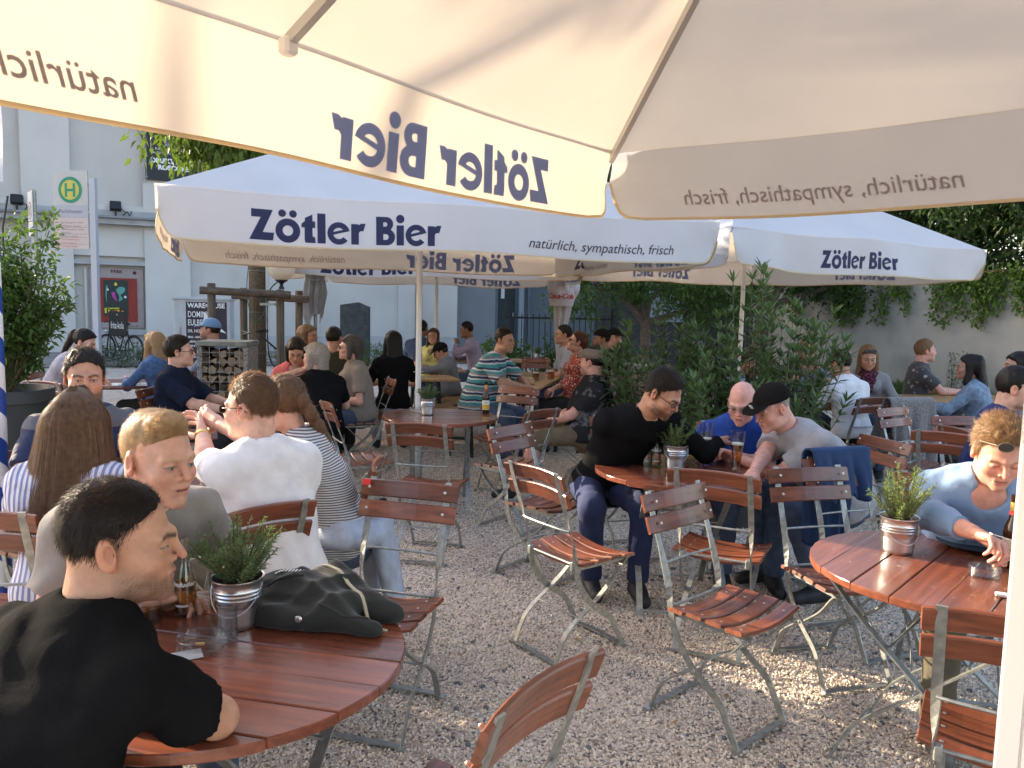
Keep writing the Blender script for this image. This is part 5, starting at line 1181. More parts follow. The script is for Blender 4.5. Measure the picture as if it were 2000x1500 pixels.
# staked street tree wrapped in reed matting
REED = mat('reed_mat', (.15, .115, .075), .9, noise=(60, .4)); POSTW = wood('weathered_post', (.16, .125, .09), (.075, .058, .042), (40, 40, 3), .8, 0)
t = thing('street_tree', 'young street tree with hanging bright leaves and a reed wrapped trunk', 'tree', (-3.14, 9.7, 0)); q = MB(); limb(q, (0, 0, 0), (.02, 0, 3.0), .085, .065, .01, 3, 12); cl = []
r_ = np.random.default_rng(21); LOB = [(-.30, -.4, 3.72, .9, .8, .72), (.3, -.3, 4.3, 1.3, 1.2, .9), (.2, .3, 5.1, 1.5, 1.4, .9), (-.5, .2, 5.6, 1.2, 1.2, .8), (-.05, -.3, 3.45, .7, .7, .42)]
for k, (dx, dy, z, rx, ry, rz) in enumerate(LOB):
    limb(q, (.02, 0, 2.85), (dx, dy, z), .05, .012, .1, k); d = r_.normal(size=(60, 3)); d /= np.linalg.norm(d, axis=1)[:, None]; p = d * (r_.uniform(.2, 1, (60, 1)) ** .6) * np.array((rx, ry, rz)) + np.array((dx, dy, z)); cl.append(p)
    for e in p[:14]: limb(q, (dx * .8, dy * .8, z), tuple(e), .012, .004, .1, k, 4)
q.build('trunk', BARK, t, True); cl = np.concatenate(cl); V, F = leaf_cloud(cl, 26, .30 * r_.uniform(.6, 1.2, len(cl)), .125, .052, 5, 1.5); o = put('crown', npmesh('crown', V, F, False), t, MAPLE); o['kind'] = 'stuff'
q = MB(); n = 30
for k in range(n): a = 2 * pi * k / n; q.tube([(.092 * cos(a), .092 * sin(a), .25), (.090 * cos(a) + .002 * sin(k * 7), .090 * sin(a), 1.2), (.086 * cos(a), .086 * sin(a), 2.45 + .03 * sin(k * 5))], .0105, 5)
o = q.build('reed_wrap', REED, t, True); o['kind'] = 'stuff'
q = MB()
for z in (.5, 1.0, 1.5, 2.0): q.tube([(.102 * cos(a), .102 * sin(a), z) for a in np.linspace(0, 2 * pi, 20)[:-1]], .003, 5, True)
q.build('binding_wire', STEEL, t, True)
t = thing('tree_stakes', 'weathered round timber stakes and rails framing the wrapped tree trunk', 'tree stake frame', (-3.14, 9.7, 0))
for x, y, h in ((-.39, -.45, 1.83), (-.34, .5, 1.80), (.31, -.1, 1.78), (.36, .55, 1.78)):
    q = MB(); q.tube([(x, y, 0), (x, y, h - .01), (x, y, h)], [.048, .048, .042], 12); q.build('stake', POSTW, t, True)
for x0, x1, y0, y1, z in ((-.50, .46, -.52, -.18, 1.745), (-.46, .50, .43, .48, 1.70)):
    q = MB(); q.tube([(x0, y0, z), (x1, y1, z - .03)], .046, 12, M=None); o = q.build('rail', wood('weathered_rail', (.17, .13, .095), (.08, .06, .045), (3, 40, 40), .8, 0), t, True)
q = MB(); q.tube(bez([(-.34, .45, 1.25), (-.1, .1, 1.22), (.08, -.09, 1.2), (.31, -.05, 1.0)], 5), .011, 6); q.tube(bez([(-.34, .45, 1.2), (-.12, -.02, 1.24), (.1, -.08, 1.28), (.09, .09, 1.26), (-.1, .1, 1.2)], 5), .010, 6); q.build('tie_rope', BLACK, t, True)
q = MB(); q.tube(bez([(.10, -.10, 3.0), (-.09, -.10, 1.9), (-.02, -.11, 1.42), (.12, -.11, 1.5), (.16, -.12, 1.75), (.24, -.12, 1.72)], 5), .006, 5); q.build('green_cord', mat('green_cord', (.03, .14, .12), .6), t, True)
t = thing('globe_lamp', 'milky globe lamp on a black stem above the tree stake rail', 'lamp', (-2.82, 9.62, 0)); q = MB(); q.lathe([(.035, 1.785), (.035, 1.80), (.022, 1.82), (.022, 1.85), (.045, 1.87), (.075, 1.885), (.075, 1.90)], 16); q.build('stem', BLACK, t, True); q = MB(); q.ball((0, 0, 2.045), .165, 28); q.build('globe', mat('milky_glass', (.80, .74, .64), .25, thin=(.5, (.85, .75, .58))), t, True); q = MB(); q.tube(bez([(.0, -.05, 1.9), (-.12, -.12, 1.72), (-.13, -.14, 1.2), (-.10, -.10, .9), (.02, -.06, .8)], 5), .008, 6); q.build('cable', BLACK, t, True); q = MB(); q.box(.18, .05, .03, (-.13, -.12, 1.60)); q.build('junction_box', STEEL, t)

# stele, gabions full of firewood
q = MB(); q.prism([(-.25, 0), (.25, 0), (.25, 1.10), (.06, 1.18), (-.25, 1.13)], -.10, .10, UP); o = q.build('stone_stele', mat('dark_stone', (.055, .058, .058), .9, noise=(9, .35), bump=(30, .8))); o.scale = (1.42,) * 3; o.location = (-4.0, 20.0, 0); tag(o, 'dark weathered stone stele standing against the pale wall', 'stone')
LOGW = mat('firewood', (.30, .235, .16), .9, noise=(14, .3), bump=(40, .5)); LOGB = mat('firewood_bark', (.10, .075, .05), .95, noise=(20, .4)); GALV = mat('cage_wire', (.35, .36, .36), .5, .7)
def gabion(label, x, y, rz, w, d, h, seed, r0=.052):
    t = thing('firewood_gabion', label, 'gabion', (x, y, 0), rz); r = random.Random(seed); z = .06
    while z < h - .05:
        xx = -w / 2 + .05
        while xx < w / 2 - .03:
            rad = r0 * r.uniform(.75, 1.15); k = r.choice((3, 4, 5)); a0 = r.uniform(0, 6); poly = [(rad * cos(a0 + 2 * pi * i / k) * r.uniform(.85, 1.1), rad * sin(a0 + 2 * pi * i / k) * r.uniform(.85, 1.1)) for i in range(k)]
            q = MB(); q.prism(poly, -d / 2 + .03, d / 2 - r.uniform(.0, .05), Matrix.Translation((xx + r.uniform(-.01, .01), 0, z + r.uniform(-.01, .01))) @ UP); q.build('log', LOGW if r.random() < .75 else LOGB, t); xx += rad * 1.75
        z += r0 * 1.65
    for s in (-1, 1):
        q = MB()
        for i in range(int(w / .10) + 1): q.tube([(-w / 2 + .10 * i, s * d / 2, .0), (-w / 2 + .10 * i, s * d / 2, h)], .0035, 5)
        for i in range(int(h / .10) + 1): q.tube([(-w / 2, s * d / 2 + .004 * s, .10 * i), (w / 2, s * d / 2 + .004 * s, .10 * i)], .0035, 5)
        q.build('wire_grid', GALV, t)
    q = MB(); q.box(w + .06, d + .06, .05, (0, 0, h + .03), b=.006); q.build('lid', mat('mossy_slab', (.20, .21, .19), .9, noise=(12, .3)), t)
    for s in (-1, 1):
        q = MB(); q.box(.05, d, h, (s * w / 2, 0, h / 2)); q.build('side_mesh', mat('pebble_fill', (.27, .26, .245), .9, noise=(40, .6), bump=(60, 1)), t)
    return t
gabion('wire cage of split firewood between the timber stakes and the blue cap man', -2.98, 8.25, R(4), .46, .42, 1.16, 1); gabion('wire cage of split firewood half hidden behind the oleander', 1.55, 9.6, R(-4), .62, .42, .92, 2)
# hedge plants on the bank
for k, (x, y, z, n, lab) in enumerate(((-9.6, 18.9, .0, 60, 'low dark green shrub behind the bicycle wheel'), (-8.15, 18.6, .0, 90, 'low feathery green shrub beside the grey utility cabinet'), (-5.1, 19.6, .0, 60, 'low green shrub at the wall left of the folded grey parasol'), (-3.5, 19.0, .1, 50, 'low green plants at the foot of the dark stele'))):
    t = thing('low_shrub', lab, 'shrub', (x, y, z)); r = np.random.default_rng(k + 40); c = r.uniform(-1, 1, (n, 3)) * np.array((.8, .4, .24)) + np.array((0, 0, .26)); V, F = leaf_cloud(c, 26, .17, .12, .02, k, -.6); o = put('foliage', npmesh('foliage', V, F, False), t, DARKLEAF if k == 0 else MIDLEAF); o['kind'] = 'stuff'; q = MB()
    for p in c[:14]: q.tube([(p[0] * .6, p[1] * .6, -.1), tuple(p)], .006, 4)
    o = q.build('stems', STEM, t)
# delivery bicycle with an advertising board
t = thing('bicycle', 'black bicycle with a black advertising board in its frame by the wall', 'bicycle', (-9.95, 20.0, .0), R(-28)); FR = mat('bike_black', (.014, .014, .016), .35, .2); TY = mat('tyre', (.02, .02, .02), .8)
for x, nm in ((-.56, 'wheel'), (.52, 'wheel')):
    q = MB(); q.tube([(x + .335 * cos(a), 0, .35 + .335 * sin(a)) for a in np.linspace(0, 2 * pi, 41)[:-1]], .019, 8, True, up=(0, 1, 0)); w = q.build(nm, TY, t, True); q = MB(); q.tube([(x + .312 * cos(a), 0, .35 + .312 * sin(a)) for a in np.linspace(0, 2 * pi, 41)[:-1]], .009, 6, True, up=(0, 1, 0)); q.build('rim', STEEL, w, True); q = MB()
    for k in range(24): a = 2 * pi * k / 24; q.tube([(x + .02 * cos(a + 1), .02 * (-1) ** k, .35 + .02 * sin(a + 1)), (x + .31 * cos(a), 0, .35 + .31 * sin(a))], .0015, 4)
    q.build('spokes', STEEL, w); q = MB(); q.lathe([(.02, -.04), (.02, .04)], 10, Matrix.Translation((x, 0, .35)) @ UP); q.build('hub', STEEL, w, True); q = MB(); q.bar([(x + .36 * cos(a), 0, .35 + .36 * sin(a)) for a in np.linspace(.1, 2.9, 16)], .045, .003, up=(0, 1, 0)); q.build('mudguard', FR, t, True)
q = MB()
for P in ([(-.42, 0, .93), (-.04, 0, .32)], [(-.40, 0, .86), (-.02, 0, .62), (.20, 0, .80)], [(-.04, 0, .32), (.22, 0, .95)], [(-.04, 0, .32), (.52, 0, .35)], [(.20, 0, .86), (.52, 0, .35)], [(-.42, 0, .93), (-.56, 0, .35)]): q.tube(P, .017, 8)
q.build('frame', FR, t, True); q = MB(); q.tube([(-.42, 0, .93), (-.40, 0, 1.02), (-.34, .0, 1.04)], .012, 8); q.tube(bez([(-.22, -.28, 1.03), (-.34, -.20, 1.05), (-.36, 0, 1.04), (-.34, .20, 1.05), (-.22, .28, 1.03)], 4), .011, 8); q.build('handlebar', FR, t, True); q = MB(); q.ball((.24, 0, 1.0), (.13, .075, .035), 12); q.build('saddle', FR, t, True)
q = MB(); q.ball((-.56, 0, .80), (.04, .04, .04), 10); q.build('headlight', mat('lamp_chrome', (.6, .6, .62), .15, 1.), t, True); q = MB(); q.tube([(-.04, -.10, .32), (-.04, .10, .32)], .012, 8); q.box(.09, .05, .02, (-.04, -.14, .24)); q.box(.09, .05, .02, (-.04, .14, .40)); q.build('pedals', FR, t)
q = MB(); q.box(.68, .03, .62, (-.02, -.06, 1.00), b=.012); bd = q.build('advert_board', BLACK, t); q = MB()
for x in (-.25, .23): q.tube([(x * 1.4, -.05, 1.30), (x * 1.4 + .06 * (x > 0), -.05, .36)], .014, 8)
q.build('board_legs', FR, t, True); text('lettering', 'fritz-kola', bd, flat(-.02, .88, .0765), WHITE, .25, .001, align='CENTER', sx=.56); q = MB(); q.box(.03, .002, .03, (-.02, -.0765, 1.23)); q.build('emblem', WHITE, bd)

# laurel in its tub, oleander, ivy, right-hand wall and trees
def shrub(label, x, y, pot_r, pot_h, m, seed, ctr, ell, ncl, per, crad, leaf, potm, name='potted_shrub', shoots=()):
    t = thing(name, label, 'potted shrub', (x, y, 0)); q = MB(); q.lathe([(pot_r * .74, 0), (pot_r * .96, pot_h - .09), (pot_r * 1.06, pot_h - .085), (pot_r * 1.06, pot_h), (pot_r * .96, pot_h), (pot_r * .90, pot_h - .06), (.01, pot_h - .06)], 32); q.build('tub', potm, t, True); r = np.random.default_rng(seed)
    cl = []
    for (c, e, k) in zip(ctr, ell, ncl):
        d = r.normal(size=(k, 3)); d /= np.linalg.norm(d, axis=1)[:, None]; cl.append(d * (r.uniform(.3, 1, (k, 1)) ** .5) * np.array(e) + np.array(c))
    for p0, p1, k in shoots: cl.append(np.linspace(p0, p1, k))
    cl = np.concatenate(cl); q = MB()
    for p in cl[::3]: limb(q, (p[0] * .12, p[1] * .12, pot_h - .1), tuple(p), .012, .004, .08, int(abs(p[0] * 1e4)) % 999, 4)
    o = q.build('branches', STEM, t, True); V, F = leaf_cloud(cl, per, crad * r.uniform(.6, 1.2, len(cl)), leaf[0], leaf[1], seed, -.35); o = put('foliage', npmesh('foliage', V, F, False), t, m); o['kind'] = 'stuff'; return t
TUB = mat('dark_tub', (.035, .037, .037), .55, noise=(9, .12))
shrub('big laurel bush in a dark grey tub at the left edge', -3.62, 5.5, .34, .98, LAUREL, 11, [(0, 0, 1.40), (-.05, 0, 1.75), (.20, 0, 1.55)], [(.36, .36, .42), (.26, .28, .34), (.30, .28, .32)], [110, 60, 60], 26, .085, (.062, .026), TUB, 'potted_laurel', [((.42, -.1, 1.75), (.48, -.1, 2.15), 6), ((.2, 0, 1.9), (.22, 0, 2.12), 4)])

def oleander(label, x, y, h, w, stems, seed, whorls=5):
    t = thing('potted_oleander', label, 'potted shrub', (x, y, 0)); q = MB(); q.lathe([(.22, 0), (.27, .40), (.285, .41), (.285, .45), (.26, .45), (.25, .41), (.01, .41)], 28); q.build('tub', TUB, t, True); r = np.random.default_rng(seed); q = MB(); V, F = [], []
    for k in range(stems):
        a = r.uniform(0, 2 * pi); rad = w * math.sqrt(r.random()); top = np.array((rad * cos(a), rad * sin(a) * .6, h * r.uniform(.55, 1.) * (1 - .25 * rad / w))); b0 = np.array((.08 * cos(a), .08 * sin(a), .38)); mid = b0 * .5 + top * .5 + np.array((0.25 * rad * cos(a), .2 * rad * sin(a), -.12))
        fn = lambda s: (1 - s) ** 2 * b0 + 2 * s * (1 - s) * mid + s * s * top
        P = [tuple(fn(s)) for s in np.linspace(0, 1, 9)]; q.tube(P, [.008 - .0007 * i for i in range(9)], 5)
        for wv in range(whorls):
            s = 1 - .072 * wv - .02 * r.random(); p = fn(s); ax = fn(min(1, s + .02)) - fn(s - .02); ax /= np.linalg.norm(ax); e1 = np.cross(ax, (.3, .2, 1)); e1 /= np.linalg.norm(e1); e2 = np.cross(ax, e1); nl = 7 if wv < 2 else 5
            for j in range(nl):
                an = 2 * pi * j / nl + wv + r.uniform(-.4, .4); rd = e1 * cos(an) + e2 * sin(an); g = rd * (.55 + .14 * wv) + ax * (.95 - .12 * wv) + r.normal(size=3) * .15; g /= np.linalg.norm(g); L = .150 * r.uniform(.7, 1.15); sd = np.cross(g, ax); sd /= np.linalg.norm(sd); W_ = .0115 * r.uniform(.8, 1.2); nn = np.cross(sd, g)
                o = len(V); pts = []
                for u, ww in ((0, .15), (.3, 1), (.65, .85), (1, .02)):
                    c = p + g * L * u - np.array((0, 0, .25 * L * u * u)); pts += [c - sd * W_ * ww + nn * .002, c + sd * W_ * ww + nn * .002]
                V += pts; F += [(o + 2 * i, o + 2 * i + 1, o + 2 * i + 3, o + 2 * i + 2) for i in range(3)]
    o = q.build('branches', mat('oleander_stem', (.13, .12, .07), .8), t, True); o['kind'] = 'stuff'; o = put('foliage', npmesh('foliage', np.array(V), np.array(F), False), t, OLEAN); o['kind'] = 'stuff'; return t
oleander('tall oleander with pale stems in front of the right parasol pole', 2.05, 6.35, 2.12, .78, 84, 31, 9); oleander('wide low oleander behind the man in black', 1.25, 6.75, 1.72, .66, 66, 32, 9); oleander('dense oleander behind the bald man in blue', 1.75, 6.05, 1.40, .56, 50, 33, 8)

WALLW = mat('old_garden_wall', (.29, .285, .26), .95, noise=(1.2, .10), bump=(24, .6), alt=((.16, .17, .155), .9, .5, .8))
A0, A1 = Vector((9.75, 13.0)), Vector((3.6, 25.2)); t = thing('garden_wall', 'old pale garden wall with tile coping and ivy at the right', 'wall', (A0.x, A0.y, 0), math.atan2((A1 - A0).y, (A1 - A0).x)); Lw = (A1 - A0).length; q = MB(); q.box(Lw + 4, .35, 2.46, (Lw / 2 - 2, -.18, 1.23)); q.build('masonry', WALLW, t)
GWM = Matrix.Translation((A0.x, A0.y, 0)) @ Matrix.Rotation(math.atan2((A1 - A0).y, (A1 - A0).x), 4, 'Z')
TILE = mat('coping_tile', (.16, .085, .055), .85, noise=(8, .3)); tm = None
for k in range(60):
    q = MB(); q.box(.29, .52, .05, (0, 0, 0), b=.012)
    if tm is None: o = q.build('coping_tile', TILE, t); tm = o.data
    else: o = put('coping_tile', tm, t)
    o.location = (-4 + .30 * k, -.18, 2.485 + .004 * (k % 3)); o.rotation_euler = (R(1.5 * (k % 2)), 0, 0)
# ivy hanging on the wall (the wall's garden side is local +Y)
r_ = np.random.default_rng(77)
IVLAB = ['trailing ivy hanging lowest on the wall behind the coated chair', 'ivy tuft under the right corner of the far parasol', 'dark ivy on the wall directly above the white shirt', 'ivy strand hanging at the far left of the garden wall', 'pale ivy hanging above the man in the dark floral shirt']
for k, (s0, s1, zt, zb) in enumerate(((3.6, 5.2, 2.45, 1.45), (.9, 2.2, 2.45, 1.75), (4.9, 7.2, 2.5, 1.5), (7.2, 10, 2.5, 1.3), (2.0, 3.8, 2.45, 1.50))):
    iv = thing('ivy', IVLAB[k], 'ivy', tuple(GWM @ Vector(((s0 + s1) / 2, 0, 0)))); iv.rotation_euler = (0, 0, GWM.to_euler().z); q = MB(); c = []
    for j in range(9):
        x = r_.uniform(s0, s1) - (s0 + s1) / 2; z1 = zb + (zt - zb) * r_.random() ** 1.5 * .8; P = [(x + .12 * sin(3 * u + j), .03 + .05 * u, zt + .05 - (zt + .05 - z1) * u) for u in np.linspace(0, 1, 8)]; q.tube(P, .006, 4); c += [(p[0] + r_.normal() * .06, p[1] + .05, p[2]) for p in P for _ in range(2)]
    q.build('vines', STEM, iv); V, F = leaf_cloud(np.array(c), 9, .13, .085, .06, 60 + k, .7, flat=1.); V[:, 1] = np.abs(V[:, 1]) + .01; o = put('leaves', npmesh('leaves', V, F, False), iv, IVYL); o['kind'] = 'stuff'
# grass and flowers at the foot of the wall
c = []
for j in range(420): s, o_ = r_.uniform(-2.5, 11), abs(r_.normal()) * .45 + .05; p = GWM @ Vector((s, o_, 0)); c.append((p.x, p.y, .04))
V, F = leaf_cloud(np.array(c), 26, .14, .34, .014, 90, -1.6, flat=.1); V[:, 2] = np.abs(V[:, 2]); tag(put('tall_grass', npmesh('tall_grass', V, F, False), None, leafmat('grass_blade', (.07, .12, .03), .35)), kind='stuff')
for k, (s, hh) in enumerate(((1.05, .95), (2.3, 1.05), (.1, .7))):
    p = GWM @ Vector((s, .45, 0)); t = thing('wild_plant', ['tall weed with small leaves by the wall beside the dark haired woman', 'tall weed growing at the wall beside the curly haired man', 'weed at the right end of the wall by the edge'][k], 'plant', tuple(p)); q = MB(); cc = []
    for j in range(7): e = Vector((r_.normal() * .16, r_.normal() * .1, hh * r_.uniform(.7, 1.))); limb(q, (0, 0, 0), e, .006, .002, .08, j, 4); cc += [tuple(e * u) for u in np.linspace(.3, 1, 7)]
    q.build('stems', STEM, t); V, F = leaf_cloud(np.array(cc), 6, .06, .05, .022, 95 + k, .3); o = put('foliage', npmesh('foliage', V, F, False), t, MIDLEAF); o['kind'] = 'stuff'
tree('unseen tall tree added beyond the left edge to shade the near parasol', -12.6, 9.0, 5.0, .18, [(0, 0, 9.0, 2.3, 2.3, 1.5), (.9, 1.9, 9.1, 2.0, 2.0, 1.5), (-.9, -1.75, 7.0, 1.1, 1.1, 1.1)], 420, 40, .42, (.18, .11), MIDLEAF, 57)  # added out of view, crown lobes shaped to shade the overhead parasol
TG = 'dark trees behind the garden wall'
tree('dense dark tree above the right end of the garden wall', 11.6, 16.4, 2.6, .16, [(-1.2, -1, 4.2, 2.6, 2.0, 1.9), (-.2, -1.6, 3.4, 2.0, 1.6, 1.1), (.4, -2.4, 4.4, 2.4, 2.2, 2.0), (.8, -1.6, 4.6, 2.4, 2, 2.0), (-1.5, .5, 5.6, 2.4, 2.2, 1.8)], 560, 46, .46, (.17, .09), DARKLEAF, 51, group=TG)
tree('broad dark tree behind the cream parasol roof', 9.6, 21.5, 2.4, .16, [(-.6, 0, 4.2, 2.8, 2.2, 1.9), (1.4, .2, 4.6, 2.4, 2, 2.0), (0, 0, 6, 2.2, 2, 1.8)], 280, 46, .46, (.17, .09), DARKLEAF, 52, group=TG)
tree('tall dark tree behind the middle of the garden wall', 6.0, 27.0, 3.0, .18, [(0, 0, 4.6, 2.8, 2.2, 2.2), (1.4, -.6, 5.6, 2.2, 2, 1.8), (-1.6, 0, 5.4, 2.2, 2, 1.8)], 260, 46, .5, (.19, .10), DARKLEAF, 53, group=TG)
tree('dark bushy tree behind the wall right of the cream parasol', 10.4, 19.0, 1.5, .14, [(-.5, 0, 3.3, 1.7, 1.4, 1.1), (1.0, -.4, 3.4, 1.7, 1.4, 1.1), (.2, 0, 4.6, 1.9, 1.5, 1.2)], 260, 44, .40, (.16, .09), DARKLEAF, 58, group=TG)
tree('low spreading green tree behind the woman in red', 2.55, 15.6, 1.5, .13, [(-1.0, 0, 2.15, 1.2, 1.0, .75), (.5, -.2, 2.35, 1.3, 1.1, .85), (1.7, .1, 2.0, 1.1, 1, .7), (.2, 0, 3.1, 1.6, 1.2, .7)], 300, 40, .30, (.10, .055), MIDLEAF, 54)
tree('dark leaning tree behind the oleanders', 5.6, 17.8, 1.9, .20, [(-1.6, 0, 2.6, 1.3, 1.1, .8), (.6, 0, 2.9, 1.5, 1.2, .9), (2.0, 0, 2.4, 1.2, 1.1, .8), (0, .2, 4.0, 2.2, 1.6, 1.0)], 300, 40, .34, (.11, .06), DARKLEAF, 55)
for k, (x, y, s, lab) in enumerate(((.9, 12.6, .55, 'round green bush beside the folded red lettered parasol'), (1.75, 13.2, .5, 'green bush behind the men in dark caps'), (-.15, 14.2, .5, 'light green bush in front of the dark door'))):
    t = thing('garden_bush', lab, 'bush', (x, y, 0)); r = np.random.default_rng(k + 140); d = r.normal(size=(70, 3)); d /= np.linalg.norm(d, axis=1)[:, None]; c = d * np.array((s, s * .8, s)) * r.uniform(.4, 1, (70, 1)) + np.array((0, 0, s * 1.25)); V, F = leaf_cloud(c, 26, .14, .085, .045, k + 70, .2); o = put('foliage', npmesh('foliage', V, F, False), t, MIDLEAF); o['kind'] = 'stuff'; q = MB()
    for p in c[:16]: limb(q, (0, 0, 0), tuple(p), .018, .005, .1, k, 4)
    q.build('stems', STEM, t)
# dark garden shed at the far end
t = thing('garden_shed', 'dark timber shed with a pale blue panel under the trees at the back', 'shed', (4.3, 20.6, 0), R(-12)); q = MB(); q.box(4.4, 2.2, 2.3, (0, 1.1, 1.15)); q.build('walls', mat('dark_timber', (.035, .04, .042), .8, noise=(6, .3)), t); q = MB(); q.prism([(-.3, 2.3), (2.5, 2.3), (1.1, 2.85)], -2.4, 2.4, Matrix.Rotation(R(90), 4, 'Z') @ UP); q.build('roof', mat('dark_roof', (.05, .05, .052), .8), t); q = MB(); q.box(.9, .05, .8, (-.35, -.03, 1.75)); q.build('panel', mat('pale_blue_panel', (.20, .26, .32), .6, noise=(3, .1)), t)
for x in (-1.8, .9, 2.0):
    q = MB(); q.box(.10, .10, 2.3, (x, -.06, 1.15)); q.build('post', MATS['dark_timber'], t)
t = thing('iron_fence', 'dark iron railings behind the folded red lettered parasol', 'fence', (1.0, 17.2, 0), R(12))
for k in range(18):
    q = MB(); q.box(.018, .018, 1.3, (-1.1 + .13 * k, 0, .85)); q.build('bar', BLACK, t)
for z in (.35, 1.42):
    q = MB(); q.box(2.4, .03, .04, (0, .02, z)); q.build('rail', BLACK, t)
# ------------------------------------------------------------------ parasols
umbrella('cream parasol close overhead with mirrored brand lettering and a square white post', .83, 1.17, 53.5 - 90, 3.75, 3.75, 2.35, .95, .31, square=.105, sag=.03, seed=4)
umbrella('white parasol in the middle with navy brand lettering on its front valance', -.86, 7.20, 20, 4.12, 3.2, 2.33, 1.0, .32, seed=9, wave=.010)
umbrella('cream parasol at the right with brand lettering centred on a sagging valance', 2.68, 9.30, 29, 3.75, 3.4, 2.36, 1.0, .33, prints=('centre',), seed=12, sag=.05, wave=.05)
umbrella('pale blue white parasol farthest back against the building wall', -1.15, 11.75, 4, 3.8, 3.6, 2.30, .95, .31, prints=('brand',), seed=15, sag=.06, wave=.03)
FOLDM = mat('folded_grey_cover', (.42, .45, .50), .8, noise=(5, .2), thin=(.2, (.5, .5, .52)), bump=(120, .2)); FOLDP = mat('folded_white_cover', (.62, .56, .55), .8, noise=(5, .12), thin=(.2, (.6, .55, .5)))
folded_umbrella('folded grey parasol hanging limp beside the globe lamp', -2.63, 10.5, 2.35, FOLDM, .85)
folded_umbrella('folded white parasol with red script lettering before the dark wall', .73, 12.0, 2.22, FOLDP, 1.05, (.05, .17, .21, .215, .12, .09, .05), word='Coca-Cola')

# ------------------------------------------------------------------ tables
def put_table(x, y, rz, label, m=None, first=[None], grp='round red wooden garden tables'):
    if m is not None: o = make_round_table(m)
    elif first[0] is None: o = first[0] = make_round_table(REDTOP)
    else: o = copy_tree(first[0])
    o.location = (x, y, 0); o.rotation_euler = (0, 0, R(rz)); tag(o, label, 'table', grp); return o
TZ = .7415
put_table(-.724, 1.92, -13, 'round red table at the lower left with a dark jacket lying on it')
put_table(.944, 4.36, -2, 'round red table with the tall beer glasses before the bald man')
put_table(1.565, 2.72, 48, 'round scuffed red table with the plate at the lower right', REDOLD)
put_table(-.574, 6.32, 6, 'round red table standing empty by the slim white parasol pole')
put_table(-1.62, 3.80, 10, 'round red table between the long haired woman and the raised hands')
put_table(-4.15, 8.30, 20, 'round red table with white papers near the laurel bush')
put_table(-2.25, 6.95, 0, 'round red table of the woman in pink')
put_table(2.98, 7.95, 30, 'round red table in front of the man in the white shirt')
def put_beer(make, x, y, rz, label, cat, grp, first={}):
    k = make.__name__
    if k not in first: o = first[k] = make()
    else: o = copy_tree(first[k])
    o.location = (x, y, 0); o.rotation_euler = (0, 0, R(rz)); tag(o, label, cat, grp); return o
BT, BB = 'pale wooden beer tables', 'pale wooden beer benches'
put_beer(make_beer_table, .22, 9.55, -12, 'pale beer table under the elbows of the man in the striped polo', 'table', BT)
put_beer(make_beer_table, -1.75, 9.25, -72, 'pale beer table behind the woman in grey with a pot of rosemary', 'table', BT)
put_beer(make_beer_table, -1.75, 10.62, -78, 'pale beer table in front of the girl in yellow', 'table', BT)
put_beer(make_beer_table, -.75, 12.85, -85, 'pale beer table of the man in lilac by the building', 'table', BT)
put_beer(make_beer_table, 5.25, 8.55, -82, 'pale beer table between the curly haired man and the denim jacket woman', 'table', BT)
put_beer(make_beer_table, .55, 13.2, -80, 'pale beer table far back before the dark door', 'table', BT)
put_beer(make_bench, -.36, 9.3, -12, 'pale beer bench under the man in the striped polo', 'bench', BB)
put_beer(make_bench, .82, 9.7, -12, 'pale beer bench under the woman in red', 'bench', BB)
put_beer(make_bench, -1.55, 8.62, -72, 'pale beer bench under the woman with long black hair', 'bench', BB)
put_beer(make_bench, -.72, 10.0, -8, 'pale beer bench under the boy in the black cap', 'bench', BB)
put_beer(make_bench, 5.0, 7.75, -82, 'pale beer bench under the woman in the pale denim jacket', 'bench', BB)
put_beer(make_bench, 5.0, 9.3, -82, 'pale beer bench under the curly haired man by the garden wall', 'bench', BB)

# ------------------------------------------------------------------ chairs: back-rest centre and facing direction
CH = make_chair(True); _kids = {}
for c_ in bpy.data.objects:
    if c_.parent is not None: _kids.setdefault(c_.parent.name, []).append(c_)
_used = [False]
def chair(x, y, face, label, dz=0., sticker=False):
    if not _used[0]: o = CH; _used[0] = True
    else:
        o = copy_tree(CH, None, _kids)
        if not sticker:
            for c in [c for c in bpy.data.objects if c.name.startswith('sticker') and c.parent and c.parent.parent == o]: bpy.data.objects.remove(c)
    a = R(face); o.location = (x + .256 * cos(a), y + .256 * sin(a), dz); o.rotation_euler = (0, 0, a - pi / 2); tag(o, label, 'chair', 'red wooden folding garden chairs'); return o
chair(-.41, 3.22, -106, 'empty red chair with a small red sticker on its top slat')
chair(.10, 3.54, 37, 'empty red chair in the middle of the gravel seen from behind')
chair(-.01, 4.86, -40, 'empty red chair just behind the empty middle chair and partly hidden by it')
chair(.23, 5.60, 141, 'red chair seen from behind at the knees of the flat cap man')
chair(.07, 7.25, -118, 'red chair at the near end of the striped polo man\'s beer table')
chair(.68, 3.22, -48, 'empty red chair standing alone on the gravel with its four seat slats showing')
chair(.92, 3.53, 63, 'empty red chair pushed against the near side of the beer glass table')
chair(1.42, 3.72, -76, 'empty red chair in front of the leaning man in the black baseball cap')
chair(3.05, 6.29, -57, 'red chair with two slats showing beside the hanging grey coat')
chair(2.75, 4.92, 52, 'red chair seen from behind to the left of the blue shirt man\'s head')
chair(1.235, 1.83, 59, 'red chair at the lower right corner beside the white post')
chair(.09, 1.47, 145, 'red chair at the bottom edge nearest to the viewer')
chair(-.86, 2.73, 139, 'red chair under the man in the white shirt with his back turned')
chair(-1.80, 2.56, 99, 'red chair under the woman with long brown hair at the left edge')
chair(-1.72, 6.93, 116, 'red chair under the grey haired woman in black')
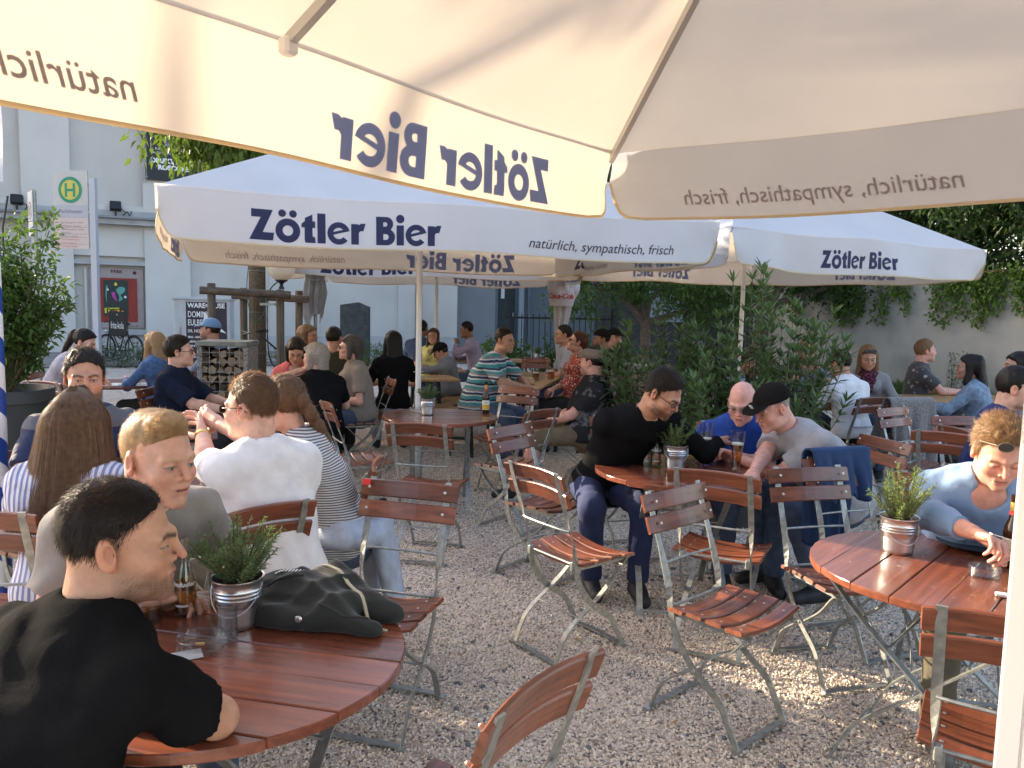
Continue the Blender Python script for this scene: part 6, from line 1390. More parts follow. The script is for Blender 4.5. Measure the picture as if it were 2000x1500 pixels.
chair(-1.36, 5.72, 25, 'empty red chair turned sideways left of the slim parasol pole')
chair(-.57, 4.79, 79, 'empty red chair in front of the empty round table by the pole')
chair(-1.20, 7.86, 200, 'red chair with two shiny slats behind the woman in the grey shirt')
chair(-.60, 3.62, 182, 'red chair seen edge on beside the braided woman')
chair(-2.09, 4.93, -62, 'red chair behind the small rosemary between the raised hands and the blond man')
chair(-4.66, 7.62, 8, 'red chair under the dark haired woman beside the laurel')
chair(-4.05, 6.75, 72, 'red chair seen from behind left of the bearded man')
chair(-1.41, 2.74, -50, 'red chair under the blond man in the grey shirt')
chair(.74, 5.42, -75, 'red chair under the man with glasses in black')
chair(.90, 6.84, 178, 'red chair under the man in the flat cap')
chair(2.24, 4.66, 196, 'red chair under the man in the black baseball cap')
chair(1.45, 5.22, -95, 'red chair under the bald man in the blue shirt')
chair(1.68, 4.02, -70, 'red chair with a blue jacket hung over its back')
chair(3.32, 5.82, -85, 'red chair half hidden behind the man in the navy polo shirt')
chair(3.24, 6.98, 112, 'red chair under the man in the white shirt at the far right table')
chair(3.36, 6.62, 104, 'red chair draped with a long grey coat')
chair(-3.02, 6.50, 0, 'red chair under the man in dark blue with glasses')
chair(-3.42, 8.02, 150, 'red chair under the blond woman in the denim jacket')
chair(-2.12, 7.98, -85, 'red chair under the woman in pink')
chair(2.02, 3.62, -105, 'red chair under the man in the light blue shirt eating')
chair(-1.13, .98, 40, 'red chair under the man in the black shirt nearest the viewer')
chair(-2.36, 3.72, -25, 'red chair under the bearded man in the striped shirt')
chair(3.05, 8.62, -95, 'red chair behind the oleander at the far right table')
chair(.35, 11.6, -100, 'red chair far back behind the striped polo man')
chair(3.78, 8.38, -120, 'red chair under the woman with the scarf')
chair(2.92, 5.14, 0, 'red chair under the man in the navy polo shirt at the right edge')

# ------------------------------------------------------------------ things on the tables
def pot(o, x, y, z, label, rz=0, s=1.):
    o.location = (x, y, z); o.rotation_euler = (0, 0, rz); o.scale = (s, s, s); tag(o, label, 'potted plant', 'potted rosemary in zinc buckets'); return o
pot(make_pot(1, 66, 62, .20, .135, nl=.024, nw=.0016), -.735, 2.085, TZ, 'rosemary in a zinc bucket beside the dark jacket')
pot(make_pot(2, 40, 56, .23, .13, leaf=ROSE2, nl=.026, nw=.0015), 1.462, 2.895, TZ, 'pale rosemary in a zinc bucket on the scuffed table')
PA = pot(make_pot(3, 34, 46, .20, .125, leaf=ROSE2, nl=.028, nw=.002), .926, 4.37, TZ, 'bright rosemary in a zinc bucket by the tall beer glasses')
PB = pot(make_pot(4, 40, 40, .15, .10, r0=.05, r1=.062, H=.13, nl=.024, nw=.002), -.682, 6.37, TZ, 'round clipped rosemary in a zinc bucket on the empty table')
pot(make_pot(5, 34, 46, .20, .12, leaf=ROSE2, nl=.026, nw=.002), -2.02, 4.06, TZ, 'sunlit rosemary on the table behind the blond man')
for x, y, z, l, r in ((-2.12, 7.05, TZ, 'dark rosemary beside the woman in pink', 1), (-1.72, 9.0, .766, 'dark rosemary on the beer table left of the black haired woman', 2), (-1.78, 9.45, .766, 'dark rosemary farther back on the beer table by the stone stele', 3), (-.68, 12.6, .766, 'dark rosemary in front of the man in lilac', 4), (.95, 10.2, .766, 'dark rosemary beside the woman in red', 2.2), (.42, 12.9, .766, 'small grey rosemary on the farthest beer table', 5), (2.98, 7.80, TZ, 'dark rosemary between the hands and the white shirt', 0.4), (3.02, 5.0, .0, '', 0)):
    if not l: continue
    pot(copy_tree(PB), x, y, z, l, r)
soda_bottle('clear lemonade bottle with white print beside the near rosemary', -.905, 2.15, TZ, .095)
tumbler('small clear glass half hidden by the chin of the man in black', -.985, 2.10, TZ, .033, .11, JUICE, .035)
tumbler('short glass of amber drink behind the lemonade bottle', -.835, 2.235, TZ, .035, .10, JUICE, .05)
tumbler('clear tumbler behind the ashtray on the near table', -.728, 1.985, TZ, .026, .095)
ashtray('glass ashtray with a cigarette end on the near table', -.775, 1.925, TZ, .058, 1)
ashtray('empty glass ashtray on the scuffed table', 1.635, 2.635, TZ, .052)
ashtray('glass ashtray beside the pole on the empty table', -.80, 6.52, TZ, .05)
ashtray('small glass ashtray beside the sunlit rosemary', -1.83, 3.95, TZ, .05)
tumbler('tall clear glass right of the sunlit rosemary', -1.66, 3.72, TZ, .032, .15); tumbler('low wide glass at the wrist of the raised hands', -1.50, 3.86, TZ, .042, .075, None)
q = MB(); q.box(.075, .055, .002, (0, 0, .001)); o = q.build('paper_slip', mat('white_paper', (.62, .66, .74), .8)); o.location = (-.795, 1.885, TZ - .0005); o.rotation_euler = (0, 0, .5); tag(o, 'small white paper slip under the near ashtray', 'paper')
beer_bottle('brown beer bottle with an amber label beside the white post', 1.79, 2.74, TZ)
beer_bottle('brown beer bottle alone on the empty round table', -.215, 6.55, TZ)
beer_bottle('brown beer bottle before the curly haired man', 4.95, 8.45, .766)
beer_bottle('dark bottle in front of the woman in pink', -2.04, 6.88, TZ)
tumbler('tall straight glass with a tag at the left of the beer table', .785, 4.50, TZ, .034, .145, None); soda_bottle('small clear soda bottle inside the glass group on the middle right table', .83, 4.44, TZ, .06)
wheat_glass('tall glass of dark wheat beer beside the rosemary', 1.145, 4.56, TZ, DUNKEL, .135, .014, .24); wheat_glass('tall glass of golden beer held by the capped man', 1.262, 4.34, TZ, BEER, .150, .010, .225)
tumbler('beer mug at the left on the striped polo man\'s table', .28, 9.35, .766, .042, .15, BEER, .09, .012); tumbler('beer mug at the right on the striped polo man\'s table', .47, 9.5, .766, .042, .15, BEER, .10, .012); tumbler('empty clear glass beside the woman in red', .60, 9.25, .766, .035, .15)
tumbler('glass of orange drink before the oleander on the far right table', 2.86, 7.72, TZ, .035, .14, mat('orange_drink', (.75, .40, .05), .1, trans=.5), .11); wheat_glass('glass with a red drink behind the oleander', 2.72, 7.85, TZ, mat('red_drink', (.6, .08, .02), .1, trans=.6), .12, 0, .2)
tumbler('small glass by the denim sleeves on the paper table', -3.92, 8.22, TZ, .03, .12); tumbler('dark drink glass on the man in lilac\'s table', -.92, 12.75, .766, .035, .10, mat('cola', (.03, .01, .005), .05), .08, .01)
b = soda_bottle('green labelled clear bottle before the black haired woman', -1.52, 9.08, .766, .05); soda_bottle('clear bottle with a red cap beside the girl in yellow', -1.34, 10.45, .766, .10)
q = MB(); q.box(.62, .30, .004, (0, 0, .002)); q.box(.30, .21, .004, (.12, -.04, .007), Matrix.Rotation(.3, 4, 'Z')); o = q.build('newspaper', mat('newsprint', (.60, .60, .62), .85, alt=((.35, .35, .38), 60, .5, .62))); o.location = (-4.05, 8.1, TZ); o.rotation_euler = (0, 0, .25); tag(o, 'open white papers on the round table before the denim jacket woman', 'paper')
# bread on the beer table, baguette paper before the girl
f = Field((-.2, -.1, -.02), (.2, .1, .12), .009); f.rc((-.11, 0, .03), (.11, .01, .03), .045, .040, .02); f.rc((-.10, -.02, .055), (.10, -.01, .06), .025, .02, .02); f.plane((0, 0, 0), (0, 0, -1)); f.ripple(.006, 60, 3); V, F = f.nets(); o = put('bread_loaf', npmesh('bread_loaf', V, F), None, mat('bread', (.50, .36, .20), .8, noise=(20, .25))); o.location = (.12, 8.85, .768); o.rotation_euler = (0, 0, .2); tag(o, 'filled bread roll lying before the striped polo man', 'bread')
o = put('bread_loaf', o.data, None); o.location = (-1.25, 10.5, .768); tag(o, 'bread roll on the pale beer table before the girl in yellow', 'bread')
# plate, fork and knife
t = thing('dinner_plate', 'black plate in front of the man eating', 'plate', (1.80, 2.98, TZ)); q = MB(); q.lathe([(.07, 0), (.09, .003), (.128, .014), (.131, .017), (.126, .0165), (.085, .007), (.001, .006)], 40); q.build('dish', mat('black_glaze', (.012, .012, .014), .15), t, True)
STL = mat('cutlery', (.66, .66, .66), .18, 1.)
def fork(label, M):
    t = thing('fork', label, 'fork'); t.matrix_world = M; q = MB(); q.bar(bez([(0, -.10, .004), (0, -.02, .010), (0, .04, .002)], 4), .008, .003); q.bar(bez([(0, .04, .002), (0, .055, .0), (0, .07, .003)], 3), .022, .002)
    for k in range(4): q.bar(bez([(-.0085 + .0057 * k, .068, .003), (-.0085 + .0057 * k, .09, .002), (-.0085 + .0057 * k, .11, .006)], 3), .003, .002)
    q.build('blade', STL, t); return t
fork('bright fork lying on the right rim of the black plate', Matrix.Translation((1.86, 2.93, TZ + .02)) @ Matrix.Rotation(R(70), 4, 'Z'))
q = MB(); q.box(.10, .022, .012, b=.003); o = q.build('cigarette_pack', mat('pack_white', (.7, .66, .64), .5)); q2 = MB(); q2.box(.02, .0225, .0125, (.02, 0, 0)); q2.build('band', mat('red_label', (.55, .04, .03)), o); o.location = (1.60, 2.42, TZ + .007); o.rotation_euler = (0, 0, R(-28)); tag(o, 'small white stick with a red band at the edge of the scuffed table', 'wrapper')

# ------------------------------------------------------------------ jackets and coats
from mathutils.bvhtree import BVHTree
JK = mat('dark_jacket', (.016, .018, .016), .8, noise=(20, .2), bump=(200, .2), sheen=.2)
f = Field((-.30, -.19, -.01), (.30, .19, .19), .006)
for a, c, r1, r2 in (((-.18, .03, .04), (.0, .06, .065), .055, .07), ((.0, .06, .06), (.19, .02, .02), .065, .03), ((-.15, -.05, .02), (.05, -.06, .03), .04, .045), ((.05, -.05, .03), (.17, -.07, .012), .042, .022), ((-.12, .0, .05), (.08, -.01, .055), .05, .045), ((-.20, .02, .05), (-.10, .10, .08), .03, .035)): f.rc(a, c, r1, r2, .025)
X, Y, Z = f.ax[0][:, None, None], f.ax[1][None, :, None], f.ax[2][None, None, :]
f.F = f.F + (.016 * (np.abs(np.sin(22 * Y + 5 * X + 1.2 * np.sin(8 * X) + 6 * Z)) - .6) + .008 * (np.abs(np.sin(13 * X - 34 * Y + 1.5 * np.sin(11 * X))) - .6) + .004 * (np.abs(np.sin(58 * Y + 9 * X + 2 * np.sin(14 * X + 9 * Y) + 20 * Z)) - .6)).astype(np.float32); f.ripple(.003, 40, 8); f.plane((0, 0, .002), (0, 0, -1)); V, F = f.nets()
jk = thing('jacket', 'dark crumpled jacket with a pale zip lying on the near table', 'jacket', (-.515, 2.13, TZ), R(-8)); put('cloth', npmesh('cloth', V, F), jk, JK); bv = BVHTree.FromPolygons([tuple(v) for v in V], [tuple(p) for p in F])
def onj(x, y, up=.002):
    h = bv.ray_cast(Vector((x, y, .4)), Vector((0, 0, -1))); return (x, y, (h[0].z if h[0] else 0) + up)
q = MB(); q.bar(bez([onj(-.10 + .30 * u, .075 - .10 * u + .02 * sin(5 * u)) for u in np.linspace(0, 1, 12)], 3), .010, .004); q.build('zip', mat('pale_zip', (.45, .40, .28), .6), jk)
q = MB(); q.tube(bez([onj(-.16 + .10 * u, -.005 + .02 * u) for u in np.linspace(0, 1, 5)], 3), .003, 5); q.tube(bez([onj(.02 + .14 * u, -.075 - .012 * sin(3 * u)) for u in np.linspace(0, 1, 7)], 3), .003, 5); q.build('seam', JK, jk, True)
q = MB()
for k in range(9): p = onj(-.155 + .009 * k, .045 + .002 * k, .003); q.box(.0035, .018, .001, p)
q.build('stripe_print', WHITE, jk); q = MB(); q.ball(onj(-.03, -.095, .0), (.012, .006, .010), 8); q.build('zip_pull', RIVET, jk, True)
def draped(label, name, x, y, face, m, w, front, rear, seed, ripple=.018):
    """Cloth hung over a chair back (chair() arguments) as one closed sheet."""
    a = R(face); t = thing(name, label, 'jacket' if 'jacket' in name else 'coat', (x + .256 * cos(a), y + .256 * sin(a), 0), a - pi / 2); r = np.random.default_rng(seed); nu, nv = 26, 44; P = []
    for j in range(nv + 1):
        v = j / nv * (front + rear + .07)
        for i in range(nu + 1):
            u = i / nu * 2 - 1
            if v < front: yy, z, k = -.215 - .03, .92 - (front - v), (front - v) / front; yy = -.232 + .349 * (front - v) * 1. + .018
            elif v < front + .07: s = (v - front) / .07 * pi; yy, z, k = -.250 + .035 * cos(s), .920 + .018 * sin(s), 0
            else: d = v - front - .07; yy, z, k = -.292 - .05 * d, .92 - d, d / rear
            if v < front: yy = -.222 + .349 * (front - v)
            fo = ripple * k ** .7 * (sin(9 * u + seed) + .6 * sin(17 * u + 2 * seed + 3 * k)); wd = w / 2 * (1 + .18 * k * sin(seed + 2 * u) - .10 * k)
            P.append((u * wd + .02 * k * sin(4 * v + seed), yy + (fo if v < front else -fo) - (0 if v < front else .02 * k), max(.03, z + .02 * k * sin(6 * u + seed))))
    F = [(j * (nu + 1) + i, j * (nu + 1) + i + 1, (j + 1) * (nu + 1) + i + 1, (j + 1) * (nu + 1) + i) for j in range(nv) for i in range(nu)]
    o = put('cloth', npmesh('cloth', np.array(P), np.array(F)), t, m); md = o.modifiers.new('thickness', 'SOLIDIFY'); md.thickness = .010; return t
draped('bright blue jacket hung over a red chair back', 'blue_jacket', 1.68, 4.02, -70, mat('jacket_blue', (.009, .034, .105), .75, noise=(10, .2), bump=(150, .2)), .36, .22, .50, 2)
draped('long grey mottled coat hung over a chair at the right', 'grey_coat', 3.36, 6.62, 104, mat('coat_grey', (.17, .155, .15), .95, noise=(70, .45), sheen=.2), .44, .35, .78, 5, .03)
draped('black jacket hung beside the man in the flat cap', 'black_jacket', .90, 6.84, 178, JK, .42, .28, .45, 7)
# ------------------------------------------------------------------ clothes
cloth('black', (.010, .010, .011)); cloth('warmgrey', (.27, .25, .235)); cloth('white', (.72, .70, .71)); cloth('navy', (.012, .017, .035)); cloth('blue', (.018, .055, .25)); cloth('polo_grey', (.34, .325, .34)); cloth('lightblue', (.22, .34, .55)); cloth('charcoal', (.028, .026, .027)); cloth('lilacgrey', (.42, .37, .42)); cloth('denim', (.075, .135, .27), noise=(30, .3)); cloth('paledenim', (.20, .27, .36), noise=(30, .3)); cloth('pink', (.55, .12, .12)); cloth('olive', (.045, .042, .028)); cloth('taupe', (.24, .205, .18)); cloth('darkblue', (.05, .075, .14)); cloth('yellow', (.66, .60, .22)); cloth('hoodgrey', (.17, .165, .165)); cloth('lilac', (.36, .30, .40)); cloth('teal_arm', (.05, .13, .17)); cloth('greyblue', (.20, .24, .33)); cloth('cardigan', (.26, .24, .24)); cloth('navypolo', (.015, .025, .11)); cloth('tank', (.42, .42, .50))
cloth('redfloral', (.26, .045, .030), alt=((.58, .42, .36), 55, .56, .62)); cloth('darkfloral', (.07, .07, .075), alt=((.42, .40, .42), 18, .60, .66)); cloth('plaid', (.52, .54, .66), alt=((.10, .12, .30), 30, .52, .58)); cloth('scarf', (.05, .016, .025), alt=((.22, .06, .10), 40, .5, .6)); cloth('printed', (.028, .026, .027), alt=((.17, .165, .17), 9, .54, .62))
stripes('cloth_navygrey', [(0, (.014, .022, .065)), (.36, (.10, .10, .115)), (.72, (.014, .022, .065))], .24); stripes('cloth_seersucker', [(0, (.66, .63, .68)), (.52, (.20, .23, .42))], .021, 'X', .85, .0008); stripes('cloth_fine', [(0, (.60, .59, .58)), (.5, (.11, .11, .13))], .011, 'Z', .85, .0005)
stripes('cloth_polo', [(0, (.05, .25, .27)), (.20, (.55, .56, .56)), (.28, (.03, .03, .08)), (.42, (.55, .56, .56)), (.5, (.22, .21, .22)), (.64, (.05, .25, .27)), (.80, (.55, .56, .56)), (.88, (.03, .03, .08))], .17)
mat('jeans', (.060, .085, .145), .9, noise=(22, .25), bump=(250, .2)); mat('trousers_blue', (.018, .027, .08), .9, noise=(14, .2), bump=(200, .2)); mat('trousers_black', (.012, .012, .014), .9, bump=(200, .2)); mat('trousers_olive', (.10, .085, .055), .9, noise=(14, .2)); mat('shorts_khaki', (.16, .115, .065), .9, noise=(14, .2), bump=(150, .3)); mat('skirt_pale', (.42, .38, .40), .9, noise=(9, .12)); mat('shoe_black', (.022, .022, .024), .6, noise=(30, .3)); mat('shoe_grey', (.12, .115, .10), .7, noise=(30, .3))
mat('frame_black', (.012, .012, .012), .3); mat('frame_taupe', (.22, .19, .15), .35); thin_glass('lens_clear', (.96, .97, .97)); mat('lens_dark', (.012, .010, .010), .04); cloth('capbrown', (.22, .16, .12)); cloth('capblack', (.014, .012, .012)); cloth('capblue', (.16, .27, .42)); mat('emblem_white', (.6, .6, .6), .6); mat('emblem_orange', (.7, .18, .05), .6)
SH = dict(style='short', top=.016, side=.007, back=.010, rough=.002)
def H(**k): d = dict(SH); d.update(k); return d
def watch(q=0):
    def go(root, Hm, j):
        p = j['wr'][q]; y = j['wr'][q] - j['el'][q]; y = y / np.linalg.norm(y); p = p - y * .015; M = Matrix.Translation(Vector(p)) @ Vector(y).to_track_quat('Z', 'Y').to_matrix().to_4x4(); b = MB(); b.lathe([(.031, -.009), (.033, -.008), (.033, .008), (.031, .009)], 20, M, False); w = b.build('watch_strap', mat('watch_gold', (.6, .42, .15), .3, 1.), root, True); b = MB(); b.lathe([(.018, .030), (.018, .038), (.001, .039)], 18, M @ Matrix.Rotation(pi / 2, 4, 'X')); b.build('watch_face', mat('watch_white', (.75, .76, .78), .2), w, True)
    return go
def tied(m):
    def go(root, Hm, j):
        h = j['hip']; f = Field(h + np.array((-.30, -.36, -.42)), h + np.array((.30, .22, .16)), .011); f.rc(h + np.array((-.10, -.03, .05)), h + np.array((.10, -.03, .05)), .155, .155, .03, flat=((0, 0, 1), 2.2)); f.rc(h + np.array((.02, -.17, .02)), h + np.array((.05, -.24, -.34)), .16, .12, .04, flat=((0, 1, 0), 3.2)); f.rc(h + np.array((.14, -.06, .0)), h + np.array((.20, -.12, -.30)), .05, .035, .03); f.ripple(.010, 40, 4); V, Q = f.nets(); put('tied_jacket', npmesh('tied_jacket', V, Q), root, m)
    return go
def hood(m):
    def go(root, Hm, j):
        n = j['nb']; f = Field(n - .2, n + .2, .014); f.rc(n + np.array((-.08, -.05, .0)), n + np.array((.08, -.05, .0)), .05, .05, .02); f.rc(n + np.array((0, -.09, -.02)), n + np.array((0, -.12, -.12)), .07, .05, .04, flat=((0, 1, 0), 1.6)); f.ripple(.006, 45, 4); V, Q = f.nets(); put('hood', npmesh('hood', V, Q), root, m)
    return go
def collar(m, r=.062, h=.022):
    def go(root, Hm, j):
        n, d2, fw = j['nb'], j['d2'], j['fw']; b = MB(); pts = [];
        sx = np.cross(fw, d2); ring = [n + d2 * (.008 - .020 * max(0, cos(a))) + fw * (r * cos(a) * 1.05 + .006) + sx * (r * sin(a)) for a in np.linspace(.25, 2 * pi - .25, 22)]
        b.sweep([tuple(p) for p in ring], [(-.004, -.9 * h), (.45 * h, -h), (.27 * h, h), (-.002, h)], up=tuple(d2)); b.build('collar', m, root, True)
    return go
def scarf(m):
    def go(root, Hm, j):
        n = j['nb']; f = Field(n - .25, n + .16, .013); f.rc(n + np.array((-.05, .02, -.01)), n + np.array((.05, .02, -.01)), .062, .062, .03); f.rc(n + np.array((-.02, .10, -.04)), n + np.array((.01, .15, -.22)), .07, .05, .04, flat=((0, 1, 0), 1.8)); f.ripple(.008, 55, 2); V, Q = f.nets(); put('scarf', npmesh('scarf', V, Q), root, m)
    return go
def braid(col):
    def go(root, Hm, j):
        P = bez([tuple(Hm @ Vector(p)) for p in ((0, -.10, .03), (.02, -.135, -.06), (.07, -.15, -.16), (.12, -.145, -.26), (.14, -.14, -.33))], 6); lo = np.min([tuple(p) for p in P], 0) - .08; hi = np.max([tuple(p) for p in P], 0) + .08; f = Field(lo, hi, .006); n = len(P)
        for i, p in enumerate(P[::2]): s = (-1) ** i; r = .036 * (1 - .55 * i / (n / 2)); f.el(np.array(p) + np.array((s * .011, .004 * s, 0)), (r, r * .9, r * 1.25), .006)
        f.ripple(.0015, 300, 2); V, Q = f.nets(); S, T = strands(V, Q, 900, .035, .0009, lambda q: np.repeat(np.array([[.3, -.1, -1.]]), len(q), 0), .5, 3); put('braid', npmesh('braid', np.concatenate([V, S]), np.concatenate([Q, T + len(V)])), root, hairmat(col))
    return go
def long_strands(col, n, length, spread, seed=3):
    """Long straight hair falling from the parting over shoulders and back."""
    def go(root, Hm, j):
        r = np.random.default_rng(seed); V, F = [], []; A = np.array(Hm); seg = 12
        for k in range(n):
            a = r.uniform(-2.35, 2.35); t0 = r.random(); c0 = np.array((.004 * np.sign(a), .05 - .12 * t0, .143 - .012 * t0)); e = np.array((sin(a) * .099, -.014 - cos(a) * .124, .035)); s1 = np.array((sin(a) * (.098 + spread * .3), -.03 - cos(a) * .125, -.11)); L = length * r.uniform(.82, 1.04) * (1 - .10 * abs(a) / 2.4); s2 = np.array((sin(a * .8) * (.10 + spread) + r.normal() * .012, -.05 - cos(a) * .12 - .02, -L)); out = .004 + .012 * r.random()
            P = np.array([tuple(p) for p in bez([c0, e * (1 + out * 3), s1, s2], 4)]); P = P[:13]; P = P + np.cumsum(r.normal(size=P.shape) * .0012, 0); W_ = P @ A[:3, :3].T + A[:3, 3]; sd = np.cross(W_[6] - W_[0], W_[6] - A[:3, 3] - A[:3, :3] @ np.array((0, -.02, -.1))); sd /= np.linalg.norm(sd) + 1e-9; w = r.uniform(.0007, .0017); o = len(V)
            for i, p in enumerate(W_): q = w * (1 - .75 * (i / 12) ** 3); V += [p - sd * q, p + sd * q]
            F += [(o + 2 * i, o + 2 * i + 1, o + 2 * i + 3, o + 2 * i + 2) for i in range(len(W_) - 1)]
        put('hair_lengths', npmesh('hair_lengths', np.array(V), np.array(F)), root, hairmat(col))
    return go
DOWN = (0, 0, -1)
def wob(a): return lambda P: np.stack([P[:, 0] * 3, a * .9 - .0 * P[:, 1], -.3 + 0 * P[:, 2]], 1)
FWD = lambda P: np.stack([P[:, 0] * 2, .9 - 6 * np.clip(-P[:, 1], 0, .2), -.2 - 3 * np.clip(.06 - P[:, 2], 0, .3)], 1)

# ---- the table at the lower left
person('P1', 'man in a black t-shirt in profile leaning on the near table', (-.775, 1.53, 1.14), 62, lean=26, look=-44, pitch=4, tier=0, skin='olive', shirt='cloth_black', sleeve=.72, trouser='trousers_black', stubble=.62, hair=H(top=.007, side=.002, back=.004, slen=.020, slift=.75, swid=.0006), hcol='black', strand=16000, elw=[None, (-.585, 1.53, .778)], hw=[(-1.0, 1.80, .79), (-.86, 1.64, .81)], elbows=[(-1, 0, -.5), (1, -.1, -.75)], hp=dict(nose=1.06, mouth=1), folds=.006, curl=[.5, .6])
person('P2', 'blond man in a grey t-shirt leaning forward beside the near rosemary', (-.945, 2.08, 1.20), -46, S=.92, lean=36, look=20, pitch=8, tier=0, skin='fair', shirt='cloth_warmgrey', sleeve=.62, trouser='jeans', hair=H(top=.010, side=.001, back=.003, quiff=1, lift=.005, slen=.022, slift=.25, swid=.0006), hcol='fair', strand=15000, hw=[(-.80, 2.27, .775), (-1.02, 2.13, .775)], elbows=[(-.6, -.3, -1), (.5, -.3, -1)], hp=dict(mouth=1, irisname='blue', iris=(.05, .09, .12), brow=.55), folds=.006)
person('P3', 'woman with long brown hair and a striped blouse seen from behind', (-1.655, 2.98, 1.155), 98, lean=12, look=0, pitch=8, tier=0, skin='fair', female=True, shirt='cloth_seersucker', sleeve=1.5, trouser='jeans', hair=dict(style='bob', top=.012, side=.008, back=.012), hcol='long_brown', extra=[long_strands('long_brown', 9000, .50, .125)], hands=[(-.14, .44, .77), (.12, .46, .77)], folds=.005)
person('P4', 'bearded dark haired man in a navy and grey striped t-shirt', (-1.96, 3.60, 1.26), -55, lean=8, look=-4, pitch=4, tier=0, skin='tan', shirt='cloth_navygrey', sleeve=.7, trouser='jeans', stubble=.75, hair=H(style='curly', top=.018, side=.007, back=.010, rough=.006, freq=190, slen=.022, slift=.7, curl=.004), hcol='black', strand=7000, hands=[(-.16, .42, .77), (.16, .42, .77)], folds=.005)
person('P5', 'man in a white t-shirt seen from behind with raised hands', (-1.02, 3.07, 1.21), 132, lean=20, look=34, pitch=4, tier=0, skin='fair', shirt='cloth_white', sleeve=.7, trouser='trousers_olive', S=.90, hair=H(top=.014, side=.002, back=.004, slen=.026, slift=.6, swid=.0008), hcol='long_brown', strand=14000, hands=[(-.07, .58, 1.06), (.00, .60, 1.10)], elbows=[(-.3, .2, -1), (.4, .2, -1)], curl=[.35, .3], handrot=[(.8, -.5, .1), (-.8, -.5, .1)], extra=[watch(0), glasses('frame_black', True)], folds=.004)
person('P6', 'woman with a thick braid in a finely striped top beside the white t-shirt', (-1.03, 3.52, 1.17), 186, lean=26, look=-30, pitch=10, tier=0, skin='fair', female=True, shirt='cloth_fine', sleeve=.18, trouser='jeans', hair=dict(style='short', top=.018, side=.014, back=.020, rough=.003, nape=1), hcol='long_brown', strand=6000, extra=[braid('long_brown'), tied(mat('tied_denim', (.42, .48, .58), .9, noise=(12, .2), bump=(200, .3)))], hands=[(-.10, .42, .78), (.12, .42, .80)])
person('P37', 'person at the left edge with one bare forearm on the near table', (-1.86, 1.80, 1.16), 2, lean=30, look=0, tier=1, skin='pink', shirt='cloth_teal_arm', sleeve=.62, trouser='jeans', hair=H(), hcol='brown', hands=[(-.12, .46, .77), (.10, .56, .77)])
# ---- the middle right table
person('P26', 'man with glasses and a black long sleeved shirt bending over his phone', (.82, 4.25, 1.18), -82, lean=38, look=42, pitch=34, tier=0, skin='tan', shirt='cloth_black', sleeve=1.85, trouser='trousers_blue', stubble=.8, hair=H(top=.016, side=.003, back=.006, slen=.028, slift=.7, rough=.003, swid=.0009), hcol='dark', strand=9000, hw=[(1.24, 4.66, .85), (1.10, 4.64, .84)], side=-.36, elbows=[(-.6, .2, -.6), (.6, .4, -.6)], legs=[((-.14, .40, .52), (-.12, .40, .08)), ((.16, .44, .53), (.12, .30, .08))], extra=[glasses()])
person('P27', 'bald man in a blue check shirt behind the beer glasses', (1.40, 4.76, 1.08), -92, lean=14, look=-26, pitch=22, tier=0, skin='pink', shirt='cloth_blue', sleeve=.8, trouser='jeans', hair=H(style='ring', top=.001, side=.004, back=.004), hcol='grey', hands=[(.10, .36, .79), (-.14, .34, .79)], elbows=[(-1, -.2, -.5), (1, -.2, -.5)], extra=[glasses('frame_taupe'), collar(cloth('blue2', (.018, .055, .25)))], hp=dict(brow=.4), fat=.3)
person('P28', 'older man in a black baseball cap and grey polo shirt leaning on the table', (1.46, 4.38, 1.10), 196, lean=46, look=0, pitch=26, tier=0, skin='pink', shirt='cloth_polo_grey', sleeve=.74, trouser='jeans', shoe='shoe_black', hair=H(style='ring', top=.001, side=.003, back=.003), hcol='grey', hands=[(.16, .58, .775), (-.16, .70, .775)], elbows=[(-1, -.4, -.4), (1, -.2, -.6)], curl=[.15, .15], legs=[((-.13, .42, .53), (-.13, .22, .08)), ((.20, .42, .53), (.24, .34, .08))], extra=[cap('cloth_capblack', emblem='emblem_white'), collar(cloth('capblack', (.014, .012, .012)))], fat=.4)
person('P36', 'man in a light blue shirt with sunglasses on his head eating at the right', (1.79, 2.86, 1.14), -106, S=.94, lean=30, look=2, pitch=30, tier=0, skin='pink', shirt='cloth_lightblue', sleeve=1.78, trouser='trousers_olive', shoe='shoe_grey', hair=H(top=.024, side=.005, back=.010, rough=.005, freq=110, slen=.030, slift=.7, quiff=1, curl=.004), hcol='dkblond', strand=8000, elw=[None, (1.60, 2.98, .87)], hw=[(1.98, 2.70, .82), (1.665, 2.72, .86)], elbows=[(-1, -.5, -.4), (1, -.6, -.4)], curl=[.7, .7], handrot=[(.2, .2, 1), (-.35, -.3, 1)], extra=[glasses('frame_taupe', True, (0, .040, .066), 30), collar(cloth('lightblue2', (.24, .36, .57)))], hp=dict(closed=1), neckline=.012, folds=.007)
